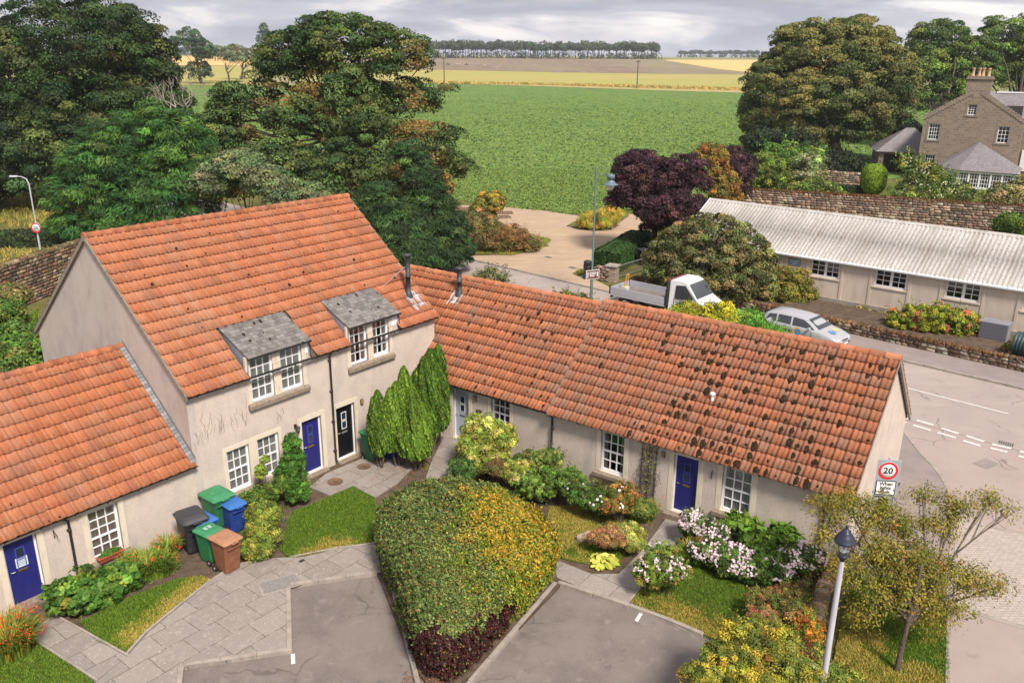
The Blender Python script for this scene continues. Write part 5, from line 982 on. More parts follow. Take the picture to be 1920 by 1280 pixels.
# --- big right sycamore
def zbig(C, rng):
    n = vnoise(C, .5)+.02*(C[:, 2]-10); c = pick([G_(70, 84, 50), G_(84, 96, 56), G_(60, 74, 46)], [3, 3, 2], len(C), rng, .16); b_ = pick([G_(132, 128, 78), G_(142, 130, 80), G_(116, 118, 68)], [1, 1, 1], len(C), rng, .12); f = np.clip((n-.50)*2.6, 0, .65)[:, None]
    return c*(1-f)+b_*f
yb = 124
L5 = [(43.58, 124, 13.4, 6.7, 6.1, 5.5), (38.11, 124, 9.06, 5.42, 5.42, 5.41), (50.58, 124, 11.32, 4.94, 5.24, 5.54), (42.98, 120, 7.16, 8.07, 6.86, 5.65), (36.2, 124, 5.75, 3.95, 3.93, 3.9), (52.9, 124, 5.9, 3.8, 3.85, 3.9), (47.67, 126, 16.27, 4.5, 3.87, 3.24), (39.58, 126, 14.78, 3.77, 3.63, 3.48)]
tree('sycamore_tree', 'massive rounded sycamore with browning leaf tips in front of the farmhouse', 'tree', (43.88, 114.84, -0.01), L5, 760, 1.35, 210, .31, DG, [1, 1, 1, 1], 90, trunk=.8, topz=.55, nb=20, zone=zbig, flat=.55, fill=.3, depth=(.80, 1.04), low=-.7)
L6 = [(68.73, 145, 16.31, 4.15, 3.85, 3.55), (66.39, 143, 11.79, 3.45, 3.71, 3.98), (73.34, 146, 12.63, 5.27, 4.66, 4.06), (63.59, 142, 7.67, 2.25, 2.45, 2.66), (70.49, 142, 7.73, 5.18, 4.14, 3.1)]
G6 = [G_(84, 106, 54), G_(68, 88, 50), G_(104, 124, 64), G_(52, 72, 42)]
tree('lime_tree', 'leafy mid-green tree rising behind the farmhouse gable', 'tree', (65.8, 133.08, 0.17), L6, 380, 1.4, 170, .34, G6, [3, 3, 2, 2], 91, trunk=.6, nb=30, flat=.55, fill=.06)
L7 = [(81.81, 150, 16.48, 4.47, 4.53, 4.59), (80.92, 150, 11.78, 4.07, 4.12, 4.18), (86.88, 150, 13.55, 4.5, 5.02, 5.54), (90.83, 150, 16.13, 5.37, 5.44, 5.51)]
tree('lime_tree', 'leafy mid-green tree at the right edge behind the farmhouse chimney', 'tree', (79.83, 137.5, 0.23), L7, 340, 1.4, 170, .34, G6, [3, 2, 3, 1], 92, trunk=.6, nb=30, flat=.55, fill=.06)
BS = [G_(36, 50, 36), G_(48, 62, 42), G_(30, 40, 30)]
for i, (lb, l) in enumerate([('dark bushes under the left side of the rounded sycamore', [(33, 112, 3.67, 2.77, 2.17, 1.56), (36.51, 112, 3.23, 2.77, 2.1, 1.42)]), ('dark bush under the rounded sycamore trunk', [(41.67, 112, 0.88, 4.19, 2.88, 1.58)]), ('dark evergreen beside the garage', [(54.04, 118, 3.5, 1.46, 1.85, 2.24)])]):
    shrub('evergreen_bush', lb, l, 120, .9, 90, .32, BS, [1, 1, 1], 93+i)
# --- purple and orange trees by the track
PU = [G_(52, 34, 46), G_(66, 44, 56), G_(40, 28, 40), G_(84, 60, 64)]
LP_ = [(10.1, 62, 5.2, 2.65, 2.08, 1.52), (9.32, 63, 6.34, 1.73, 1.35, 0.97), (12.47, 62, 5.84, 1.63, 1.45, 1.28), (11.33, 60, 3.72, 2.66, 1.92, 1.17), (8.51, 62, 4.33, 1.33, 1.23, 1.13), (11.2, 61, 2.57, 1.75, 1.31, 0.88)]
tree('purple_plum_tree', 'broad dark purple-leaved tree at the edge of the crop field', 'tree', (10.57, 62.18, -0), LP_, 420, .55, 130, .17, PU, [3, 3, 2, 1], 100, trunk=.25, nb=14, flat=.8, fill=.25)
tree('purple_plum_tree', 'smaller purple-leaved tree behind the orange-leaved one', 'tree', (21.33, 80.42, -0), [(20.75, 80, 4.08, 1.6, 1.72, 1.85), (20.25, 79, 2.48, 1.39, 1.31, 1.22)], 170, .6, 110, .19, PU, [2, 3, 2, 2], 101, trunk=.15, nb=8, flat=.8, fill=.2)
tree('rowan_tree', 'orange and yellow turning tree between the two purple ones', 'tree', (17.99, 73.59, -0), [(16.42, 72, 6.17, 1.34, 1.08, 0.83), (17.25, 71, 4.32, 1.16, 1.17, 1.19), (17.65, 70, 3.14, 0.97, 0.98, 1)], 170, .5, 110, .17, [G_(138, 112, 54), G_(126, 90, 50), G_(116, 108, 54), G_(88, 92, 46)], [3, 1.5, 3, 2], 102, trunk=.12, nb=8, flat=.8, fill=.2)
GA = [G_(104, 122, 58), G_(84, 104, 50), G_(128, 142, 70), G_(66, 84, 44)]
for i, (lb, l, pal) in enumerate([('yellow-green garden shrub next to the smaller purple tree', [(24.27, 84, 3.34, 2.21, 1.97, 1.73), (25.96, 84, 2.32, 1.48, 1.28, 1.08)], GA), ('bright green spreading garden shrub under the rounded sycamore', [(28.29, 88, 4.32, 3.28, 2.32, 1.35)], [G_(92, 128, 58), G_(76, 106, 50), G_(116, 148, 70)]), ('silvery green upright shrub behind the rubble garden wall', [(29, 84, 3.39, 1.58, 1.76, 1.94), (28.36, 84, 2.07, 1.58, 1.33, 1.08)], [G_(128, 142, 104), G_(108, 124, 88), G_(146, 158, 118)]), ('low sprawling yellow-green shrub leaning on the garden wall', [(28.57, 80, 2.26, 1.81, 1.32, 0.83), (29.78, 79, 1.83, 1, 0.81, 0.61)], GA), ('white-flowering rounded shrub before the sunroom', [(41.9, 86, 2.44, 2.7, 2.12, 1.55), (40.09, 84, 1.39, 2.65, 1.92, 1.2), (43.26, 84, 1.42, 2.38, 1.79, 1.2), (41.07, 88, 3.78, 1.43, 1.16, 0.9)], GA), ('pale pinkish shrub at the right edge behind the garden wall', [(46.55, 80, 1.72, 2.02, 1.53, 1.04), (49.08, 82, 2.3, 1.03, 1.04, 1.06)], [G_(150, 140, 108), G_(122, 124, 84), G_(104, 112, 66)]), ('ivy bush hanging over the right end of the garden wall', [(40.66, 68, 1.33, 1.13, 0.92, 0.71)], [G_(84, 108, 46), G_(64, 88, 40)])]):
    s_ = shrub('garden_shrub', lb, l, 150, .55, 90, .2, pal, [1]*len(pal), 110+i)
    if 'white-flowering' in lb:
        rng = np.random.default_rng(4); LL = np.array(l); li = rng.integers(0, len(l), 170); d = rdir(170, rng); d[:, 1] = -abs(d[:, 1]); d[:, 2] = abs(d[:, 2]); P = LL[li, :3]+d*LL[li, 3:6]*1.04; flowers(s_, P, d, .16, [(.66, .64, .5)], [1], 5)
# clipped dome and low hedges
def clipped(name, label, C, R, leaf, pal, seed, n, cat='topiary', power=2.6, zone=None, sq=.0):
    rng = np.random.default_rng(seed); d = rdir(n, rng); d = d[d[:, 2] > -.9]; a = np.sum(np.abs(d)**power, 1)**(-1/power); P = np.array(C)+d*a[:, None]*np.array(R)*(1+rng.normal(0, .012, (len(d), 1))); P[:, 2] = np.maximum(P[:, 2], .05)
    t = thing(name, label, cat, (C[0], C[1], 0)); V, F = leaves(P, d+rng.normal(size=d.shape)*.5, leaf*rng.uniform(.7, 1.3, len(P)), .7, rng); c = pick(pal, [1]*len(pal), len(P), rng, .18); link('foliage', mesh_np('foliage', off(V, t.location), F, c), M['leaf'], t)
    mb = MB(); mb.tube([(0, 0, -.05), (0, 0, C[2])], .1, 6); mb.build('stem', M['bark'], t)
    k_ = MB(); k_.lathe([(max(R[0], .01)*.86*sin(x), C[2]+R[2]*.88*-cos(x)) for x in np.linspace(.15, pi, 10)], 14); o = k_.build('shade_core', M['dark_in'], t); return t
M['dark_in'] = mat('core_shade_green', (.03, .045, .015), 1, noise=[(12, .4, .6, (.05, .07, .025))])  # solid core inside clipped bushes; shade between leaves put into its dark colour
c_ = (38.49, 91, 1.94, 1.2, 1.39, 1.58)
clipped('clipped_dome', 'bright green clipped dome-shaped bush beside the garage', c_[:3], c_[3:], .16, [G_(110, 140, 40), G_(92, 124, 36), G_(128, 154, 50)], 120, 9000)
def hedge_box(name, label, a, b, w, h_, leaf, pal, seed, n, round_=.2):
    """hedge along a->b with rounded top"""
    rng = np.random.default_rng(seed); a = Vector((*a[:2], 0)); b = Vector((*b[:2], 0)); d = b-a; L = d.length; t = thing(name, label, 'hedge', a[:], atan2(d.y, d.x)); s = rng.uniform(0, L, n); ph = rng.uniform(0, 1, n); ang = pi*ph
    y = -np.cos(ang)*w/2; y = np.sign(y)*np.minimum(np.abs(y)*1.25, w/2); z = np.where(ph < .3, rng.uniform(0, h_, n), np.where(ph > .7, rng.uniform(0, h_, n), h_-round_*np.abs(2*y/w)**3)); y = np.where(ph < .3, -w/2, np.where(ph > .7, w/2, y)); wob = .10*(vnoise(np.column_stack([s, y, z]), 1.3)-.5)
    P = np.column_stack([s, y*(1+wob), z*(1+wob*.5)]); N_ = np.column_stack([np.zeros(n), y, np.where((ph < .3) | (ph > .7), .15, 1)]); e_ = rng.random(n) < .12; P[e_] = np.column_stack([np.where(rng.random(e_.sum()) < .5, 0, L), rng.uniform(-w/2, w/2, e_.sum()), rng.random(e_.sum())**.8*(h_-.08)]); N_[e_] = [1, 0, .3]; 
    V, F = leaves(P, N_+rng.normal(size=(n, 3))*.45, leaf*rng.uniform(.7, 1.3, n), .7, rng); link('foliage', mesh_np('foliage', V, F, pick(pal, [1]*len(pal), n, rng, .2)), M['leaf'], t)
    mb = MB(); mb.box(.1, -w/2+.08, 0, L-.1, w/2-.08, h_-.14); mb.build('shade_core', M['dark_in'], t); return t
hedge_box('clipped_hedge', 'low dark clipped hedge left of the dome-shaped bush', (34.87, 92.29, -0), (38.15, 91.75, -0), 1.2, 1.1, .16, BS+[G_(60, 84, 48)], 121, 6000)
hedge_box('clipped_hedge', 'dark green clipped hedge beside the sandy track behind the gate pillar', (6.44, 56.72, -0), (10.09, 64.39, -0.01), 1.9, 1.45, .15, [G_(44, 74, 38), G_(58, 90, 44), G_(36, 58, 34)], 122, 22000, .45)
# --- shrubs round the hall
OL = [G_(98, 104, 66), G_(82, 86, 54), G_(118, 112, 76), G_(70, 76, 50)]
tree('weeping_pear_tree', 'large olive-green bush-like tree hiding the left end of the hall', 'tree', (12.36, 51.0, 0), [(12.18, 51, 3.82, 2.15, 1.68, 1.21), (10.79, 51, 2.81, 2.17, 1.83, 1.48), (13.51, 50, 2.73, 1.94, 1.73, 1.52), (11.76, 49, 1.64, 2.55, 2, 1.44), (14.03, 49, 1.34, 1.47, 1.36, 1.25), (9.55, 51, 1.79, 1.32, 1.27, 1.22)], 380, .45, 140, .15, OL, [3, 2, 2, 2], 123, trunk=.16, nb=20, flat=.7, fill=.2, low=-.8, cj=.3)
shrub('olive_shrub', 'rounded olive-yellow shrub below the first hall window', [(17.13, 50.5, 0.63, 1.45, 1.3, 1.15), (16.69, 50, 0.25, 1.44, 1.16, 0.87)], 200, .35, 120, .12, [G_(112, 110, 52), G_(92, 94, 46), G_(130, 126, 62)], [1, 1, 1], 124)
shrub('mixed_border_shrub', 'pink and yellow-green border shrub in front of the hall windows', [(21.97, 44.6, 0.44, 1.18, 0.98, 0.79), (23.12, 44, 0.63, 1.28, 1.06, 0.84), (24.18, 43.5, 0.65, 1.09, 0.9, 0.71)], 330, .22, 110, .10, [G_(136, 146, 54), G_(104, 120, 46), G_(164, 160, 76), G_(176, 110, 90), G_(78, 96, 42)], [3, 3, 1, 1.4, 1.5], 125)
shrub('heather_clump', 'orange-brown low clump beside the grey unit in the hall garden', [(25.18, 43, -0.24, 0.86, 0.64, 0.41)], 80, .2, 80, .08, [G_(168, 104, 44), G_(140, 84, 38), G_(180, 130, 56)], [1, 1, 1], 126)
shrub('fuchsia_shrub', 'small pale-flowered shrub on bare soil below the hall wall', [(20.84, 48, -0.36, 0.57, 0.51, 0.46)], 60, .2, 80, .08, [G_(132, 140, 60), G_(94, 104, 50), G_(170, 160, 100)], [1, 1, 1], 127)
shrub('rose_shrub', 'pink-tinged shrub at the right edge in front of the oil tank', [(25.44, 40.2, 0.14, 0.59, 0.63, 0.66)], 60, .2, 60, .08, [G_(120, 126, 70), G_(190, 130, 110), G_(90, 96, 50)], [2, 1, 2], 128)
shrub('dry_stems', 'straw-coloured dry stems on the bare soil left of the small pale shrub', [(19.76, 49, -0.44, 0.9, 0.6, 0.3)], 60, .2, 60, .10, [G_(170, 140, 100), G_(130, 104, 76)], [1, 1], 129, aspect=.2)
# --- shrubs behind the cottages
YG = [G_(136, 142, 46), G_(160, 156, 52), G_(96, 112, 40), G_(72, 92, 36)]
shrub('golden_conifer', 'yellow-green feathery conifer peeping over the end cottage ridge', [(7.89, 39.5, 1.83, 0.94, 0.63, 0.32), (8.87, 39.5, 2.06, 1.04, 0.74, 0.43), (10.06, 39.5, 1.91, 0.73, 0.66, 0.59), (8.99, 39.5, 0.51, 2.11, 1.55, 0.98)], 300, .42, 110, .24, YG, [3, 3, 2, 1.5], 130, tangmode='out', aspect=.2)
shrub('willow_shrub', 'fresh green fine-leaved shrub between the golden conifer and the parked car', [(11.65, 40, 1.6, 1.06, 0.8, 0.54), (12.49, 39.5, 1.16, 0.89, 0.66, 0.43), (11.91, 39.5, 0.4, 1.69, 1.23, 0.76)], 260, .35, 130, .14, [G_(92, 140, 52), G_(74, 118, 46), G_(116, 162, 64)], [1, 1, 1], 131, tangmode='up', aspect=.25)
shrub('ridge_shrub', 'tips of a small shrub just showing behind the middle cottage ridge', [(3.3, 46, 1.03, 1.09, 0.67, 0.25), (2.71, 46, 0.61, 1.52, 1.01, 0.5)], 90, .3, 60, .12, [G_(110, 116, 60), G_(90, 104, 50)], [1, 1], 132)
shrub('roadside_bramble', 'thin roadside spray behind the ridge right of the second flue', [(-1.13, 48, 1.85, 0.94, 0.63, 0.32), (-1.44, 48, 1.29, 1.25, 0.88, 0.52)], 60, .3, 40, .13, [G_(110, 112, 74), G_(84, 94, 60)], [1, 1], 133)
# --- scrub beside the dirt yard
SC_ = [G_(122, 112, 78), G_(104, 100, 64), G_(140, 112, 80), G_(92, 100, 56)]
shrub('scrub_bush', 'brownish scrub thicket between the dark conifer and the dirt yard', [(-2.74, 64, 1.67, 1.31, 1.2, 1.09), (-1.48, 63, 1.06, 1.29, 1.1, 0.91), (-0.07, 63, 0.86, 1.21, 0.98, 0.75), (1.15, 63, 0.55, 0.81, 0.65, 0.5)], 300, .45, 90, .16, SC_, [2, 2, 2, 2], 134, aspect=.4)
shrub('scrub_bush', 'rusty dry dock stems at the right end of the scrub thicket', [(-0.07, 62.5, 1.38, 1.2, 0.89, 0.58)], 90, .35, 70, .14, [G_(140, 112, 80), G_(120, 94, 68)], [1, 1], 135, aspect=.3)
tree('elder_tree', 'small yellowing tree standing above the scrub next to the wooden pallets', 'tree', (-1.99, 71.01, -0), [(-1.91, 68, 2.64, 0.95, 0.87, 0.8), (-2.47, 68, 2.07, 0.78, 0.7, 0.62), (-1.39, 68, 3.2, 0.43, 0.39, 0.35)], 110, .42, 110, .15, [G_(150, 140, 60), G_(98, 104, 52), G_(74, 84, 44), G_(170, 130, 60)], [2, 2, 2, 1], 136, trunk=.08, nb=8)
shrub('grass_tuft_mound', 'tall golden grass mound beside the sandy track', [(7.25, 72, 0.67, 1.56, 1.06, 0.57), (8.48, 73, 1.1, 1.02, 0.8, 0.57)], 160, .35, 110, .34, [G_(176, 156, 74), G_(150, 146, 66), G_(116, 132, 54)], [2, 2, 1], 137, cat='grass clump', tangmode='up', aspect=.08, stems=0)
shrub('bin_grass', 'tuft of grass left of the litter bin', [(4.63, 56, -0.14, 0.36, 0.35, 0.34)], 30, .22, 60, .22, [G_(130, 134, 60), G_(100, 112, 50)], [1, 1], 138, cat='grass clump', tangmode='up', aspect=.1, stems=0)
# --- left garden
GL = [G_(74, 104, 48), G_(92, 122, 56), G_(58, 84, 42), G_(112, 120, 66)]
for i, (lb, l) in enumerate([('leafy green bush in the back garden at the left edge, upper one', [(-21.67, 34, 3.32, 0.9, 0.8, 0.69), (-20.52, 33, 2.83, 0.66, 0.53, 0.41)]), ('leafy green bush in the back garden low beside the gable', [(-19.39, 31, 2.85, 1.25, 0.9, 0.56), (-19.47, 30, 2.67, 1.01, 0.82, 0.63)]), ('pale climbing scrub on the boundary wall', [(-22.38, 36, 3.8, 0.62, 0.43, 0.24)])]):
    shrub('garden_bush', lb, l, 200, .38, 100, .13, GL if i < 2 else SC_, [1, 1, 1, 1], 140+i)
hedge_box('field_hedge', 'dark hedge along the verge behind the boundary wall', (-52, 58), (-27, 67), 1.6, 1.2, .2, BS+[G_(64, 80, 48)], 143, 9000)
# --- courtyard: column cypresses
CY = [G_(88, 118, 42), G_(70, 100, 36), G_(122, 144, 48), G_(50, 76, 32)]
def cypress(label, flames, base, seed, pal=CY, w=(3, 3, 1.2, 2)):
    """several upright flame-shaped plumes on bare stems"""
    t = thing('column_cypress', label, 'cypress', base, 0, 'upright cypresses by the entrance'); rng = np.random.default_rng(seed); Ps, Ns, Ts, Cs = [], [], [], []; mb = MB()
    fl2 = []
    for (x, y, z0, z1, r) in flames:
        fl2.append((x, y, z0, z1, r, 1.0))
        for k_ in range(8): a_ = rng.uniform(0, 2*pi); h0 = rng.uniform(.0, .5)*(z1-z0); fl2.append((x+cos(a_)*r*.95, y+sin(a_)*r*.95, z0+h0, z0+h0+(z1-z0)*rng.uniform(.30, .46), r*.40, .45))
    for (x, y, z0, z1, r, main_) in fl2:
        r *= 1.26; z0 += .15*main_; z1 -= .1*main_; n = int(6400*r*(z1-z0)/.3); tt = rng.random(n); prof = np.sin(np.clip(tt*.90+.10, 0, 1)**.95*pi)**.42*(1-.25*tt**3); lump = 1+.30*(vnoise(np.column_stack([np.zeros(n)+x*9, tt*9, rng.random(n)]), 1)-.5)
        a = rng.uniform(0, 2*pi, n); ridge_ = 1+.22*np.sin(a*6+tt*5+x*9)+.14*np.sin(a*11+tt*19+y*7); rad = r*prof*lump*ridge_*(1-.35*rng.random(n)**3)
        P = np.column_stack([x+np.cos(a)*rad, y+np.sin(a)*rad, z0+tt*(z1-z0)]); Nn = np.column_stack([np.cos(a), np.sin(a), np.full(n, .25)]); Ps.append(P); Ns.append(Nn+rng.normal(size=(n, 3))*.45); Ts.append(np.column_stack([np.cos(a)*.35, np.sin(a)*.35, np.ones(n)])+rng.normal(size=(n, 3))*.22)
        c = pick(pal, w, n, rng, .18)*rng.uniform(.85, 1.45); c *= (.78+.4*np.clip(ridge_-.8, 0, .5)*2)[:, None]; Cs.append(c)  # grooves between plumes painted darker, crests lighter: shade put into leaf colour
        if main_ == 1.0: mb.tube([(x*.35+base[0]*.65-base[0]+rng.normal(0, .03), (y-base[1])*.35, 0), ((x-base[0])*.8, (y-base[1])*.8, z0*.7), (x-base[0], y-base[1], z0+.4)], [.05, .04, .03], 6); 
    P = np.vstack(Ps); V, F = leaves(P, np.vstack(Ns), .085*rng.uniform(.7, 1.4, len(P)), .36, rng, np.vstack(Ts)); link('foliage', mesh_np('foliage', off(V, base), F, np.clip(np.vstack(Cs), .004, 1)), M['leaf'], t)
    mb.build('stems', M['bark'], t, fix=False)
B1 = (-3.395, 27.087, 0); B2 = (-4.025, 27.24, 0); B3 = (-4.663, 27.145, 0); B4 = (-2.75, 29.3, 0)
x, y, _ = B1; cypress('broad golden-tipped cypress at the front right of the clump', [(x-.05, y, .5, 2.9, .30), (x+.25, y+.1, .55, 2.7, .27), (x-.34, y-.05, .5, 2.2, .24), (x+.05, y-.22, .45, 1.9, .25), (x+.30, y-.12, .5, 2.2, .23), (x-.1, y+.3, .6, 3.3, .28)], B1, 150)
x, y, _ = B2; cypress('golden-tipped cypress in the middle of the clump', [(x, y+.1, .6, 3.4, .28), (x-.22, y, .6, 3.2, .22), (x+.25, y+.3, .6, 3.9, .25)], B2, 151)
x, y, _ = B3; cypress('narrow dark cypress at the left of the clump beside the black door', [(x, y, .55, 3.15, .22), (x-.18, y+.1, .55, 2.8, .18), (x+.16, y-.1, .6, 2.4, .2)], B3, 152, w=(2, 3, 1, 3))
x, y, _ = (-3.05, 28.1, 0); cypress('tall dark green cypress standing behind the clump', [(x, y, .8, 4.0, .38), (x+.35, y+.25, .9, 3.7, .32), (x-.3, y+.1, .9, 3.6, .3)], (x, y, 0), 153, w=(2, 3, .5, 3))
x, y, _ = B4; cypress('dark cypress column farthest back beside the grey door', [(x-.25, y+.1, 1.0, 3.9, .32), (x, y+.3, 1.1, 4.0, .24)], B4, 154, w=(1.4, 3, .3, 4))
# --- the big clipped hedge: three plants grown into one wedge
HP = [(-3.82, 21.0), (-3.95, 21.9), (-3.25, 22.9), (-1.75, 23.2), (0.0, 22.65), (1.12, 21.4), (1.32, 20.4), (.66, 19.2), (-.33, 17.6), (-1.02, 16.6), (-1.6, 16.3), (-2.1, 16.7), (-2.62, 17.9), (-3.08, 19.1), (-3.5, 20.2)]
hp = np.array(HP); hc = hp.mean(0)
def catmull(P, n=8):
    Q = []; m = len(P)
    for i in range(m):
        p0, p1, p2, p3 = P[i-1], P[i], P[(i+1) % m], P[(i+2) % m]
        for k_ in range(n): t_ = k_/n; Q.append(.5*((2*p1)+(-p0+p2)*t_+(2*p0-5*p1+4*p2-p3)*t_**2+(-p0+3*p1-3*p2+p3)*t_**3))
    return np.array(Q)
OUT = catmull(hp); HT = 1.92
t = thing('clipped_hedge', 'large wedge-shaped clipped hedge of green, golden and dark red foliage between two parking bays', 'hedge', (hc[0], hc[1], 0))
rng = np.random.default_rng(160); nt_ = 190000
# arc-length sampler
seg = np.diff(np.vstack([OUT, OUT[:1]]), axis=0); sl2 = np.linalg.norm(seg, axis=1); cum = np.r_[0, np.cumsum(sl2)]
def outl(s): i = np.clip(np.searchsorted(cum, s)-1, 0, len(sl2)-1); f = (s-cum[i])/sl2[i]; return OUT[i]+seg[i]*f[:, None], i
def inset(f, s):   # f: 0 outline .. 1 centre line
    p, i = outl(s); ax = np.array([-.95, 19.9]); ax2 = np.array([-1.35, 21.3]); tt = np.clip((p[:, 1:2]-16.3)/6.5, 0, 1); cen = np.column_stack([-1.45+.35*tt[:, 0]-.15, 17.2+tt[:, 0]*4.9]); return p+(cen-p)*f[:, None]
ns = int(nt_*.55); s = rng.uniform(0, cum[-1], ns); z = rng.uniform(0, 1, ns)**.9*HT; edge = np.clip((z-HT+.85)/.85, 0, 1); fi = .07*(1-z/HT)+.27*edge**2.2+.03*(z < .25)*(1-z/.25); Ps = inset(fi, s); _, i_ = outl(s); nrm = np.column_stack([seg[i_, 1], -seg[i_, 0]]); nrm /= np.linalg.norm(nrm, axis=1)[:, None]; 
if np.mean(np.sum(nrm*(Ps-hc), 1)) < 0: nrm = -nrm
zt_ = z-.16*edge**3; P1 = np.column_stack([Ps, zt_]); N1 = np.column_stack([nrm, .15+edge*1.1])
nt2 = nt_-ns; s = rng.uniform(0, cum[-1], nt2); f = np.where(rng.random(nt2) < .5, 1-np.sqrt(rng.random(nt2)), rng.uniform(.3, 1, nt2)); f = np.where(f < .22, rng.uniform(.22, 1, nt2), f); Pt = inset(f, s); P2 = np.column_stack([Pt, HT+.06-.72*np.clip((.6-f)/.6, 0, 1)**2]); N2 = np.tile([0, 0, 1.0], (nt2, 1)); tipd = np.clip((18.0-P2[:, 1])/1.7, 0, 1); P2[:, 2] -= .22*tipd**1.5
P = np.vstack([P1, P2]); Nn = np.vstack([N1, N2]); d1_ = np.clip((18.0-P1[:, 1])/1.7, 0, 1); P[:len(P1), 2] *= 1-.115*d1_**1.5
big = vnoise(P, 1.1)-.5; small = vnoise(P+7, 6)-.5; tiny = vnoise(P+3, 13)-.5; P += unit(Nn)*(big*.26+small*.16+tiny*.26+rng.normal(0, .035, len(P)))[:, None]; P[:, 2] = np.maximum(P[:, 2], .06)
# which plant
q = P[:, :2]; nz = vnoise(P, 1.6)-.5; nz2 = vnoise(P+3, 4)-.5
e_or = ((q[:, 0]-.1)/1.45)**2+((q[:, 1]-20.7)/1.9)**2+nz*2.0+nz2*1.8+np.clip(.9-P[:, 2], 0, 1)*.9
red = (q[:, 1] < 17.75+.8*nz+.2*(q[:, 0]+1.3)) & (P[:, 2] < 1.62+nz*1.2+.8*nz2-.9*np.clip(-1.75-q[:, 0], 0, 1)-.35*np.clip(q[:, 1]-16.9, 0, 1)) & (rng.random(len(P)) < .93)
GR = pick([G_(92, 112, 60), G_(76, 96, 50), G_(118, 134, 86), G_(58, 76, 40), G_(136, 124, 72), G_(116, 80, 54)], [3, 3, 1.6, 2.4, .7, .6], len(P), rng, .22)
LG = pick([G_(116, 130, 44), G_(90, 110, 40), G_(146, 148, 50), G_(66, 86, 36), G_(150, 112, 50)], [3, 3, 1.6, 2, .6], len(P), rng, .16)
OR_ = pick([G_(188, 142, 44), G_(176, 150, 48), G_(156, 142, 48), G_(176, 112, 46), G_(120, 122, 46)], [2, 3, 3, 1, 2], len(P), rng, .14)
RD = pick([G_(56, 28, 32), G_(72, 36, 38), G_(42, 24, 28), G_(98, 56, 44)], [3, 2, 3, .5], len(P), rng, .2)
right = (q[:, 0]+.55+.25*(q[:, 1]-19.5)*.4+nz*1.2 > 0)
rp = np.clip((q[:, 0]+.95+.25*(q[:, 1]-19.5)*.4+nz*2.2+nz2*1.5)/1.8+.5, 0, .95); right = rng.random(len(P)) < rp; col = np.where(right[:, None], LG, GR); back = (q[:, 1] > 22.0+nz) | ((q[:, 0] > .95+nz*.5) & (q[:, 1] > 20.6)); col = np.where(back[:, None], GR, col); col = np.where((rng.random(len(P)) < np.clip((1.25-e_or)*.62, 0, .58))[:, None], OR_, col); col = np.where(red[:, None], RD, col)
V, F = leaves(P, unit(Nn)+rng.normal(size=(len(P), 3))*.55, .072*rng.uniform(.6, 1.35, len(P)), .58, rng); link('foliage', mesh_np('foliage', off(V, t.location), F, col), M['gloss_leaf'], t)
mb = MB(); inn = hc+(OUT-hc)*.80; mb.prism([tuple(p-hc) for p in inn], 0, HT-.42); mb.build('shade_core', M['dark_in'], t)
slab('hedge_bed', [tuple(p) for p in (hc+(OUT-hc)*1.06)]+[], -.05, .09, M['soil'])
# --- right front garden planting
VG = [G_(160, 164, 84), G_(128, 140, 66), G_(104, 120, 54), G_(184, 182, 116)]
shrub('variegated_shrub', 'tall pale yellow-green variegated shrub before the grey door cottage window', [(-1.09, 27, 1.67, 0.49, 0.49, 0.5), (-0.62, 26.8, 1.46, 0.52, 0.51, 0.5), (-1.37, 26.8, 1.15, 0.41, 0.44, 0.46), (-0.8, 26.5, 0.89, 0.67, 0.56, 0.46), (-0.19, 26.8, 1.47, 0.26, 0.32, 0.38)], 400, .20, 120, .062, VG, [3, 3, 2, 1.2], 170, stems=10, fill=.15, depth=(.7, 1.1))
shrub('dark_shrub', 'low dark green shrub at the foot of the variegated one by the path', [(-1.63, 25.8, 0.73, 0.44, 0.4, 0.37)], 90, .14, 90, .06, [G_(56, 84, 42), G_(72, 100, 50)], [1, 1], 171)
MX = [G_(110, 124, 62), G_(84, 104, 52), G_(136, 142, 76), G_(66, 86, 44)]
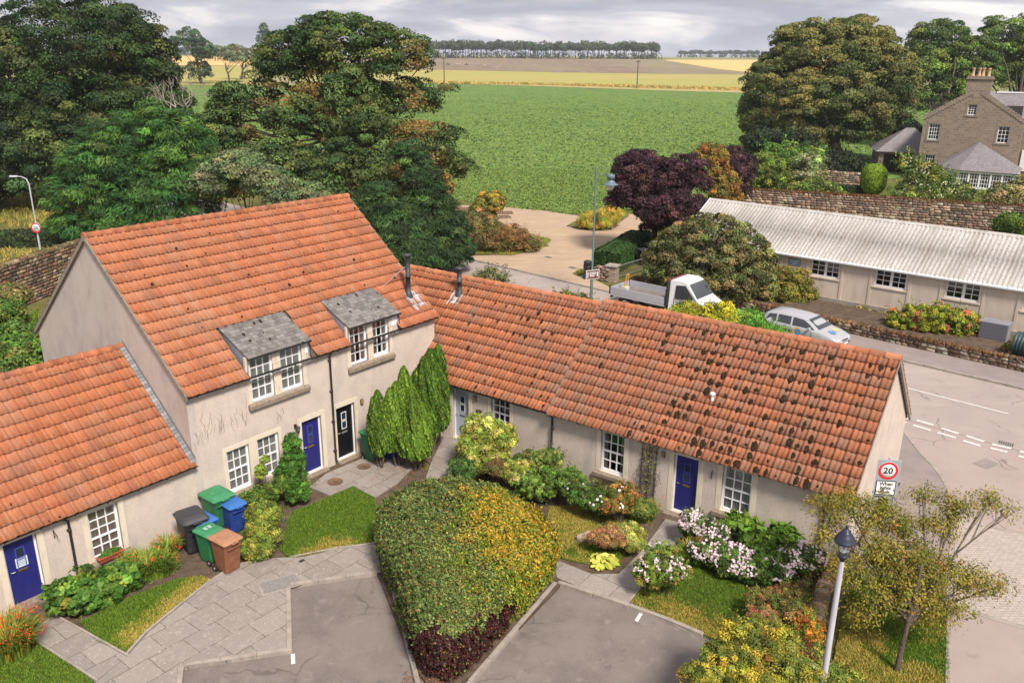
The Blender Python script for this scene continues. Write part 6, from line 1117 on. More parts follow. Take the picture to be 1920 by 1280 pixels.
for i, (lb, l, pal, lf) in enumerate([
 ('leafy mixed shrub against the wall under the shared downpipe', [(0.76, 25.9, 0.94, 0.65, 0.51, 0.37), (1.31, 26, 1.06, 0.47, 0.39, 0.3)], MX, .07),
 ('fresh green glossy shrub behind the top of the wedge hedge', [(0.92, 24.8, 0.78, 0.84, 0.66, 0.47), (1.8, 24.8, 0.79, 0.7, 0.55, 0.4)], [G_(96, 126, 56), G_(74, 104, 46), G_(118, 142, 70)], .075),
 ('yellow-green herb clump right behind the wedge hedge', [(0.31, 25.2, 0.96, 0.6, 0.47, 0.33)], VG, .05),
 ('brown-stemmed low plant by the shaded side path', [(-0.41, 25.4, 0.98, 0.43, 0.32, 0.22)], [G_(110, 88, 64), G_(86, 92, 54)], .05),
 ('daisy bush with white flowers below the left sash window', [(2.44, 24, 0.75, 0.55, 0.41, 0.28), (2.82, 23.6, 0.78, 0.51, 0.38, 0.26), (2.1, 24.2, 0.92, 0.41, 0.33, 0.25)], [G_(70, 96, 44), G_(58, 82, 38), G_(90, 112, 52)], .05),
 ('orange-leaved perennial right of the daisy bush', [(3.51, 23.8, 0.96, 0.47, 0.39, 0.31), (3.21, 23.3, 0.77, 0.4, 0.3, 0.21)], [G_(150, 112, 60), G_(128, 98, 54), G_(100, 98, 52), G_(78, 92, 46)], .06),
 ('pinkish heather clump beside the hollow stone on the lawn', [(3.05, 21.8, 0.64, 0.54, 0.38, 0.23), (2.65, 21.7, 0.65, 0.28, 0.21, 0.15)], [G_(170, 132, 100), G_(140, 120, 80), G_(150, 104, 84)], .04),
 ('yellow-green fine-leaved clump by the cottage path', [(3.54, 21.9, 0.68, 0.38, 0.32, 0.26), (3.66, 21.6, 0.54, 0.25, 0.22, 0.19)], VG, .04),
 ('small plants along the foot of the cottage wall', [(4.19, 23.6, 0.51, 0.34, 0.26, 0.17)], MX, .05)]):
    s_ = shrub('border_plant', lb, l, 150, .13, 90, lf, pal, [1]*len(pal), 172+i, stems=5, cat='plant')
    if 'daisy' in lb:
        rng = np.random.default_rng(6); LL = np.array(l); li = rng.integers(0, len(l), 34); d = rdir(34, rng); d[:, 2] = abs(d[:, 2])+.3; P = LL[li, :3]+unit(d)*LL[li, 3:6]*1.08; flowers(s_, P, d, .085, [(.80, .80, .78)], [1], 7, k=8)
    if 'orange-leaved' in lb:
        rng = np.random.default_rng(8); LL = np.array(l); li = rng.integers(0, len(l), 40); d = rdir(40, rng); d[:, 2] = abs(d[:, 2]); flowers(s_, LL[li, :3]+unit(d)*LL[li, 3:6]*1.05, d, .07, [G_(226, 150, 70), G_(230, 120, 50)], [1, 1], 9)
def strap(name, label, c, r, h_, n, pal, w, seed, fl=None, nf=0, lw=.024, cat='plant', fpal=None, group=None):
    """clump of arching strap leaves, optionally with flower sprays"""
    rng = np.random.default_rng(seed); t = thing(name, label, cat, (c[0], c[1], .06), 0, group); a = rng.uniform(0, 2*pi, n); ro = np.sqrt(rng.random(n))*np.array(r).mean()*.6; bx = np.cos(a)*ro*(r[0]/np.mean(r)); by = np.sin(a)*ro*(r[1]/np.mean(r)); dr_ = a+rng.normal(0, .6, n); hh = h_*rng.uniform(.6, 1.1, n); ar_ = rng.uniform(.25, .7, n)*h_*.95
    S_ = 5; Vv = []
    for j in range(S_): u = j/(S_-1); px = bx+np.cos(dr_)*ar_*u**1.6; py = by+np.sin(dr_)*ar_*u**1.6; pz = hh*(u*1.5-.62*u**2.6); w_ = lw*(1-u**2)*.5+.002; sx = -np.sin(dr_)*w_; sy = np.cos(dr_)*w_; Vv.append(np.column_stack([px-sx, py-sy, pz])); Vv.append(np.column_stack([px+sx, py+sy, pz]))
    V = np.stack(Vv, 1).reshape(-1, 3); m = 2*S_; base = np.arange(n)[:, None]*m; F = np.concatenate([base+np.array([[2*j, 2*j+1, 2*j+3, 2*j+2]]) for j in range(S_-1)]); cc = np.tile(pick(pal, w, n, rng, .2), (S_-1, 1)); link('foliage', mesh_np('foliage', V, F, cc), M['leaf'], t)
    if nf:
        aa = rng.uniform(0, 2*pi, nf); rr_ = np.sqrt(rng.random(nf)); P0 = np.column_stack([np.cos(aa)*rr_*r[0]*1.1, np.sin(aa)*rr_*r[1]*1.1, h_*rng.uniform(.75, 1.2, nf)]); k_ = 7; P = np.repeat(P0, k_, 0)+rng.normal(0, .035, (nf*k_, 3)); V, F = leaves(P, rng.normal(size=P.shape)+[0, 0, .8], .05*rng.uniform(.7, 1.3, len(P)), .5, rng); o = link('flowers', mesh_np('flowers', V, F, pick(fpal, [1]*len(fpal), len(P), rng, .1)), M['petal'], t); o['kind'] = 'stuff'
    return t
CRO = [G_(96, 128, 48), G_(78, 112, 44), G_(124, 146, 58), G_(150, 140, 70)]; CF = [G_(222, 84, 40), G_(214, 60, 40), G_(232, 120, 56)]
strap('crocosmia', 'crocosmia clump with orange flowers left of the end cottage doorstep', (4.162, 23.813, 0), (.75, .5), .62, 520, CRO, [3, 3, 1, 1], 190, nf=16, fpal=CF)
strap('crocosmia', 'narrow crocosmia clump behind the rose bush on the path edge', (5.27, 21.423, 0), (.35, .5), .6, 260, CRO, [3, 3, 1, 2], 191, nf=8, fpal=CF)
strap('crocosmia', 'long crocosmia clump with red flowers beside the bins along the wall', (-10.242, 20.513, 0), (1.0, .5), .68, 1200, CRO, [3, 3, 1, 1], 192, nf=30, fpal=CF)
strap('crocosmia', 'crocosmia leaves between the black bin and the flower-box window', (-10.033, 21.457, 0), (.4, .3), .62, 260, CRO, [3, 3, 1, 1], 193, nf=14, fpal=CF)
strap('crocosmia', 'red and yellow crocosmia clump at the left edge beside the notice door', (-12.312, 17.212, -0), (.9, .8), .85, 900, [G_(128, 130, 54), G_(88, 112, 44), G_(160, 140, 54)], [2, 3, 1], 194, nf=110, fpal=CF+[G_(190, 46, 40)])
strap('day_lily', 'thin strap-leaved clump in the middle of the right front border', (3.123, 25.797, 0), (.3, .25), .45, 140, [G_(150, 146, 84), G_(110, 124, 60)], [1, 1], 195)
# hosta rosette
def rosette(name, label, c, r, n, lsz, pal, seed, cat='plant', h_=.25):
    rng = np.random.default_rng(seed); t = thing(name, label, cat, (c[0], c[1], .06)); a = rng.uniform(0, 2*pi, n); rr_ = np.sqrt(rng.random(n))*r; P = np.column_stack([np.cos(a)*rr_, np.sin(a)*rr_, h_*(1.1-rr_/r*.8)*rng.uniform(.7, 1.2, n)]); N_ = np.column_stack([np.cos(a)*.5*rr_/r, np.sin(a)*.5*rr_/r, np.ones(n)])+rng.normal(size=(n, 3))*.25; T_ = np.column_stack([np.cos(a), np.sin(a), -.3+0*a]); V, F = leaves(P, N_, lsz*rng.uniform(.7, 1.2, n), .62, rng, T_, 6); link('foliage', mesh_np('foliage', V, F, pick(pal, [1]*len(pal), n, rng, .15)), M['leaf'], t); return t
rosette('hosta', 'yellow-green hosta at the bend of the cottage path', (2.715, 21.301, 0), .42, 90, .24, [G_(172, 176, 84), G_(140, 152, 66), G_(190, 190, 110)], 196)
# rose bush
Lr = [(4.1, 19.9, 1.11, 0.55, 0.47, 0.39), (3.83, 19.7, 0.79, 0.44, 0.4, 0.36), (4.43, 19.7, 0.88, 0.41, 0.38, 0.36)]
s_ = shrub('rose_bush', 'rounded rose bush covered in pale pink blooms on the lawn corner', Lr, 170, .12, 80, .055, [G_(84, 110, 50), G_(104, 126, 56), G_(150, 130, 70)], [3, 3, 1], 197)
rng = np.random.default_rng(10); LL = np.array(Lr); nb_ = 52; li = rng.integers(0, 3, nb_); d = rdir(nb_, rng); d[:, 2] = abs(d[:, 2])*.9+.1; d[:, 1] -= .4; P = LL[li, :3]+unit(d)*LL[li, 3:6]*rng.uniform(.95, 1.15, (nb_, 1)); k_ = 16; Q = np.repeat(P, k_, 0)+rng.normal(0, .028, (nb_*k_, 3)); flowers(s_, Q, rng.normal(size=Q.shape)+[0, -.3, .8], .05, [(.80, .68, .66), (.84, .76, .74), (.74, .52, .54)], [3, 3, 1], 11, name='blooms')
# anemone bank
La = [(5.51, 22.3, 0.73, 0.35, 0.39, 0.43), (5.99, 21.9, 0.7, 0.44, 0.42, 0.39), (5.77, 21.2, 0.51, 0.53, 0.47, 0.41), (6.3, 20.8, 0.51, 0.55, 0.48, 0.41), (6.83, 20.5, 0.45, 0.54, 0.47, 0.4), (7.41, 20.4, 0.44, 0.51, 0.44, 0.37), (8.07, 20.7, 0.68, 0.51, 0.46, 0.4), (8.49, 20.6, 0.66, 0.39, 0.38, 0.37)]
s_ = shrub('japanese_anemone', 'long bank of pale pink Japanese anemones under the right sash window', La, 420, .15, 80, .065, [G_(70, 96, 44), G_(88, 114, 52), G_(56, 78, 38), G_(96, 70, 56)], [3, 2, 2, .6], 198, cat='flowers')
rng = np.random.default_rng(12); LL = np.array(La); nb_ = 2300; li = rng.integers(0, len(La), nb_); d = rdir(nb_, rng); d[:, 2] = abs(d[:, 2])*.8+.05; d[:, 1] -= .35; P = LL[li, :3]+unit(d)*LL[li, 3:6]*rng.uniform(.98, 1.25, (nb_, 1)); P = P[P[:, 2] > .15]; P = P[vnoise(P, 3) > .36]; flowers(s_, P, rng.normal(size=P.shape)*.6+[-.2, -.8, .8], .075, [(.78, .62, .66), (.84, .74, .76), (.70, .50, .58)], [3, 2, 1], 13, k=6)
fs = P[::7]; flowers(s_, fs+[-.01, -.03, .01], np.tile([-.2, -.8, .8], (len(fs), 1)), .018, [(.6, .45, .1)], [1], 14, name='stamens')
shrub('grape_vine', 'broad-leaved bright green vine rising behind the anemones', [(7.35, 21.6, 0.54, 0.5, 0.44, 0.39), (8.07, 21.7, 0.67, 0.44, 0.38, 0.32), (6.88, 22.3, 0.74, 0.48, 0.36, 0.23), (7.32, 20.7, 0.59, 0.42, 0.35, 0.28)], 120, .16, 34, .16, [G_(82, 114, 44), G_(96, 128, 52), G_(68, 98, 38)], [2, 2, 2], 199, cat='vine', aspect=.85, k=6)
for i, (lb, l, pal, lf) in enumerate([
 ('low reddish-green ground shrub at the far corner of the right lawn', [(6.72, 18.6, 0.67, 0.55, 0.41, 0.26), (7.29, 18.7, 0.77, 0.5, 0.38, 0.26), (7.34, 18, 0.8, 0.4, 0.33, 0.25)], [G_(116, 114, 66), G_(84, 104, 52), G_(132, 96, 70), G_(150, 130, 84)], .045),
 ('pinkish twiggy clump at the edge of the right lawn', [(6.38, 17.9, 0.7, 0.35, 0.26, 0.17)], [G_(150, 96, 90), G_(140, 124, 84), G_(104, 110, 60)], .04),
 ('orange-leaved bush beside the crumbling low wall', [(7.47, 17.5, 0.62, 0.24, 0.27, 0.3), (7.35, 17.8, 0.79, 0.27, 0.23, 0.19)], [G_(176, 126, 48), G_(140, 90, 44), G_(110, 120, 54)], .055),
 ('dark reddish-brown undergrowth behind the yellow shrub', [(6.92, 16.8, 0.54, 0.36, 0.3, 0.24)], [G_(80, 50, 36), G_(104, 72, 48), G_(90, 96, 50)], .05)]):
    shrub('ground_shrub', lb, l, 170, .12, 90, lf, pal, [1]*len(pal), 200+i, cat='shrub')
YS = [G_(158, 146, 58), G_(134, 134, 54), G_(104, 114, 50), G_(118, 128, 84), G_(78, 92, 44)]
Ly = [(5.25, 15.6, 2, 0.5, 0.39, 0.29), (5.79, 15.4, 1.95, 0.47, 0.39, 0.31), (4.84, 15.2, 1.61, 0.58, 0.48, 0.38), (5.6, 15, 1.57, 0.65, 0.54, 0.43), (4.3, 14.8, 1.38, 0.53, 0.44, 0.35), (5.07, 14.6, 1.14, 1.02, 0.8, 0.58), (6.18, 15, 1.51, 0.35, 0.33, 0.31), (6.51, 14.8, 1.12, 0.41, 0.42, 0.43)]
shrub('golden_privet', 'big yellow and green loose shrub at the bottom edge left of the lamp post', Ly, 800, .15, 130, .047, YS, [3, 2.5, 2, 1, 2], 210, depth=(.75, 1.12), cj=.3, stems=10)
shrub('weeds', 'green and yellow weeds at the foot of the lamp post', [(7.37, 16.2, 0.43, 0.5, 0.35, 0.2), (7.99, 16.3, 0.28, 0.3, 0.23, 0.15), (7.45, 17, 0.46, 0.21, 0.18, 0.16)], 160, .12, 70, .05, [G_(150, 146, 66), G_(104, 120, 54), G_(84, 104, 48)], [1, 1, 1], 211, cat='weeds')
# --- left front garden
GE = [G_(58, 92, 40), G_(78, 114, 48), G_(100, 132, 58), G_(128, 140, 60)]
shrub('geranium_bush', 'broad-leaved green bush right of the notice door', [(-11.49, 18.9, 0.51, 0.65, 0.51, 0.38), (-11.07, 19.3, 0.32, 0.57, 0.46, 0.35), (-10.7, 19.8, 0.4, 0.5, 0.4, 0.3)], 220, .15, 44, .12, GE, [3, 3, 2, 1], 212, aspect=.85, k=6)
shrub('climbing_plant', 'tall glossy green climber left of the blue door of the tall house', [(-7.17, 25, 1.96, 0.24, 0.3, 0.36), (-7.14, 24.9, 1.43, 0.35, 0.39, 0.43), (-7.21, 24.7, 0.95, 0.45, 0.46, 0.47), (-6.93, 24.5, 0.57, 0.35, 0.34, 0.32)], 320, .13, 90, .055, [G_(70, 110, 44), G_(56, 90, 38), G_(92, 130, 54)], [1, 1, 1], 213, cat='climber')
shrub('wall_shrub', 'leafy low shrub with one yellow bloom under the ground-floor windows', [(-7.88, 24.2, 0.69, 0.45, 0.3, 0.16), (-8.24, 23.8, 0.71, 0.31, 0.22, 0.14), (-7.45, 24.4, 0.85, 0.24, 0.22, 0.2)], 200, .13, 80, .06, [G_(84, 112, 50), G_(66, 92, 42), G_(112, 128, 60)], [1, 1, 1], 214)
shrub('box_shrub', 'upright bushy yellow-green shrub right of the blue bin', [(-7.4, 22.3, 1.02, 0.43, 0.34, 0.25), (-7.34, 21.8, 0.63, 0.47, 0.43, 0.39), (-7.41, 21.4, 0.34, 0.41, 0.33, 0.26)], 420, .15, 100, .055, [G_(128, 136, 62), G_(96, 114, 50), G_(74, 94, 42), G_(150, 150, 76)], [3, 3, 2, 1], 215)
shrub('young_climber', 'thin young climber on the mullion between the ground-floor windows', [(-8.02, 24.3, 1.34, 0.14, 0.19, 0.25), (-7.9, 24.4, 1.73, 0.09, 0.11, 0.14)], 40, .08, 40, .06, [G_(110, 140, 60), G_(130, 150, 70)], [1, 1], 216, cat='climber')
shrub('holly_seedling', 'small dark seedling under the hanging bracket of the left cottage', [(-11.74, 20, 0.51, 0.18, 0.16, 0.14)], 30, .07, 30, .06, [G_(60, 84, 44), G_(80, 100, 56)], [1, 1], 217, cat='plant')
# --- cherry tree on the verge
def zch(C, rng): return pick([G_(124, 118, 50), G_(106, 108, 46), G_(142, 128, 58), G_(88, 96, 42), G_(134, 98, 54)], [3, 3, 2, 2, .6], len(C), rng, .15)
bt = (9.374, 16.791, 0)
Lt = [(8.67, 19.2, 3.25, 0.58, 0.43, 0.28), (8.07, 19.4, 3.13, 0.36, 0.28, 0.2), (9.29, 19, 3.14, 0.54, 0.44, 0.34), (8.58, 18.4, 2.72, 0.67, 0.54, 0.41), (9.24, 18, 2.53, 0.74, 0.6, 0.46), (10.05, 18, 2.38, 0.66, 0.53, 0.41), (8.35, 17.6, 2.18, 0.6, 0.47, 0.35), (11.2, 18.8, 3.35, 0.54, 0.39, 0.25), (10.66, 19.4, 3.39, 0.36, 0.26, 0.17), (10.9, 18.6, 2.93, 0.48, 0.35, 0.22), (10.36, 17.5, 2.27, 0.59, 0.46, 0.32), (11.22, 17.6, 2.06, 0.6, 0.43, 0.27), (12.03, 17.8, 1.77, 0.34, 0.25, 0.16), (12.09, 19, 3.47, 0.32, 0.23, 0.14), (9.52, 17.2, 1.87, 0.64, 0.46, 0.29), (7.88, 17.8, 2.34, 0.29, 0.25, 0.21), (8.67, 17, 1.85, 0.38, 0.32, 0.26), (10.85, 17.2, 1.58, 0.46, 0.32, 0.18), (12.69, 19, 3.17, 0.16, 0.12, 0.08), (9.49, 17.8, 2.05, 0.92, 0.73, 0.54), (8.43, 16.9, 1.47, 0.3, 0.24, 0.18), (10.14, 17.3, 1.5, 0.65, 0.48, 0.32), (8.38, 18.6, 2.75, 0.67, 0.57, 0.47), (9.94, 18.8, 2.8, 0.54, 0.44, 0.33)]
t = thing('cherry_tree', 'young thin-crowned cherry tree with bronze-green leaves on the grass verge', 'tree', bt)
V, F, c, C = crown(Lt, 760, .38, 42, .078, [G_(120, 120, 52)], [1], 220, zone=zch, flat=.95, aspect=.40, fill=.02, depth=(.15, 1.05), low=-.95, tangmode='droop', dense=.2)
link('crown', mesh_np('crown', off(V, bt), F, c), M['leaf'], t)
rng = np.random.default_rng(221); mb = MB(); fk = Vector((.10, .08, 1.45)); mb.tube([(0, 0, -.1), (.03, .02, .8), fk], [.075, .062, .055], 9); Lx = np.array(Lt)[:, :3]-np.array(bt)
for i in range(len(Lx)):
    b = Vector(Lx[i]); a = fk+Vector((0, 0, rng.uniform(-.15, .5))); m = a.lerp(b, .5)+Vector(rng.normal(0, .12, 3)); m.z -= .05; mb.tube([a, m, b], [.042, .024, .010], 6, cap=False)
    near = C[np.argsort(np.linalg.norm(C-np.array(bt)-Lx[i], axis=1))[:9]]-np.array(bt)
    for q_ in near: q_ = Vector(q_); s0 = m.lerp(b, rng.uniform(.1, .9)); mb.tube([s0, s0.lerp(q_, .5)+Vector(rng.normal(0, .03, 3)), q_], [.010, .007, .003], 4, cap=False)
mb.tube([fk, fk+Vector((.1, .1, .6)), fk+Vector((.3, .4, 1.3))], [.07, .05, .03], 8); mb.build('trunk', M['bark'], t, fix=False)
# --- grass blades (stuff) on each lawn
def blades(name, poly, n, seed, z=.085, hgt=.045, zone=None, pal=None, w=None, width=.012, label=None):
    rng = np.random.default_rng(seed); p = np.array(poly, float); lo, hi = p.min(0), p.max(0); Q = rng.uniform(lo, hi, (n*3, 2)); ins = np.zeros(len(Q), bool); m = len(p)
    for i in range(m):
        a, b = p[i], p[(i+1) % m]; c1 = (a[1] > Q[:, 1]) != (b[1] > Q[:, 1]); xx = (b[0]-a[0])*(Q[:, 1]-a[1])/((b[1]-a[1]) or 1e-9)+a[0]; ins ^= c1 & (Q[:, 0] < xx)
    Q = Q[ins][:n]; n = len(Q); P = np.column_stack([Q, np.full(n, z)]); nz = vnoise(P, 1.1)*.6+vnoise(P+5, 3.5)*.4
    a = rng.uniform(0, 2*pi, n); h_ = hgt*rng.uniform(.5, 1.3, n); w_ = width*rng.uniform(.6, 1.3, n); le = rng.uniform(.1, .9, n)*h_
    V = np.stack([P+np.column_stack([-np.sin(a)*w_, np.cos(a)*w_, 0*a]), P+np.column_stack([np.sin(a)*w_, -np.cos(a)*w_, 0*a]), P+np.column_stack([np.cos(a)*le, np.sin(a)*le, h_])], 1).reshape(-1, 3); F = np.arange(3*n).reshape(n, 3)
    g1 = pick([G_(84, 114, 34), G_(68, 98, 30), G_(104, 128, 44)], [2, 2, 1], n, rng, .15); g2 = pick([G_(150, 140, 70), G_(176, 150, 98), G_(128, 134, 54)], [2, 1.3, 2], n, rng, .15)
    f = np.clip((nz-.47)*5+.3, 0, 1) if zone is None else zone(P, nz); c = np.where((rng.random(n) < f)[:, None], g2, g1)
    o = link(name, mesh_np(name, V, F, c), M['leaf']); tag(o, None, None, None, 'stuff'); return o
dist = lambda P, a: np.linalg.norm(P[:, :2]-np.array(a[:2]), axis=1)
def edge_d(P, a, b): a = np.array(a[:2]); b = np.array(b[:2]); ab = b-a; t_ = np.clip(((P[:, :2]-a)@ab)/(ab@ab), 0, 1); return np.linalg.norm(P[:, :2]-(a+t_[:, None]*ab), axis=1)
z1_ = lambda P, nz: np.clip(1.05-edge_d(P, (-9.47, 17.651, 0), (-8.496, 20.283, 0))/.55+(nz-.5)*1.5, 0, 1)
z2_ = lambda P, nz: np.clip(.9-edge_d(P, (-6.113, 21.632, 0), (-3.981, 22.392, 0))/.9+(nz-.5)*2, 0, .9)
z3_ = lambda P, nz: np.clip(.55+(nz-.5)*4, 0, 1)
z4_ = lambda P, nz: np.clip(1.1-edge_d(P, (3.255, 19.43, 0), (5.957, 17.557, 0))/.8+(nz-.5)*2.4, 0, 1)
for nm, p, n, z_f, lb in (('grass', lawn1, 26000, z1_, 'a'), ('grass', lawn2, 42000, z2_, 'b'), ('grass', lawn3, 26000, z3_, 'c'), ('grass', lawn4, 34000, z4_, 'd'), ('grass', lawn5, 16000, z1_, 'e')): blades(nm, p, n, 230+n, zone=z_f)
blades('grass', verge_poly, 60000, 240, hgt=.06, zone=lambda P, nz: np.clip(.5+(nz-.5)*4, 0, 1)); 
# leaf litter and gravelly crumbs on the beds
def litter(name, poly, n, seed, pal, size=.035, z=.055):
    rng = np.random.default_rng(seed); p = np.array([q[:2] for q in poly], float); lo, hi = p.min(0), p.max(0); Q = rng.uniform(lo, hi, (n, 2)); P = np.column_stack([Q, np.full(n, z)+rng.random(n)*.02]); V, F = leaves(P, rng.normal(size=(n, 3))*.4+[0, 0, 1], size*rng.uniform(.5, 1.4, n), .7, rng); o = link(name, mesh_np(name, V, F, pick(pal, [1]*len(pal), n, rng, .2)), M['leaf']); o['kind'] = 'stuff'
LT = [G_(130, 84, 56), G_(150, 104, 70), G_(96, 66, 48)]
litter('leaf_litter', [(-5, 26), (-2.9, 28.2)], 600, 250, LT, z=.105); litter('leaf_litter', [(-.9, 24.5), (.5, 26)], 500, 251, LT); litter('leaf_litter', [(1.2, 20.2), (1.9, 20.9)], 160, 252, LT, z=.012); litter('leaf_litter', [(-2.5, 15.8), (-1.5, 16.6)], 400, 253, LT, z=.10)
litter('soil_crumbs', [(-8.6, 20.4), (-7.4, 21.6)], 700, 254, [G_(96, 78, 64), G_(150, 140, 130)], .025, z=.055); litter('soil_crumbs', [(8.468, 18.209, 0), (9.583, 20.055, 0)], 500, 255, [G_(110, 80, 62), G_(140, 110, 90)], .04, z=.06)
rng = np.random.default_rng(256); d0 = np.array((-5.397, 25.017))
# rough grass / crop plants near the field edge
def clumps(name, poly, n, nl, r, hgt, leaf, pal, seed, aspect=.7, tang=None, zf=None, fade=None, rows=None):
    rng = np.random.default_rng(seed); p = np.array([q[:2] for q in poly], float); lo, hi = p.min(0), p.max(0); Q = rng.uniform(lo, hi, (n*4, 2)); ins = np.zeros(len(Q), bool); m = len(p)
    for i in range(m):
        a, b = p[i], p[(i+1) % m]; c1 = (a[1] > Q[:, 1]) != (b[1] > Q[:, 1]); xx = (b[0]-a[0])*(Q[:, 1]-a[1])/((b[1]-a[1]) or 1e-9)+a[0]; ins ^= c1 & (Q[:, 0] < xx)
    Q = Q[ins][:n]; Q = Q[rng.random(len(Q)) < fade(Q)] if fade else Q
    if rows: dv = np.array([-sin(rows[0]), cos(rows[0])]); k_ = Q@dv; sn = np.round(k_/rows[1])*rows[1]+rng.normal(0, rows[1]*.14, len(Q)); Q = Q+(sn-k_)[:, None]*dv; Q = Q[(np.abs(((sn+3) % 18)-9) < 8.6)]
    n = len(Q); zz = np.array([terr(x, y) for x, y in Q]); ci = np.repeat(np.arange(n), nl); d = rdir(len(ci), rng); d[:, 2] = abs(d[:, 2]); sc = rng.uniform(.6, 1.3, n)[ci][:, None]; P = np.column_stack([Q, zz])[ci]+d*np.array([r, r, hgt])*sc; tg = None if tang is None else d*.5+np.array([0, 0, 1.0]); V, F = leaves(P, d+rng.normal(size=d.shape)*.4, leaf*rng.uniform(.7, 1.3, len(P)), aspect, rng, tg); cc = pick(pal, [1]*len(pal), n, rng, .07)[ci]*(1+rng.normal(0, .08, (len(ci), 1))); o = link(name, mesh_np(name, V, F, np.clip(cc, .005, 1)), M['leaf']); o['kind'] = 'stuff'; return o
CP = [G_(102, 128, 72), G_(94, 120, 66), G_(110, 136, 78), G_(112, 132, 68)]
clumps('potato_plants', [(-30, 88), (-6.51, 87.79, -0), (-3.05, 83.98, -0), (5.67, 79.06, -0.01), (16, 84), (40, 100), (50, 112), (-50, 112)], 26000, 11, .34, .20, .17, CP, 260, rows=(.5, .9))
clumps('potato_plants', [(-60, 112), (50, 112), (85, 134), (140, 300), (-140, 300)], 70000, 4, .6, .18, .34, CP, 261, rows=(.5, 1.8), fade=lambda Q: np.clip((300-Q[:, 1])/150, 0, 1)**1.5)
clumps('rough_grass', [(-60, 62), (-30, 62), (-28, 52), (-50, 52)], 2500, 10, .2, .22, .3, [G_(160, 144, 76), G_(130, 136, 60), G_(176, 160, 100)], 262, .1, 1)
clumps('rough_grass', [(-75, 99), (-40, 86), (-40, 70), (-75, 80)], 3000, 10, .3, .35, .45, [G_(170, 150, 90), G_(140, 140, 70), G_(110, 120, 60)], 263, .1, 1)
clumps('rough_grass', [(-3.27, 62.14, -0), (1.04, 69.77, -0), (3.12, 67.28, -0), (2.19, 63.67, -0), (-0.06, 61.38, -0)], 700, 10, .2, .18, .25, [G_(110, 130, 54), G_(130, 144, 60), G_(160, 144, 76)], 264, .12, 1)
clumps('back_garden_plants', [(-24, 33), (-14.5, 26), (-17.5, 31), (-24, 44)], 1300, 14, .25, .25, .14, GL, 265, .6)
clumps('margin_grass', [(-35.6, 357.67, 3.12), (15.96, 348.2, 3.04), (55.1, 329.63, 2.82), (94.34, 313.63, 2.64), (98.82, 328.81, 2.85), (57.15, 342.08, 2.99), (16.37, 357.33, 3.16), (-36.56, 367.42, 3.24)], 2500, 5, 1.0, .7, 1.1, [G_(196, 172, 110), G_(160, 140, 80), G_(120, 120, 64)], 266, .2, 1)
# --- distant woods
def wood(name, label, x0, x1, y, hgt, n, seed, pal, leaf=2.2, gap=True):
    rng = np.random.default_rng(seed); t = thing(name, label, 'wood', ((x0+x1)/2, y, 0)); t['kind'] = 'stuff'; b = np.array([(x0+x1)/2, y, 0]); Ps, Ns = [], []; mb = MB()
    for i in range(n):
        x = x0+(x1-x0)*(i+rng.uniform(.1, .9))/n; yy = y+rng.uniform(0, 50); z = terr(x, yy); h_ = hgt*rng.uniform(.85, 1.12); r = rng.uniform(4.5, 7); m = 130; d = rdir(m, rng); Ps.append(np.array([x, yy, z+h_*.74])+d*np.array([r, r, h_*.26])*rng.uniform(.6, 1.05, (m, 1))); Ns.append(d+rng.normal(size=(m, 3))*.4)
        if rng.random() < .75: u = rdir(40, rng); Ps.append(np.array([x+rng.normal(0, 3), yy-4, z+1.5])+u*np.array([5.5, 3, rng.uniform(3, 7)])); Ns.append(u)
        mb.tube([(x-b[0], yy-b[1], z), (x-b[0]+rng.normal(0, .7), yy-b[1], z+h_*.7)], [.45, .3], 5, cap=False)
    P = np.vstack(Ps); P[:, 2] = np.maximum(P[:, 2], 10); V, F = leaves(P, np.vstack(Ns), leaf*rng.uniform(.6, 1.3, len(P)), .8, rng); o = link('canopy', mesh_np('canopy', V-b, F, pick(pal, [1]*len(pal), len(P), rng, .15)), M['leaf'], t); o['kind'] = 'stuff'
    k_ = mb.build('trunks', M['bark'], t, fix=False); k_['kind'] = 'stuff'; return t
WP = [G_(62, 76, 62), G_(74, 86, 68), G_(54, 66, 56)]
a_, b_ = (-113.35, 1011.61, 11.41), (153.26, 956.07, 11.61)
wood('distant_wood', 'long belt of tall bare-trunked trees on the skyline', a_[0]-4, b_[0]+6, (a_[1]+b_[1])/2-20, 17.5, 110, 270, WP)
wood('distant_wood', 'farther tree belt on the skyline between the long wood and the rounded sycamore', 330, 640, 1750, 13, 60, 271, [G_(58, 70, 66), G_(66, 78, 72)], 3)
wood('distant_wood', 'low far woodland on the left skyline', -760, -560, 1500, 9, 40, 272, [G_(70, 84, 78), G_(62, 76, 72)], 3); wood('distant_wood', 'hazy woodland on the skyline behind the grey willows', -560, -330, 1350, 11, 46, 273, [G_(70, 84, 78), G_(62, 76, 72)], 3)

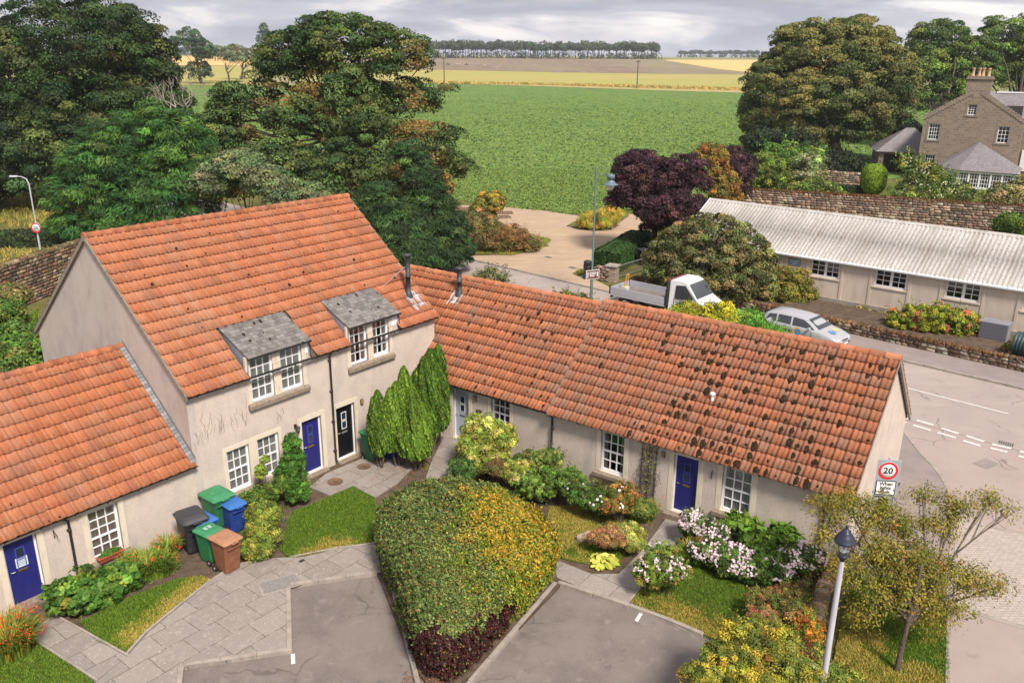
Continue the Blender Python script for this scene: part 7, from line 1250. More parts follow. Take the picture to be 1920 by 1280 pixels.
gz = [G_(84, 106, 50), G_(104, 122, 58), G_(66, 88, 42), G_(122, 116, 66)]
clumps('border_ground_cover', [(-1.626, 26.205, 0), (0.041, 27.57, 0), (1.485, 27.347, 0), (2.803, 25.905, 0), (4.495, 24.32, 0), (3.841, 23.323, 0), (2.371, 25.05, 0), (0.768, 25.31, 0), (-0.497, 25.47, 0)], 520, 26, .13, .13, .055, gz, 280, .6)
clumps('border_ground_cover', [(-12.148, 18.792, 0), (-10.994, 20.501, 0), (-9.952, 21.741, 0), (-9.436, 20.787, 0), (-10.372, 19.756, 0), (-11.268, 18.581, 0)], 260, 24, .12, .12, .06, gz, 281, .6)
clumps('border_ground_cover', [(5.553, 23.038, 0), (7.403, 21.878, 0), (9.058, 21.346, 0), (8.601, 19.796, 0), (7.37, 17.377, 0), (7.021, 17.979, 0), (7.044, 20.017, 0), (5.838, 21.295, 0)], 520, 26, .13, .13, .055, gz+[G_(128, 96, 60)], 282, .6)
clumps('border_ground_cover', [(2.298, 21.939, 0), (3.756, 23.321, 0), (4.818, 24.156, 0), (3.922, 22.109, 0), (3.162, 21.118, -0), (2.397, 21.241, 0)], 160, 24, .10, .09, .045, gz+[G_(140, 110, 76)], 283, .6)
clumps('border_ground_cover', [(-8.941, 24.084, 0), (-7.308, 25.906, 0), (-6.618, 26.111, 0), (-7.263, 24.283, 0), (-6.984, 21.932, 0), (-7.925, 21.352, 0)], 240, 24, .12, .12, .055, gz, 284, .6)

drape('lawn', [(-24, 34), (-14.6, 27), (-18.4, 31.5), (-26, 44), (-27.6, 47)], .03, M['lawn']); blades('grass', [(-24, 34), (-14.6, 27), (-18.4, 31.5), (-26, 44), (-27.6, 47)], 30000, 290, z=.03, hgt=.12, width=.03, zone=lambda P, nz: np.clip((nz-.6)*3, 0, .5))

# ================================================================= OBJECTS
def P_(name, c, rough=.45, **k): return mat(name, c, rough, **k)
BINC = {'green': P_('bin_green', (.025, .15, .06), .5, noise=[(5, .5, .7, (.05, .20, .09))]), 'blue': P_('bin_blue', (.022, .055, .27), .5, noise=[(5, .5, .7, (.04, .09, .32))]), 'lightblue': P_('lid_blue', (.04, .14, .40), .5), 'black': P_('bin_black', (.022, .022, .028), .5, noise=[(5, .5, .7, (.05, .05, .055))]), 'brown': P_('bin_brown', (.21, .085, .045), .5, noise=[(4, .5, .7, (.28, .13, .07))]), 'lidbrown': P_('lid_brown', (.36, .18, .105), .55, noise=[(4, .5, .7, (.28, .13, .08))]), 'lidgreen': P_('lid_green', (.04, .21, .095), .5, noise=[(6, .5, .7, (.08, .27, .14))]), 'lidblack': P_('lid_black', (.05, .047, .055), .5)}
RUB = P_('rubber', (.015, .015, .015), .8)
def wheelie(label, x, y, rz, body, lid, s=1.0, w=.58, d=.72, hh=1.0, number=False, sticker=False, z=.05, dome=.05):
    t = thing('wheelie_bin', label, 'wheelie bin', (x, y, z), rz, 'wheelie bins by the cottages'); w *= s; d *= s; hh *= s
    mb = MB(); W0, D0 = w*.80, d*.68; prof = [(.04, W0/2*.92, D0/2*.92), (.12, W0/2, D0/2), (hh*.86, w/2*.93, d/2*.93), (hh*.88, w/2*.98, d/2*.98), (hh*.97, w/2, d/2)]
    def ring(z_, a, b_, c_=.05): c_ = min(c_, a*.3); return [(-a+c_, -b_, z_), (a-c_, -b_, z_), (a, -b_+c_, z_), (a, b_-c_, z_), (a-c_, b_, z_), (-a+c_, b_, z_), (-a, b_-c_, z_), (-a, -b_+c_, z_)]
    V = []; 
    for z_, a, b_ in prof: V += ring(z_, a, b_)
    n = len(prof); F = [(j*8+k, j*8+(k+1) % 8, (j+1)*8+(k+1) % 8, (j+1)*8+k) for j in range(n-1) for k in range(8)]+[tuple(range(8))[::-1], tuple(range((n-1)*8, n*8))]
    mb.add(V, F); mb.box(-w*.36, -d/2-.03, hh*.80, w*.36, -d/2+.02, hh*.83); b = mb.build('body', BINC[body], t, bevel=.008)
    mb = MB(); V = []; 
    for z_, a, b_ in ((hh*.955, w/2+.028, d/2+.035), (hh*.985, w/2+.030, d/2+.037), (hh*1.0+dome*.5, w/2-.03, d/2-.03), (hh*1.0+dome, w/2-.12, d/2-.14)): V += ring(z_, a, b_, .06)
    F = [(j*8+k, j*8+(k+1) % 8, (j+1)*8+(k+1) % 8, (j+1)*8+k) for j in range(3) for k in range(8)]+[tuple(range(8))[::-1], tuple(range(24, 32))]
    mb.add(V, F); mb.box(-w*.17, -d/2-.075, hh*.955, -w*.11, -d/2-.03, hh*.985); mb.box(w*.11, -d/2-.075, hh*.955, w*.17, -d/2-.03, hh*.985); mb.box(-w*.17, -d/2-.10, hh*.955, w*.17, -d/2-.0755, hh*.985); l = mb.build('lid', BINC[lid], t, bevel=.008)
    mb = MB(); mb.box(-w*.3, -d*.22, hh+dome-.002, w*.3, d*.20, hh+dome+.012); mb.build('lid_panel', BINC[lid], l, bevel=.005)
    mb = MB(); mb.tube([(-w*.42, d/2+.06, hh*.93), (w*.42, d/2+.06, hh*.93)], .016, 8); mb.box(-w*.44, d/2-.02, hh*.91, -w*.36, d/2+.075, hh*.95); mb.box(w*.36, d/2-.02, hh*.91, w*.44, d/2+.075, hh*.95); mb.build('handle', BINC[body], t)
    for sx in (-1, 1):
        mb = MB(); x0 = sx*(W0/2+.035); mb.M = Matrix.Translation((x0, D0/2-.02, .10)) @ Matrix.Rotation(pi/2, 4, 'Y'); mb.lathe([(0, -.03), (.06, -.03), (.095, -.028), (.10, -.015), (.10, .015), (.095, .028), (.06, .03), (0, .03)], 18); wh = mb.build('wheel', RUB, t)
        mb = MB(); mb.M = Matrix.Translation((x0+sx*.031, D0/2-.02, .10)) @ Matrix.Rotation(pi/2, 4, 'Y'); mb.lathe([(0, -.004), (.045, -.004), (.045, .004), (0, .004)], 12); mb.build('hub', M['steel'], wh)
    mb = MB(); mb.tube([(-W0/2-.03, D0/2-.02, .10), (W0/2+.03, D0/2-.02, .10)], .012, 6); mb.build('axle', M['steel'], t)
    if number:
        mb = MB(); zz = hh+dome+.013; 
        for k, ox in enumerate((-.10, .04)):
            for a in ((0, 0, .09, .018), (0, .055, .09, .018), (0, .11, .09, .018), (.072, .055, .018, .07), (0, .0, .018, .07)): mb.box(ox+a[0], -.10+a[1], zz, ox+a[0]+a[2], -.10+a[1]+a[3], zz+.003)
        mb.build('painted_number', M['white'], l)
    if sticker: mb = MB(); mb.box(-.09, -d/2*.95-.022, hh*.68, .05, -d/2*.90-.012, hh*.82); mb.build('address_sticker', M['paper'], b)
    return t
x, y, _ = (-8.049, 20.682, 0.05); wheelie('brown wheelie bin at the front of the group, next to the paving', x-.02, y+.12, .95, 'brown', 'lidbrown', 1.05, hh=1.03)
x, y, _ = (-8.685, 21.209, 0.05); wheelie('green wheelie bin with a white lid number wedged behind the brown bin', x-.03, y+.10, -2.15, 'green', 'lidgreen', 1.0, hh=1.0, number=True)
x, y, _ = (-9.072, 21.878, 0.05); wheelie('blue wheelie bin with a white lid number squeezed beside the black bin', x-.05, y+.10, -2.2, 'blue', 'lightblue', .98, hh=1.0, number=True)
x, y, _ = (-9.401, 21.815, 0.05); wheelie('large black wheelie bin with a curved lid against the cottage wall', x-.02, y+.05, .72, 'black', 'lidblack', 1.1, w=.66, d=.80, hh=1.04, sticker=True, dome=.11)
x, y, _ = (-9.089, 23.084, 0.05); wheelie('large green wheelie bin with twigs on its lid at the back by the wall', x, y+.05, .9, 'green', 'lidgreen', 1.12, w=.66, d=.78, hh=1.04, dome=.07)
x, y, _ = (-8.585, 22.967, 0.05); wheelie('blue wheelie bin marked A beside the leafy box shrub', x+.02, y-.02, .85, 'blue', 'lightblue', 1.0, hh=.98)
x, y, _ = (-5.031, 27.541, 0.05); wheelie('green wheelie bin half hidden behind the cypresses by the black door', x-.0, y+.35, .9, 'green', 'lidgreen', 1.08, hh=1.02)
x, y, _ = (-4.452, 27.552, 0.05); wheelie('dark blue wheelie bin in the shade behind the cypress stems', x, y+.55, .8, 'blue', 'blue', 1.0, hh=.9)
# flower box on the sill
fb = thing('flower_box', 'terracotta window box of green leaves on the left cottage sill', 'window box'); fb.location = (OM[0]+cos(TM)*-2.95+sin(TM)*.16, OM[1]+sin(TM)*-2.95-cos(TM)*.16, .385); fb.rotation_euler = (0, 0, TM)
mb = MB(); mb.add([(-.32, -.07, 0), (.32, -.07, 0), (.32, .07, 0), (-.32, .07, 0), (-.36, -.10, .15), (.36, -.10, .15), (.36, .10, .15), (-.36, .10, .15)], [(3, 2, 1, 0), (0, 1, 5, 4), (1, 2, 6, 5), (2, 3, 7, 6), (3, 0, 4, 7), (4, 5, 6, 7)]); mb.box(-.375, -.115, .135, .375, .115, .16); mb.build('trough', P_('terracotta_box', (.36, .085, .05), .7), fb)
rng = np.random.default_rng(300); d = rdir(600, rng); d[:, 2] = abs(d[:, 2]); P = d*np.array([.32, .10, .15])*rng.uniform(.6, 1.1, (600, 1))+[0, 0, .16]; V, F = leaves(P, d+rng.normal(size=d.shape)*.5, .045, .8, rng, None, 6); link('foliage', mesh_np('foliage', V, F, pick([G_(62, 104, 42), G_(84, 124, 52)], [1, 1], 600, rng)), M['leaf'], fb)
# ---------------------------------------------------------------- lamp posts
gp_ = P_('grey_post', (.47, .47, .52), .45, noise=[(6, .5, .75, (.36, .36, .40), (1, 1, .2))]); navy = P_('navy_metal', (.028, .033, .06), .4)
lx, ly, _ = (6.974, 15.319, -0)
t = thing('lamp_post', 'pale grey lamp post with a dark lantern in the right foreground', 'lamp post', (lx, ly, 0)); TP = 4.965
mb = MB(); mb.lathe([(.11, 0), (.11, .9), (.085, .95), (.068, 1.0), (.056, TP-.98), (.045, TP-.86)], 20); mb.build('post', gp_, t)
z0 = TP-.86; mb = MB(); mb.lathe([(.0, 0), (.055, 0), (.06, .05), (.10, .10), (.125, .14), (.125, .155), (.0, .155)], 20, (0, 0, z0)); mb.build('lantern_base', navy, t)
mb = MB(); mb.lathe([(.115, .155), (.185, .46)], 24, (0, 0, z0)); mb.build('lantern_glass', M['lglass'] if 'lglass' in M else M['glass'], t, fix=False)
mb = MB()
for k in range(4): a = k*pi/2+.5; mb.bar((.117*cos(a), .117*sin(a), z0+.155), (.19*cos(a), .19*sin(a), z0+.47), .009)
mb.build('lantern_bars', navy, t)
mb = MB(); mb.lathe([(.0, .45), (.215, .45), (.222, .475), (.215, .50), (.205, .51), (.19, .55), (.15, .62), (.105, .67), (.10, .69), (.075, .70), (.07, .73), (.045, .745), (.03, .77), (.026, .79), (.036, .81), (.026, .84), (.0, .86)], 28, (0, 0, z0)); mb.build('lantern_roof', navy, t)
mb = MB(); mb.lathe([(.0, .175), (.05, .18), (.05, .24), (.02, .25)], 12, (0, 0, z0)); mb.lathe([(.085, .24), (.02, .36), (0, .37)], 16, (0, 0, z0)); mb.build('reflector', P_('reflector', (.8, .8, .8), .2, metal=.8), t)
# road lamp beside the track
t = thing('lamp_post', 'tall green-grey lamp post with a bell lantern on a bracket arm by the main road', 'lamp post', (4.81, 49.66, -0)); LH_ = 7.862; tg_ = P_('green_post', (.10, .16, .15), .45)
mb = MB(); mb.lathe([(.09, 0), (.09, 1.6), (.06, 1.65), (.05, LH_-.1), (.03, LH_), (.05, LH_+.05), (0, LH_+.15)], 14); mb.build('post', tg_, t)
mb = MB(); mb.tube([(0, 0, LH_-.25), (.45, -.1, LH_-.22), (.85, -.18, LH_-.26)], .022, 7); mb.tube([(0, 0, LH_-.95), (.12, -.03, LH_-.55), (.38, -.08, LH_-.30), (.6, -.12, LH_-.26)], .018, 7); mb.build('bracket', tg_, t)
mb = MB(); c0 = (.85, -.18, LH_-1.08); mb.lathe([(0, .88), (.05, .86), (.22, .82), (.24, .62), (.15, .58), (.15, .50), (.25, .42), (.30, .30), (.46, .26), (.46, .235), (.0, .235)], 22, c0); mb.build('lantern_hood', P_('lamp_hood', (.12, .16, .20), .4), t)
mb = MB(); mb.lathe([(.25, .23), (.23, .10), (.13, -.04), (.0, -.10)], 20, c0); mb.build('lantern_glass', P_('frosted_glass', (.55, .57, .58), .3), t)
mb = MB(); a = Vector((-.30, -.28, 1.95)); 
mb.M = Matrix.Translation((.02, -.12, 1.62)) @ Matrix.Rotation(.42, 4, 'Z'); mb.box(-.45, -.02, -.28, .45, .0, .28); sg_ = mb.build('direction_sign', M['white'], t)
mb = MB(); mb.M = Matrix.Translation((.02, -.12, 1.62)) @ Matrix.Rotation(.42, 4, 'Z'); mb.box(-.42, -.026, -.25, .42, -.021, .25); mb.build('sign_face', P_('brown_sign', (.12, .03, .02), .5), sg_)
mb = MB(); mb.M = Matrix.Translation((.02, -.12, 1.62)) @ Matrix.Rotation(.42, 4, 'Z'); ru = random.Random(8)
for z, x0, x1 in ((.09, -.22, .22), (-.02, -.24, .20), (-.13, -.20, .10)):
    x = x0
    while x < x1: w_ = ru.uniform(.03, .055); mb.box(x, -.031, z, x+w_, -.027, z+.065); x += w_+.016
mb.box(-.36, -.031, -.18, -.31, -.027, .12); mb.add([(-.40, -.031, .10), (-.27, -.031, .10), (-.335, -.031, .20)], [(0, 1, 2)]); mb.box(.28, -.031, -.14, .36, -.027, .16)
mb.build('sign_lettering', M['white'], sg_)
# left street lamp + 20 roundel
t = thing('street_lamp', 'plain grey street lamp with a round 20 sign behind the boundary wall on the left', 'street lamp', (-34.12, 59.68, -0)); h_ = 5.251; rd_ = P_('sign_red', (.55, .02, .03), .4); bk = P_('sign_black', (.01, .01, .012), .5)
mb = MB(); mb.tube([(0, 0, 0), (0, 0, 1.5)], .07, 10); mb.tube([(0, 0, 1.5), (0, 0, h_), (-.12, 0, h_+.35), (-.45, 0, h_+.50), (-.75, 0, h_+.52)], [.05, .045, .04, .035, .03], 10); mb.build('post', gp_, t)
mb = MB(); mb.extr([(-.12, -.05), (.12, -.05), (.08, .05), (-.08, .05)], -1.25, -.72); 
for i, v in enumerate(mb.v): mb.v[i] = (v[0], v[1], v[2]+h_+.53)
mb.build('lamp_head', gp_, t, bevel=.02)
def disc(mb, r, z, y, n=28, r0=0):
    if r0: mb.add([(q*cos(2*pi*k/n), y, z+q*sin(2*pi*k/n)) for q in (r0, r) for k in range(n)], [(k, (k+1) % n, n+(k+1) % n, n+k) for k in range(n)])
    else: mb.add([(r*cos(2*pi*k/n), y, z+r*sin(2*pi*k/n)) for k in range(n)], [tuple(range(n))])
def text(body, size, x, y, z, m, par, name='lettering', sp=1.0, bold=.0, ext=.002, align='CENTER', Mx=None, ls=1.0):
    cu = bpy.data.curves.new('txt', 'FONT'); cu.body = body; cu.size = size; cu.align_x = align; cu.align_y = 'CENTER'; cu.extrude = ext; cu.space_character = sp; cu.offset = bold; cu.space_line = ls
    o = bpy.data.objects.new('txt', cu); COL.objects.link(o); dg = bpy.context.evaluated_depsgraph_get(); dg.update(); me = bpy.data.meshes.new_from_object(o.evaluated_get(dg)); bpy.data.objects.remove(o)
    R = Matrix.Translation((x, y, z)) @ Matrix.Rotation(pi/2, 4, 'X'); R = (Mx @ R) if Mx is not None else R; me.transform(R); me.materials.clear(); return link(name, me, m, par)
hz = 2.35-.2
mb = MB(); mb.lathe([(0, -.012), (.36, -.012), (.36, .012), (0, .012)], 28); mb.M = None
for i, v in enumerate(mb.v): mb.v[i] = (v[0]+.02, -v[2]-.10, v[1]+hz)
rs = mb.build('speed_sign', M['white'], t)
mb = MB(); disc(mb, .355, hz, -.114, r0=.27); 
for i, v in enumerate(mb.v): mb.v[i] = (v[0]+.02, v[1], v[2])
mb.build('red_ring', rd_, rs, fix=False); text('20', .36, .02, -.115, hz, bk, rs, bold=.006)
# ---------------------------------------------------------------- flashing 20 sign at the corner
sx_, sy_, _ = (11.756, 23.618, 0)
t = thing('speed_sign', 'grey 20 sign reading When lights flash, on a post beside the end cottage gable', 'road sign', (sx_, sy_, 0), -.10)
ZT = 2.318/1.12; t.scale = (1.12, 1.12, 1.12); sgr = P_('sign_grey', (.30, .335, .37), .45); mb = MB(); mb.tube([(.02, .05, 0), (.02, .05, ZT+.06)], .04, 12); mb.build('post', gp_, t)
mb = MB(); mb.box(-.33, -.0, ZT-1.12, .33, .03, ZT); f_ = mb.build('sign_plate', sgr, t, bevel=.01)
mb = MB(); mb.lathe([(0, -.004), (.272, -.004), (.272, 0), (0, 0)], 40)
for i, v in enumerate(mb.v): mb.v[i] = (v[0], -.001+v[2], v[1]+ZT-.33)
mb.build('roundel', M['white'], f_)
mb = MB(); disc(mb, .268, ZT-.33, -.0085, 40, .20); mb.build('red_ring', rd_, f_, fix=False); text('20', .25, 0, -.008, ZT-.33, bk, f_, bold=.007, sp=1.05)
mb = MB(); mb.box(-.27, -.006, ZT-1.08, .27, -.001, ZT-.64); bx_ = mb.build('text_border', bk, f_); mb = MB(); mb.box(-.245, -.010, ZT-1.055, .245, -.0065, ZT-.665); mb.build('text_panel', M['white'], bx_)
text('When\nlights\nflash', .142, 0, -.0125, ZT-.86, bk, f_, bold=.0035, ls=.88)
mb = MB(); mb.box(-.36, .04, ZT-1.62, .30, .12, ZT-.62); bo = mb.build('control_box', sgr, t, bevel=.01)
mb = MB(); mb.lathe([(0, -.03), (.10, -.03), (.13, -.01), (.13, .0), (0, 0)], 20)
for i, v in enumerate(mb.v): mb.v[i] = (v[0]-.0, .04+v[2], v[1]+ZT-1.28)
mb.build('flashing_lamp', bk, t); mb = MB(); mb.box(-.13, .0, ZT-1.62, .13, .04, ZT-1.28); mb.build('lamp_hood', bk, t)
# ---------------------------------------------------------------- litter bin and black bins by the track
t = thing('litter_bin', 'round black litter bin beside the tall lamp post', 'litter bin', (4.99, 54.76, -0)); mb = MB(); mb.lathe([(0, 0), (.30, 0), (.31, .06), (.27, .10), (.27, .80), (.30, .84), (.30, .90), (.27, .92), (.26, 1.12), (.29, 1.16), (.20, 1.26), (0, 1.28)], 24); mb.build('body', M['gutter'], t); mb = MB(); mb.box(-.16, -.285, .94, .16, -.24, 1.08); mb.build('opening', bk, t); mb = MB(); mb.lathe([(.272, .60), (.276, .60), (.276, .64), (.272, .64)], 24); mb.build('band', M['brass'], t)
for i, (p, lb) in enumerate((((9.3, 58.88, -0), 'black wheelie bin in the shade under the purple tree, nearer one'), ((9.8, 60.72, -0), 'black wheelie bin in the shade under the purple tree, farther one'))): wheelie(lb, p[0], p[1], .4, 'black', 'black', 1.15, z=0)
# ---------------------------------------------------------------- pallets
def pallet(label, p, rz, z=0):
    t = thing('wooden_pallet', label, 'pallet', (p[0], p[1], .06+z), rz, 'pallets lying at the field edge'); pm = bpy.data.materials.get('pallet_wood') or mat('pallet_wood', (.20, .13, .09), .95, noise=[(6, .45, .7, (.30, .22, .17))])
    mb = MB()
    for i in range(3): mb.box(-.8, -.5+i*.46, 0, .8, -.42+i*.46, .10)
    mb.build('bearers', pm, t); mb = MB()
    for i in range(7): mb.box(-.8+i*.25, -.52, .102, -.70+i*.25, .52, .125)
    mb.build('boards', pm, t); return t
pallet('weathered pallet farthest left at the field edge', (-4.65, 81.14, -0), .1); pallet('weathered pallet second from the left at the field edge', (-3.53, 80.29, -0), -.1); pallet('weathered pallet right of the small yellowing tree, back one', (-0.86, 79.02, -0.01), .2); pallet('weathered pallet lying nearest the dirt yard', (-1.08, 76.79, -0), .35)
# ---------------------------------------------------------------- sign in scrub, poles, cows
t = thing('notice_board', 'small pale notice board standing in the scrub', 'sign', (-0.77, 64.7, -0)); mb = MB(); mb.tube([(-.3, 0, 0), (-.3, 0, 1.5)], .03, 6); mb.tube([(.3, 0, 0), (.3, 0, 1.5)], .03, 6); mb.build('posts', M['bark'], t); mb = MB(); mb.box(-.38, -.05, 1.15, .38, -.02, 1.6); mb.build('board', M['paper'], t)
for p, hh, lb in (((46.25, 332.15, 2.85), 11, 'thin wooden pole at the field margin, right-hand one'), ((-28.18, 354.24, 3.08), 11, 'thin wooden pole at the field margin beside the brown sycamore')):
    t = thing('telegraph_pole', lb, 'pole', p, 0, 'poles across the fields'); mb = MB(); mb.tube([(0, 0, 0), (0, 0, hh*.93)], [.22, .15], 8); mb.build('pole', M['bark'], t); mb = MB(); mb.box(-.8, -.06, hh*.86, .8, .06, hh*.89); mb.build('crossarm', M['bark'], t)
cowm = {'b': P_('cow_black', (.02, .018, .016), .9), 'w': P_('cow_tan', (.42, .34, .27), .9)}
def cow(label, p, rz, c):
    t = thing('cow', label, 'cow', p, rz, 'cattle grazing in the far brown field'); bm = bmesh.new(); vs = {}; rad = {}
    def v(n, co, r): vs[n] = bm.verts.new(co); rad[n] = r
    v('hip', (-.75, 0, 1.05), .36); v('mid', (0, 0, .98), .42); v('sh', (.7, 0, 1.02), .38); v('nk', (1.05, 0, .85), .22); v('hd', (1.4, 0, .35), .16); v('mz', (1.5, 0, .15), .10)
    for a, b in (('hip', 'mid'), ('mid', 'sh'), ('sh', 'nk'), ('nk', 'hd'), ('hd', 'mz')): bm.edges.new((vs[a], vs[b]))
    for i, (x, k_) in enumerate(((-.8, 'hip'), (.7, 'sh'))):
        for s_ in (-1, 1): a, b, c_ = f'a{i}{s_}', f'b{i}{s_}', f'c{i}{s_}'; v(a, (x, s_*.22, .72), .17); v(b, (x+(-.08 if i == 0 else .03), s_*.22, .38), .09); v(c_, (x, s_*.22, .02), .07); bm.edges.new((vs[k_], vs[a])); bm.edges.new((vs[a], vs[b])); bm.edges.new((vs[b], vs[c_]))
    v('t1', (-1.12, 0, 1.0), .06); v('t2', (-1.2, 0, .45), .04); bm.edges.new((vs['hip'], vs['t1'])); bm.edges.new((vs['t1'], vs['t2']))
    bm.verts.index_update(); order = list(vs); me = bpy.data.meshes.new('body'); bm.to_mesh(me); bm.free(); o = link('body', me, cowm[c], t); o.modifiers.new('s', 'SKIN'); o.modifiers.new('u', 'SUBSURF').levels = 1
    for i, n in enumerate(order): me.skin_vertices[0].data[i].radius = (rad[n], rad[n])
    return t
for i, (u, c) in enumerate(((((-49.04, 654.01, 6.97)), 'b'), (((-43.9, 671.72, 7.22)), 'w'), (((-40.53, 656.33, 7.02)), 'w'), (((-35.47, 657.66, 7.05)), 'b'), (((-21.49, 630.72, 6.72)), 'w'))):
    cow(['black cow grazing farthest left in the far brown field', 'pale cow left of its pale neighbour in the far brown field', 'pale cow just left of the second black cow', 'black cow grazing right of the pale pair', 'pale cow grazing alone at the right of the herd'][i], u, [0, .3, 3.3, 3.0, 0][i], c)
# ---------------------------------------------------------------- stone on the lawn
t = thing('hollow_stone', 'hollowed mossy stone lying on the right front lawn', 'stone', (2.311, 22.548, 0.08), .6); bm = bmesh.new(); bmesh.ops.create_uvsphere(bm, u_segments=20, v_segments=10, radius=1)
for v in bm.verts: k_ = 1+.12*sin(v.co.x*5+2)*cos(v.co.y*4); v.co = Vector((v.co.x*.34*k_, v.co.y*.18*k_, (v.co.z if v.co.z < .35 else .35-(v.co.z-.35)*1.1)*.22+.07))
me = bpy.data.meshes.new('stone'); bm.to_mesh(me); bm.free(); link('stone', me, mat('lawn_stone', (.34, .27, .22), .95, noise=[(7, .45, .65, (.16, .13, .08))], bump=(12, 1, .03)), t)
# ---------------------------------------------------------------- dropside truck
vw = P_('van_white', (.72, .73, .75), .3, spec=.5); alu = P_('aluminium', (.52, .53, .57), .4, metal=.35); dk = P_('vehicle_glass', (.035, .04, .045), .06, spec=.9); bmp = P_('bumper_black', (.03, .03, .032), .6); floor_ = P_('bed_floor', (.20, .175, .155), .9, noise=[(3, .4, .7, (.14, .12, .11))])
def wheel(par, x, y, z, r, w, name='wheel'):
    mb = MB(); mb.M = Matrix.Translation((x, y, z)) @ Matrix.Rotation(pi/2, 4, 'X'); mb.lathe([(r*.62, -w/2), (r*.9, -w/2), (r, -w*.35), (r, w*.35), (r*.9, w/2), (r*.62, w/2)], 28); o = mb.build(name, RUB, par)
    mb = MB(); mb.M = Matrix.Translation((x, y, z)) @ Matrix.Rotation(pi/2, 4, 'X'); mb.lathe([(0, -w*.30), (r*.2, -w*.30), (r*.3, -w*.2), (r*.5, -w*.2), (r*.64, -w*.46), (r*.64, w*.46), (r*.5, w*.2), (r*.3, w*.2), (r*.2, w*.3), (0, w*.3)], 24); mb.build('rim', M['steel'], o); return o
tx, ty, _ = (6.03, 49.231, 0)
TT = -.70
t = thing('dropside_truck', 'white and silver dropside truck parked on the road beyond the middle cottage roof', 'truck', (tx-.28, ty-1.0, .02), TT)
# local: x forward, y to the left (far side), rear near corner at origin
LB, WB = 3.75, 2.1
mb = MB(); mb.box(.0, .03, .80, LB, WB-.03, .86); mb.build('bed_floor', floor_, t)
def sideboard(y0, y1, nm):
    mb = MB(); mb.box(.04, y0, .80, LB-.05, y1, 1.22)
    for z in (.86, .96, 1.06, 1.16): mb.box(.05, y0-.012, z-.012, LB-.06, y1+.012, z+.012)
    mb.build(nm, alu, t)
sideboard(.0, .035, 'sideboard'); sideboard(WB-.035, WB, 'sideboard')
mb = MB(); mb.box(-.0, .04, .80, .035, WB-.04, 1.20); mb.build('tailboard', alu, t)
for x, y in ((-.03, -.01), (-.03, WB-.05), (LB-.06, -.01), (LB-.06, WB-.05)): mb = MB(); mb.box(x, y, .76, x+.09, y+.06, 1.30); mb.build('corner_post', bmp, t)
mb = MB(); mb.box(LB-.02, .0, .80, LB+.03, WB, 1.72); mb.box(LB+.03, .0, .8, LB+.13, .12, 2.22); mb.box(LB+.03, WB-.12, .8, LB+.13, WB, 2.22); mb.build('headboard', bmp, t)
mb = MB(); mb.box(.15, .62, .52, 5.4, .70, .72); mb.box(.15, 1.4, .52, 5.4, 1.48, .72); mb.box(-.12, .25, .50, -.02, WB-.25, .60); mb.box(-.03, .62, .52, .16, 1.48, .60); mb.build('chassis', bmp, t)
mb = MB(); mb.box(.2, .0, .70, LB, .05, .79); mb.build('side_rail', alu, t)
for y in (.16, WB-.16): wheel(t, 1.05, y, .35, .35, .24); wheel(t, 4.75, y, .35, .35, .24)
for y in (.03, WB-.27): 
    mb = MB(); mb.M = Matrix.Translation((1.05, y, .37)); n = 12; P = [(.44*cos(pi*k/n), 0, .44*sin(pi*k/n)) for k in range(n+1)]; Q = [(a, .24, c) for a, b, c in P]; mb.add(P+Q, [(k, k+1, n+2+k, n+1+k) for k in range(n)]); mb.build('mudguard', bmp, t, fix=False)
# cab: loft of side profile with tumblehome
prof = [(LB+.15, .42), (LB+.15, 2.20), (LB+.30, 2.30), (LB+.95, 2.32), (LB+1.25, 2.22), (LB+1.95, 1.38), (LB+2.42, 1.12), (LB+2.52, .95), (LB+2.55, .50), (LB+2.45, .36)]
def loft_cab(prof, y0, y1, tum, z_t, m, name, par):
    mb = MB(); n = len(prof); L0 = []; 
    for (yy, s_) in ((y0, 1), (y0+.0, 1)): pass
    def yy(z, side): k_ = max(0, (z-1.15))*tum; return (y0+k_) if side == 0 else (y1-k_)
    A = [(x, yy(z, 0), z) for x, z in prof]; B = [(x, yy(z, 1), z) for x, z in prof]; mb.add(A+B, [tuple(range(n))[::-1], tuple(range(n, 2*n))]+[(i, (i+1) % n, n+(i+1) % n, n+i) for i in range(n)]); return mb.build(name, m, par, bevel=.035)
cab = loft_cab(prof, .04, WB-.04, .13, 1, vw, 'cab', t)
def side_glass(pts, y0, tum, par, name='side_window', side=0, W_=WB, off_=.008):
    mb = MB(); f_ = lambda z: max(0, (z-1.15))*tum
    a = [(x, (y0+f_(z)-off_) if side == 0 else (W_-y0-f_(z)+off_), z) for x, z in pts]; mb.add(a, [tuple(range(len(a)))]); return mb.build(name, dk, par, fix=False)
sg_pts = [(LB+.55, 1.28), (LB+.55, 2.02), (LB+1.12, 2.08), (LB+1.72, 1.42), (LB+1.45, 1.28)]
side_glass(sg_pts, .04, .13, cab); side_glass(sg_pts, .04, .13, cab, side=1)
mb = MB(); x0, z0_, x1, z1_q = LB+1.31, 2.15, LB+1.90, 1.44; nx_, nz_ = .84*.012, .77*.012+.004
mb.add([(x0+nx_, .04+.20, z0_+nz_), (x0+nx_, WB-.24, z0_+nz_), (x1+nx_, WB-.14, z1_q+nz_), (x1+nx_, .14, z1_q+nz_)], [(0, 1, 2, 3)]); mb.build('windscreen', dk, cab, fix=False)
for y in (.024, WB-.036):
    mb = MB(); mb.box(LB+.50, y, .55, LB+.512, y+.012, 1.25); mb.box(LB+1.78, y, .55, LB+1.792, y+.012, 1.30); mb.box(LB+.50, y, .55, LB+1.79, y+.012, .562); mb.box(LB+.60, y-.004, 1.08, LB+.76, y+.012, 1.12); mb.build('door_seam', bmp, cab)
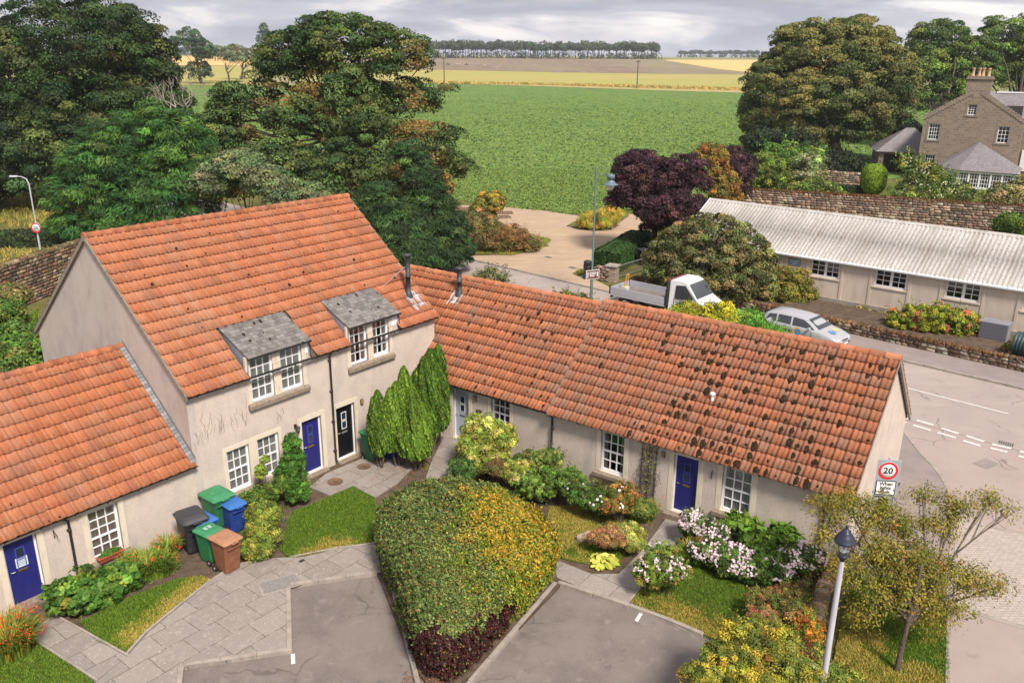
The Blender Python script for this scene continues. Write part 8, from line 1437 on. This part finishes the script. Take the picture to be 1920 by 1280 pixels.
for y0_ in (.022,): 
    mb = MB(); ru = random.Random(4); x = LB+.75
    while x < LB+1.5: w_ = ru.uniform(.04, .09); mb.box(x, y0_, .86, x+w_, y0_+.012, .95); x += w_+.03
    mb.build('door_lettering', rd_, cab)
mb = MB(); mb.box(LB+.13, .25, 2.27, LB+.20, WB-.25, 2.315); mb.build('light_bar', P_('light_bar_red', (.18, .06, .055), .5), t)
for y in (-.16, WB+.02): mb = MB(); mb.box(LB+1.45, y, 1.30, LB+1.53, y+.14, 1.62); mb.build('wing_mirror', bmp, cab, bevel=.02)
mb = MB(); mb.box(LB+2.44, .15, .42, LB+2.60, WB-.15, .62); mb.build('bumper', bmp, t, bevel=.03)
for y in (.18, WB-.46): mb = MB(); mb.box(LB+2.30, y, .82, LB+2.545, y+.28, 1.06); mb.build('headlight', P_('headlight', (.6, .62, .64), .15) if y < .5 else bpy.data.materials['headlight'], t, bevel=.03)
mb = MB(); mb.box(LB+2.50, .6, .72, LB+2.56, WB-.6, .90); mb.build('grille', bmp, t)
rr2 = thing('roller', 'yellow-handled compactor standing at the back of the truck bed', 'compactor', (0, 0, 0)); Mt = t.matrix_basis if 0 else Matrix.Translation(t.location) @ Matrix.Rotation(TT, 4, 'Z'); p = Mt @ Vector((.62, .75, .86)); rr2.location = p; rr2.rotation_euler = (0, 0, TT)
mb = MB(); mb.box(-.25, -.25, 0, .25, .25, .08); mb.build('plate', bmp, rr2, bevel=.02); mb = MB(); mb.box(-.16, -.18, .08, .18, .18, .32); mb.build('engine', P_('engine_white', (.5, .5, .5), .5), rr2, bevel=.03); mb = MB(); mb.tube([(-.05, -.12, .2), (.12, -.12, 1.05)], .035, 8); mb.tube([(-.05, .12, .2), (.12, .12, 1.05)], .035, 8); mb.tube([(.12, -.13, 1.05), (.12, .13, 1.05)], .035, 8); mb.build('handle', P_('safety_yellow', (.62, .30, .02), .5), rr2)
# ---------------------------------------------------------------- parked car
sil = P_('car_silver', (.46, .465, .49), .28, metal=.35, spec=.5)
cx_, cy_, _ = (16.302, 39.9, 0.05)
t = thing('parked_car', 'silver estate car with blue and yellow flower graphics parked beyond the end cottage ridge', 'car'); CA = -.80
# local: x forward from rear bumper 0..4.45, y 0..1.78 with 0 the near side
Mc = Matrix.Translation((cx_, cy_, .012)) @ Matrix.Rotation(CA, 4, 'Z') @ Matrix.Translation((-4.45, -.10, 0)); t.location = Mc.translation; t.rotation_euler = (0, 0, CA)
Wc = 1.80
secs = [  # x, half-width, z_bottom, z_belt, z_top(roof/bonnet), top half width
 (.00, .70, .42, .78, .80, .60), (.10, .80, .28, .92, .96, .70), (.25, .86, .24, .96, 1.30, .58), (.55, .89, .24, .97, 1.45, .60), (1.2, .90, .22, .97, 1.49, .62), (2.0, .90, .22, .96, 1.49, .62), (2.6, .90, .22, .95, 1.44, .60), (2.95, .90, .22, .95, 1.28, .62), (3.35, .90, .22, .94, 1.00, .72), (3.8, .88, .24, .86, .92, .66), (4.2, .82, .26, .74, .79, .58), (4.38, .72, .30, .64, .66, .50), (4.45, .62, .36, .56, .57, .42)]
mb = MB(); V = []; n = 14
for x, hw, zb, zl, zt, tw in secs:
    half = [(hw*.72, zb), (hw*.96, zb+.08), (hw, zb+(zl-zb)*.45), (hw*.985, zl-.03), (hw*.95, zl), (tw+.02, zt-.035 if zt-zl > .1 else zt-.01), (tw*.7, zt)]
    V += [(x, Wc/2-a, z) for a, z in half]+[(x, Wc/2+a, z) for a, z in half[::-1]]
F = [(j*n+k, j*n+(k+1) % n, (j+1)*n+(k+1) % n, (j+1)*n+k) for j in range(len(secs)-1) for k in range(n)]+[tuple(range(n))[::-1], tuple(range((len(secs)-1)*n, len(secs)*n))]
mb.add(V, F, smooth=True); body = mb.build('body', sil, t)
def cglass(pts, name, off_=.012):
    mb = MB(); mb.add(pts, [tuple(range(len(pts)))]); return mb.build(name, dk, body, fix=False)
for s_ in (0, 1):
    def S3(x, z):
        xs_ = [q[0] for q in secs]; i = max(j for j in range(len(xs_)-1) if xs_[j] <= x); f = (x-xs_[i])/(xs_[i+1]-xs_[i]); g_ = lambda k_: secs[i][k_]*(1-f)+secs[i+1][k_]*f; hw, zl, zt, tw = g_(1), g_(3), g_(4), g_(5); u_ = min(1, max(0, (z-zl)/max(.05, zt-.035-zl))); hx = hw*.95*(1-u_)+(tw+.02)*u_+.012; return (x, Wc/2-hx if s_ == 0 else Wc/2+hx, z)
    for pts in ([(.38, 1.02), (.50, 1.30), (.95, 1.36), (.98, 1.0)], [(1.06, 1.0), (1.04, 1.37), (1.78, 1.39), (1.82, 1.0)], [(1.92, 1.0), (1.88, 1.39), (2.45, 1.36), (2.80, 1.20), (3.15, .99)]): cglass([S3(*p) for p in pts], 'side_window')
cglass([(2.68, Wc/2-.58, 1.425), (2.68, Wc/2+.58, 1.425), (3.33, Wc/2+.68, 1.035), (3.33, Wc/2-.68, 1.035)], 'windscreen')
cglass([(.14, Wc/2-.56, 1.05), (.14, Wc/2+.56, 1.05), (.27, Wc/2+.5, 1.34), (.27, Wc/2-.5, 1.34)], 'rear_window')
for x in (.85, 3.55):
    for y in (.10, Wc-.10): wheel(t, x, y, .31, .31, .20)
for s_ in (0, 1):
    y = Wc/2+(.50 if s_ else -.50); mb = MB(); mb.add([(4.05, y-.16, .80), (4.32, y-.10, .70), (4.36, y+.10, .68), (4.08, y+.18, .79), (4.10, y-.16, .64), (4.40, y-.08, .60), (4.42, y+.10, .58), (4.12, y+.18, .64)], [(0, 1, 2, 3), (4, 7, 6, 5), (1, 5, 6, 2), (0, 4, 5, 1), (2, 6, 7, 3)]); mb.build('headlight', bpy.data.materials['headlight'], t)
    mb = MB(); mb.box(2.85, Wc/2+(s_*2-1)*.90-.02-(.14 if not s_ else 0), 1.0, 2.98, Wc/2+(s_*2-1)*.90+.02+(.14 if s_ else 0), 1.10); mb.build('wing_mirror', sil, t, bevel=.02)
for s_ in (0, 1):
    for x in (1.01, 1.855, 3.02):
        mb = MB(); y = Wc/2+(.902 if s_ else -.908); mb.box(x, y, .36, x+.012, y+.006, .90); mb.build('door_seam', bmp, body)
    for x in (1.12, 1.98): mb = MB(); y = Wc/2+(.90 if s_ else -.925); mb.box(x, y, .80, x+.16, y+.025, .825); mb.build('door_handle', sil, body)
mb = MB(); ru = random.Random(6); x = 1.15
while x < 1.85: w_ = ru.uniform(.03, .07); mb.box(x, Wc/2-.915, .66, x+w_, Wc/2-.905, .72); x += w_+.018
mb.build('side_lettering', bk, body)
mb = MB(); mb.box(4.38, Wc/2-.42, .40, 4.475, Wc/2+.42, .52); mb.build('grille', bmp, t, bevel=.01); mb = MB(); mb.box(4.30, Wc/2-.28, .60, 4.44, Wc/2+.28, .65); mb.build('upper_grille', bmp, t)
mb = MB(); mb.box(4.476, Wc/2-.26, .42, 4.482, Wc/2+.26, .50); mb.build('number_plate', M['white'], t)
mb = MB(); mb.tube([(.5, Wc/2, 1.46), (.35, Wc/2, 1.58)], .012, 6); mb.build('aerial', bmp, t)
def petals(cx, cz, r, on='side', n=6, mt='b', yoff=.0):
    mb = MB(); 
    for k_ in range(n):
        a = 2*pi*k_/n; c = (cx+cos(a)*r*.6, cz+sin(a)*r*.6); P = [(c[0]+r*.42*cos(b_), c[1]+r*.42*sin(b_)) for b_ in np.linspace(0, 2*pi, 11)[:-1]]
        mb.add([((p_[0], Wc/2-.912-yoff, p_[1]) if on == 'side' else (p_[0]+3.7, Wc/2+p_[1], .945-max(0, p_[0])*.20+.012+yoff)) for p_ in P], [tuple(range(10))])
    return mb
GB = P_('graphic_blue', (.10, .26, .62), .4); GY = P_('graphic_yellow', (.72, .56, .12), .4)
petals(2.25, .72, .26, n=8, yoff=.0).build('flower_graphic', GY, body, fix=False); petals(2.30, .70, .19, yoff=.003).build('flower_graphic', GB, body, fix=False); petals(.12, -.25, .22, on='b', yoff=.0).build('flower_graphic', GB, body, fix=False); petals(.05, .22, .16, on='b', yoff=.0).build('flower_graphic', GY, body, fix=False)
# ---------------------------------------------------------------- oil tank and grey unit by the hall
t = thing('oil_tank', 'dark green ribbed oil tank in a thin mesh guard at the right edge', 'oil tank', (25.16, 39.98, -0.01), TH-.1); gm = P_('tank_green', (.035, .065, .07), .5); mb = MB(); mb.M = Matrix.Translation((0, 0, .72)) @ Matrix.Rotation(pi/2, 4, 'Y'); pr = [(0, -.05)]; 
for i in range(9): x = i*.16; pr += [(.58, x), (.62, x+.03), (.62, x+.10), (.58, x+.13)]
pr += [(0, 1.46)]; mb.lathe(pr, 24); mb.build('tank', gm, t)
mb = MB(); mb.lathe([(0, 0), (.16, 0), (.16, .10), (.10, .12), (0, .12)], 14, (.5, 0, 1.33)); mb.build('cap', gm, t); mb = MB(); mb.box(-.1, -.5, -.1, 1.5, .5, .12); mb.build('base', M['kerb'], t)
t = thing('heat_unit', 'boxy grey slatted unit against the hall wall beside the oil tank', 'unit', (24.78, 42.65, -0), TH); mb = MB(); mb.box(0, 0, 0, 1.35, .9, 1.05); mb.build('casing', P_('unit_grey', (.22, .22, .25), .6), t, bevel=.02); mb = MB()
for i in range(9): mb.box(.05, -.02, .08+i*.11, 1.30, -.002, .13+i*.11)
mb.build('louvres', P_('unit_louvre', (.15, .15, .18), .6), t)
t = thing('wheelie_bin', 'black bin beyond the oil tank at the right edge', 'wheelie bin', (26.67, 41.48, -0), -.6, 'wheelie bins by the cottages'); 
bpy.data.objects.remove(t)
# distant red-roofed house glimpsed below the left sycamore
t = thing('farm_house', 'red-roofed pale building glimpsed under the left sycamore', 'house', (-58, 108, 0), -.3); mb = MB(); mb.box(0, 0, 0, 12, 7, 2.8); mb.build('wall', M['harl'], t); mb = MB(); mb.extr([(-.4, 2.7), (3.5, 5.8), (7.4, 2.7)], -.4, 12.4); mb.build('roof', P_('far_red_roof', (.36, .09, .06), .9), t); mb = MB()
for x in (1.5, 5, 8.5): mb.box(x, -.05, 1, x+1.2, -.001, 2.1)
mb.build('windows', dk, t)
# ---------------------------------------------------------------- haze: one box of thin air
hz_ = MB(); hz_.box(-9200, -90, -1.5, 9200, 9200, 70); hm = bpy.data.materials.new('thin_air'); hm.use_nodes = True; t_ = hm.node_tree; t_.nodes.clear()
ho = t_.nodes.new('ShaderNodeOutputMaterial'); pv = t_.nodes.new('ShaderNodeVolumePrincipled'); pv.inputs['Color'].default_value = (.86, .90, 1, 1); pv.inputs['Density'].default_value = .00014; t_.links.new(pv.outputs[0], ho.inputs['Volume'])
hb = hz_.build('haze', hm); hb['kind'] = 'stuff'
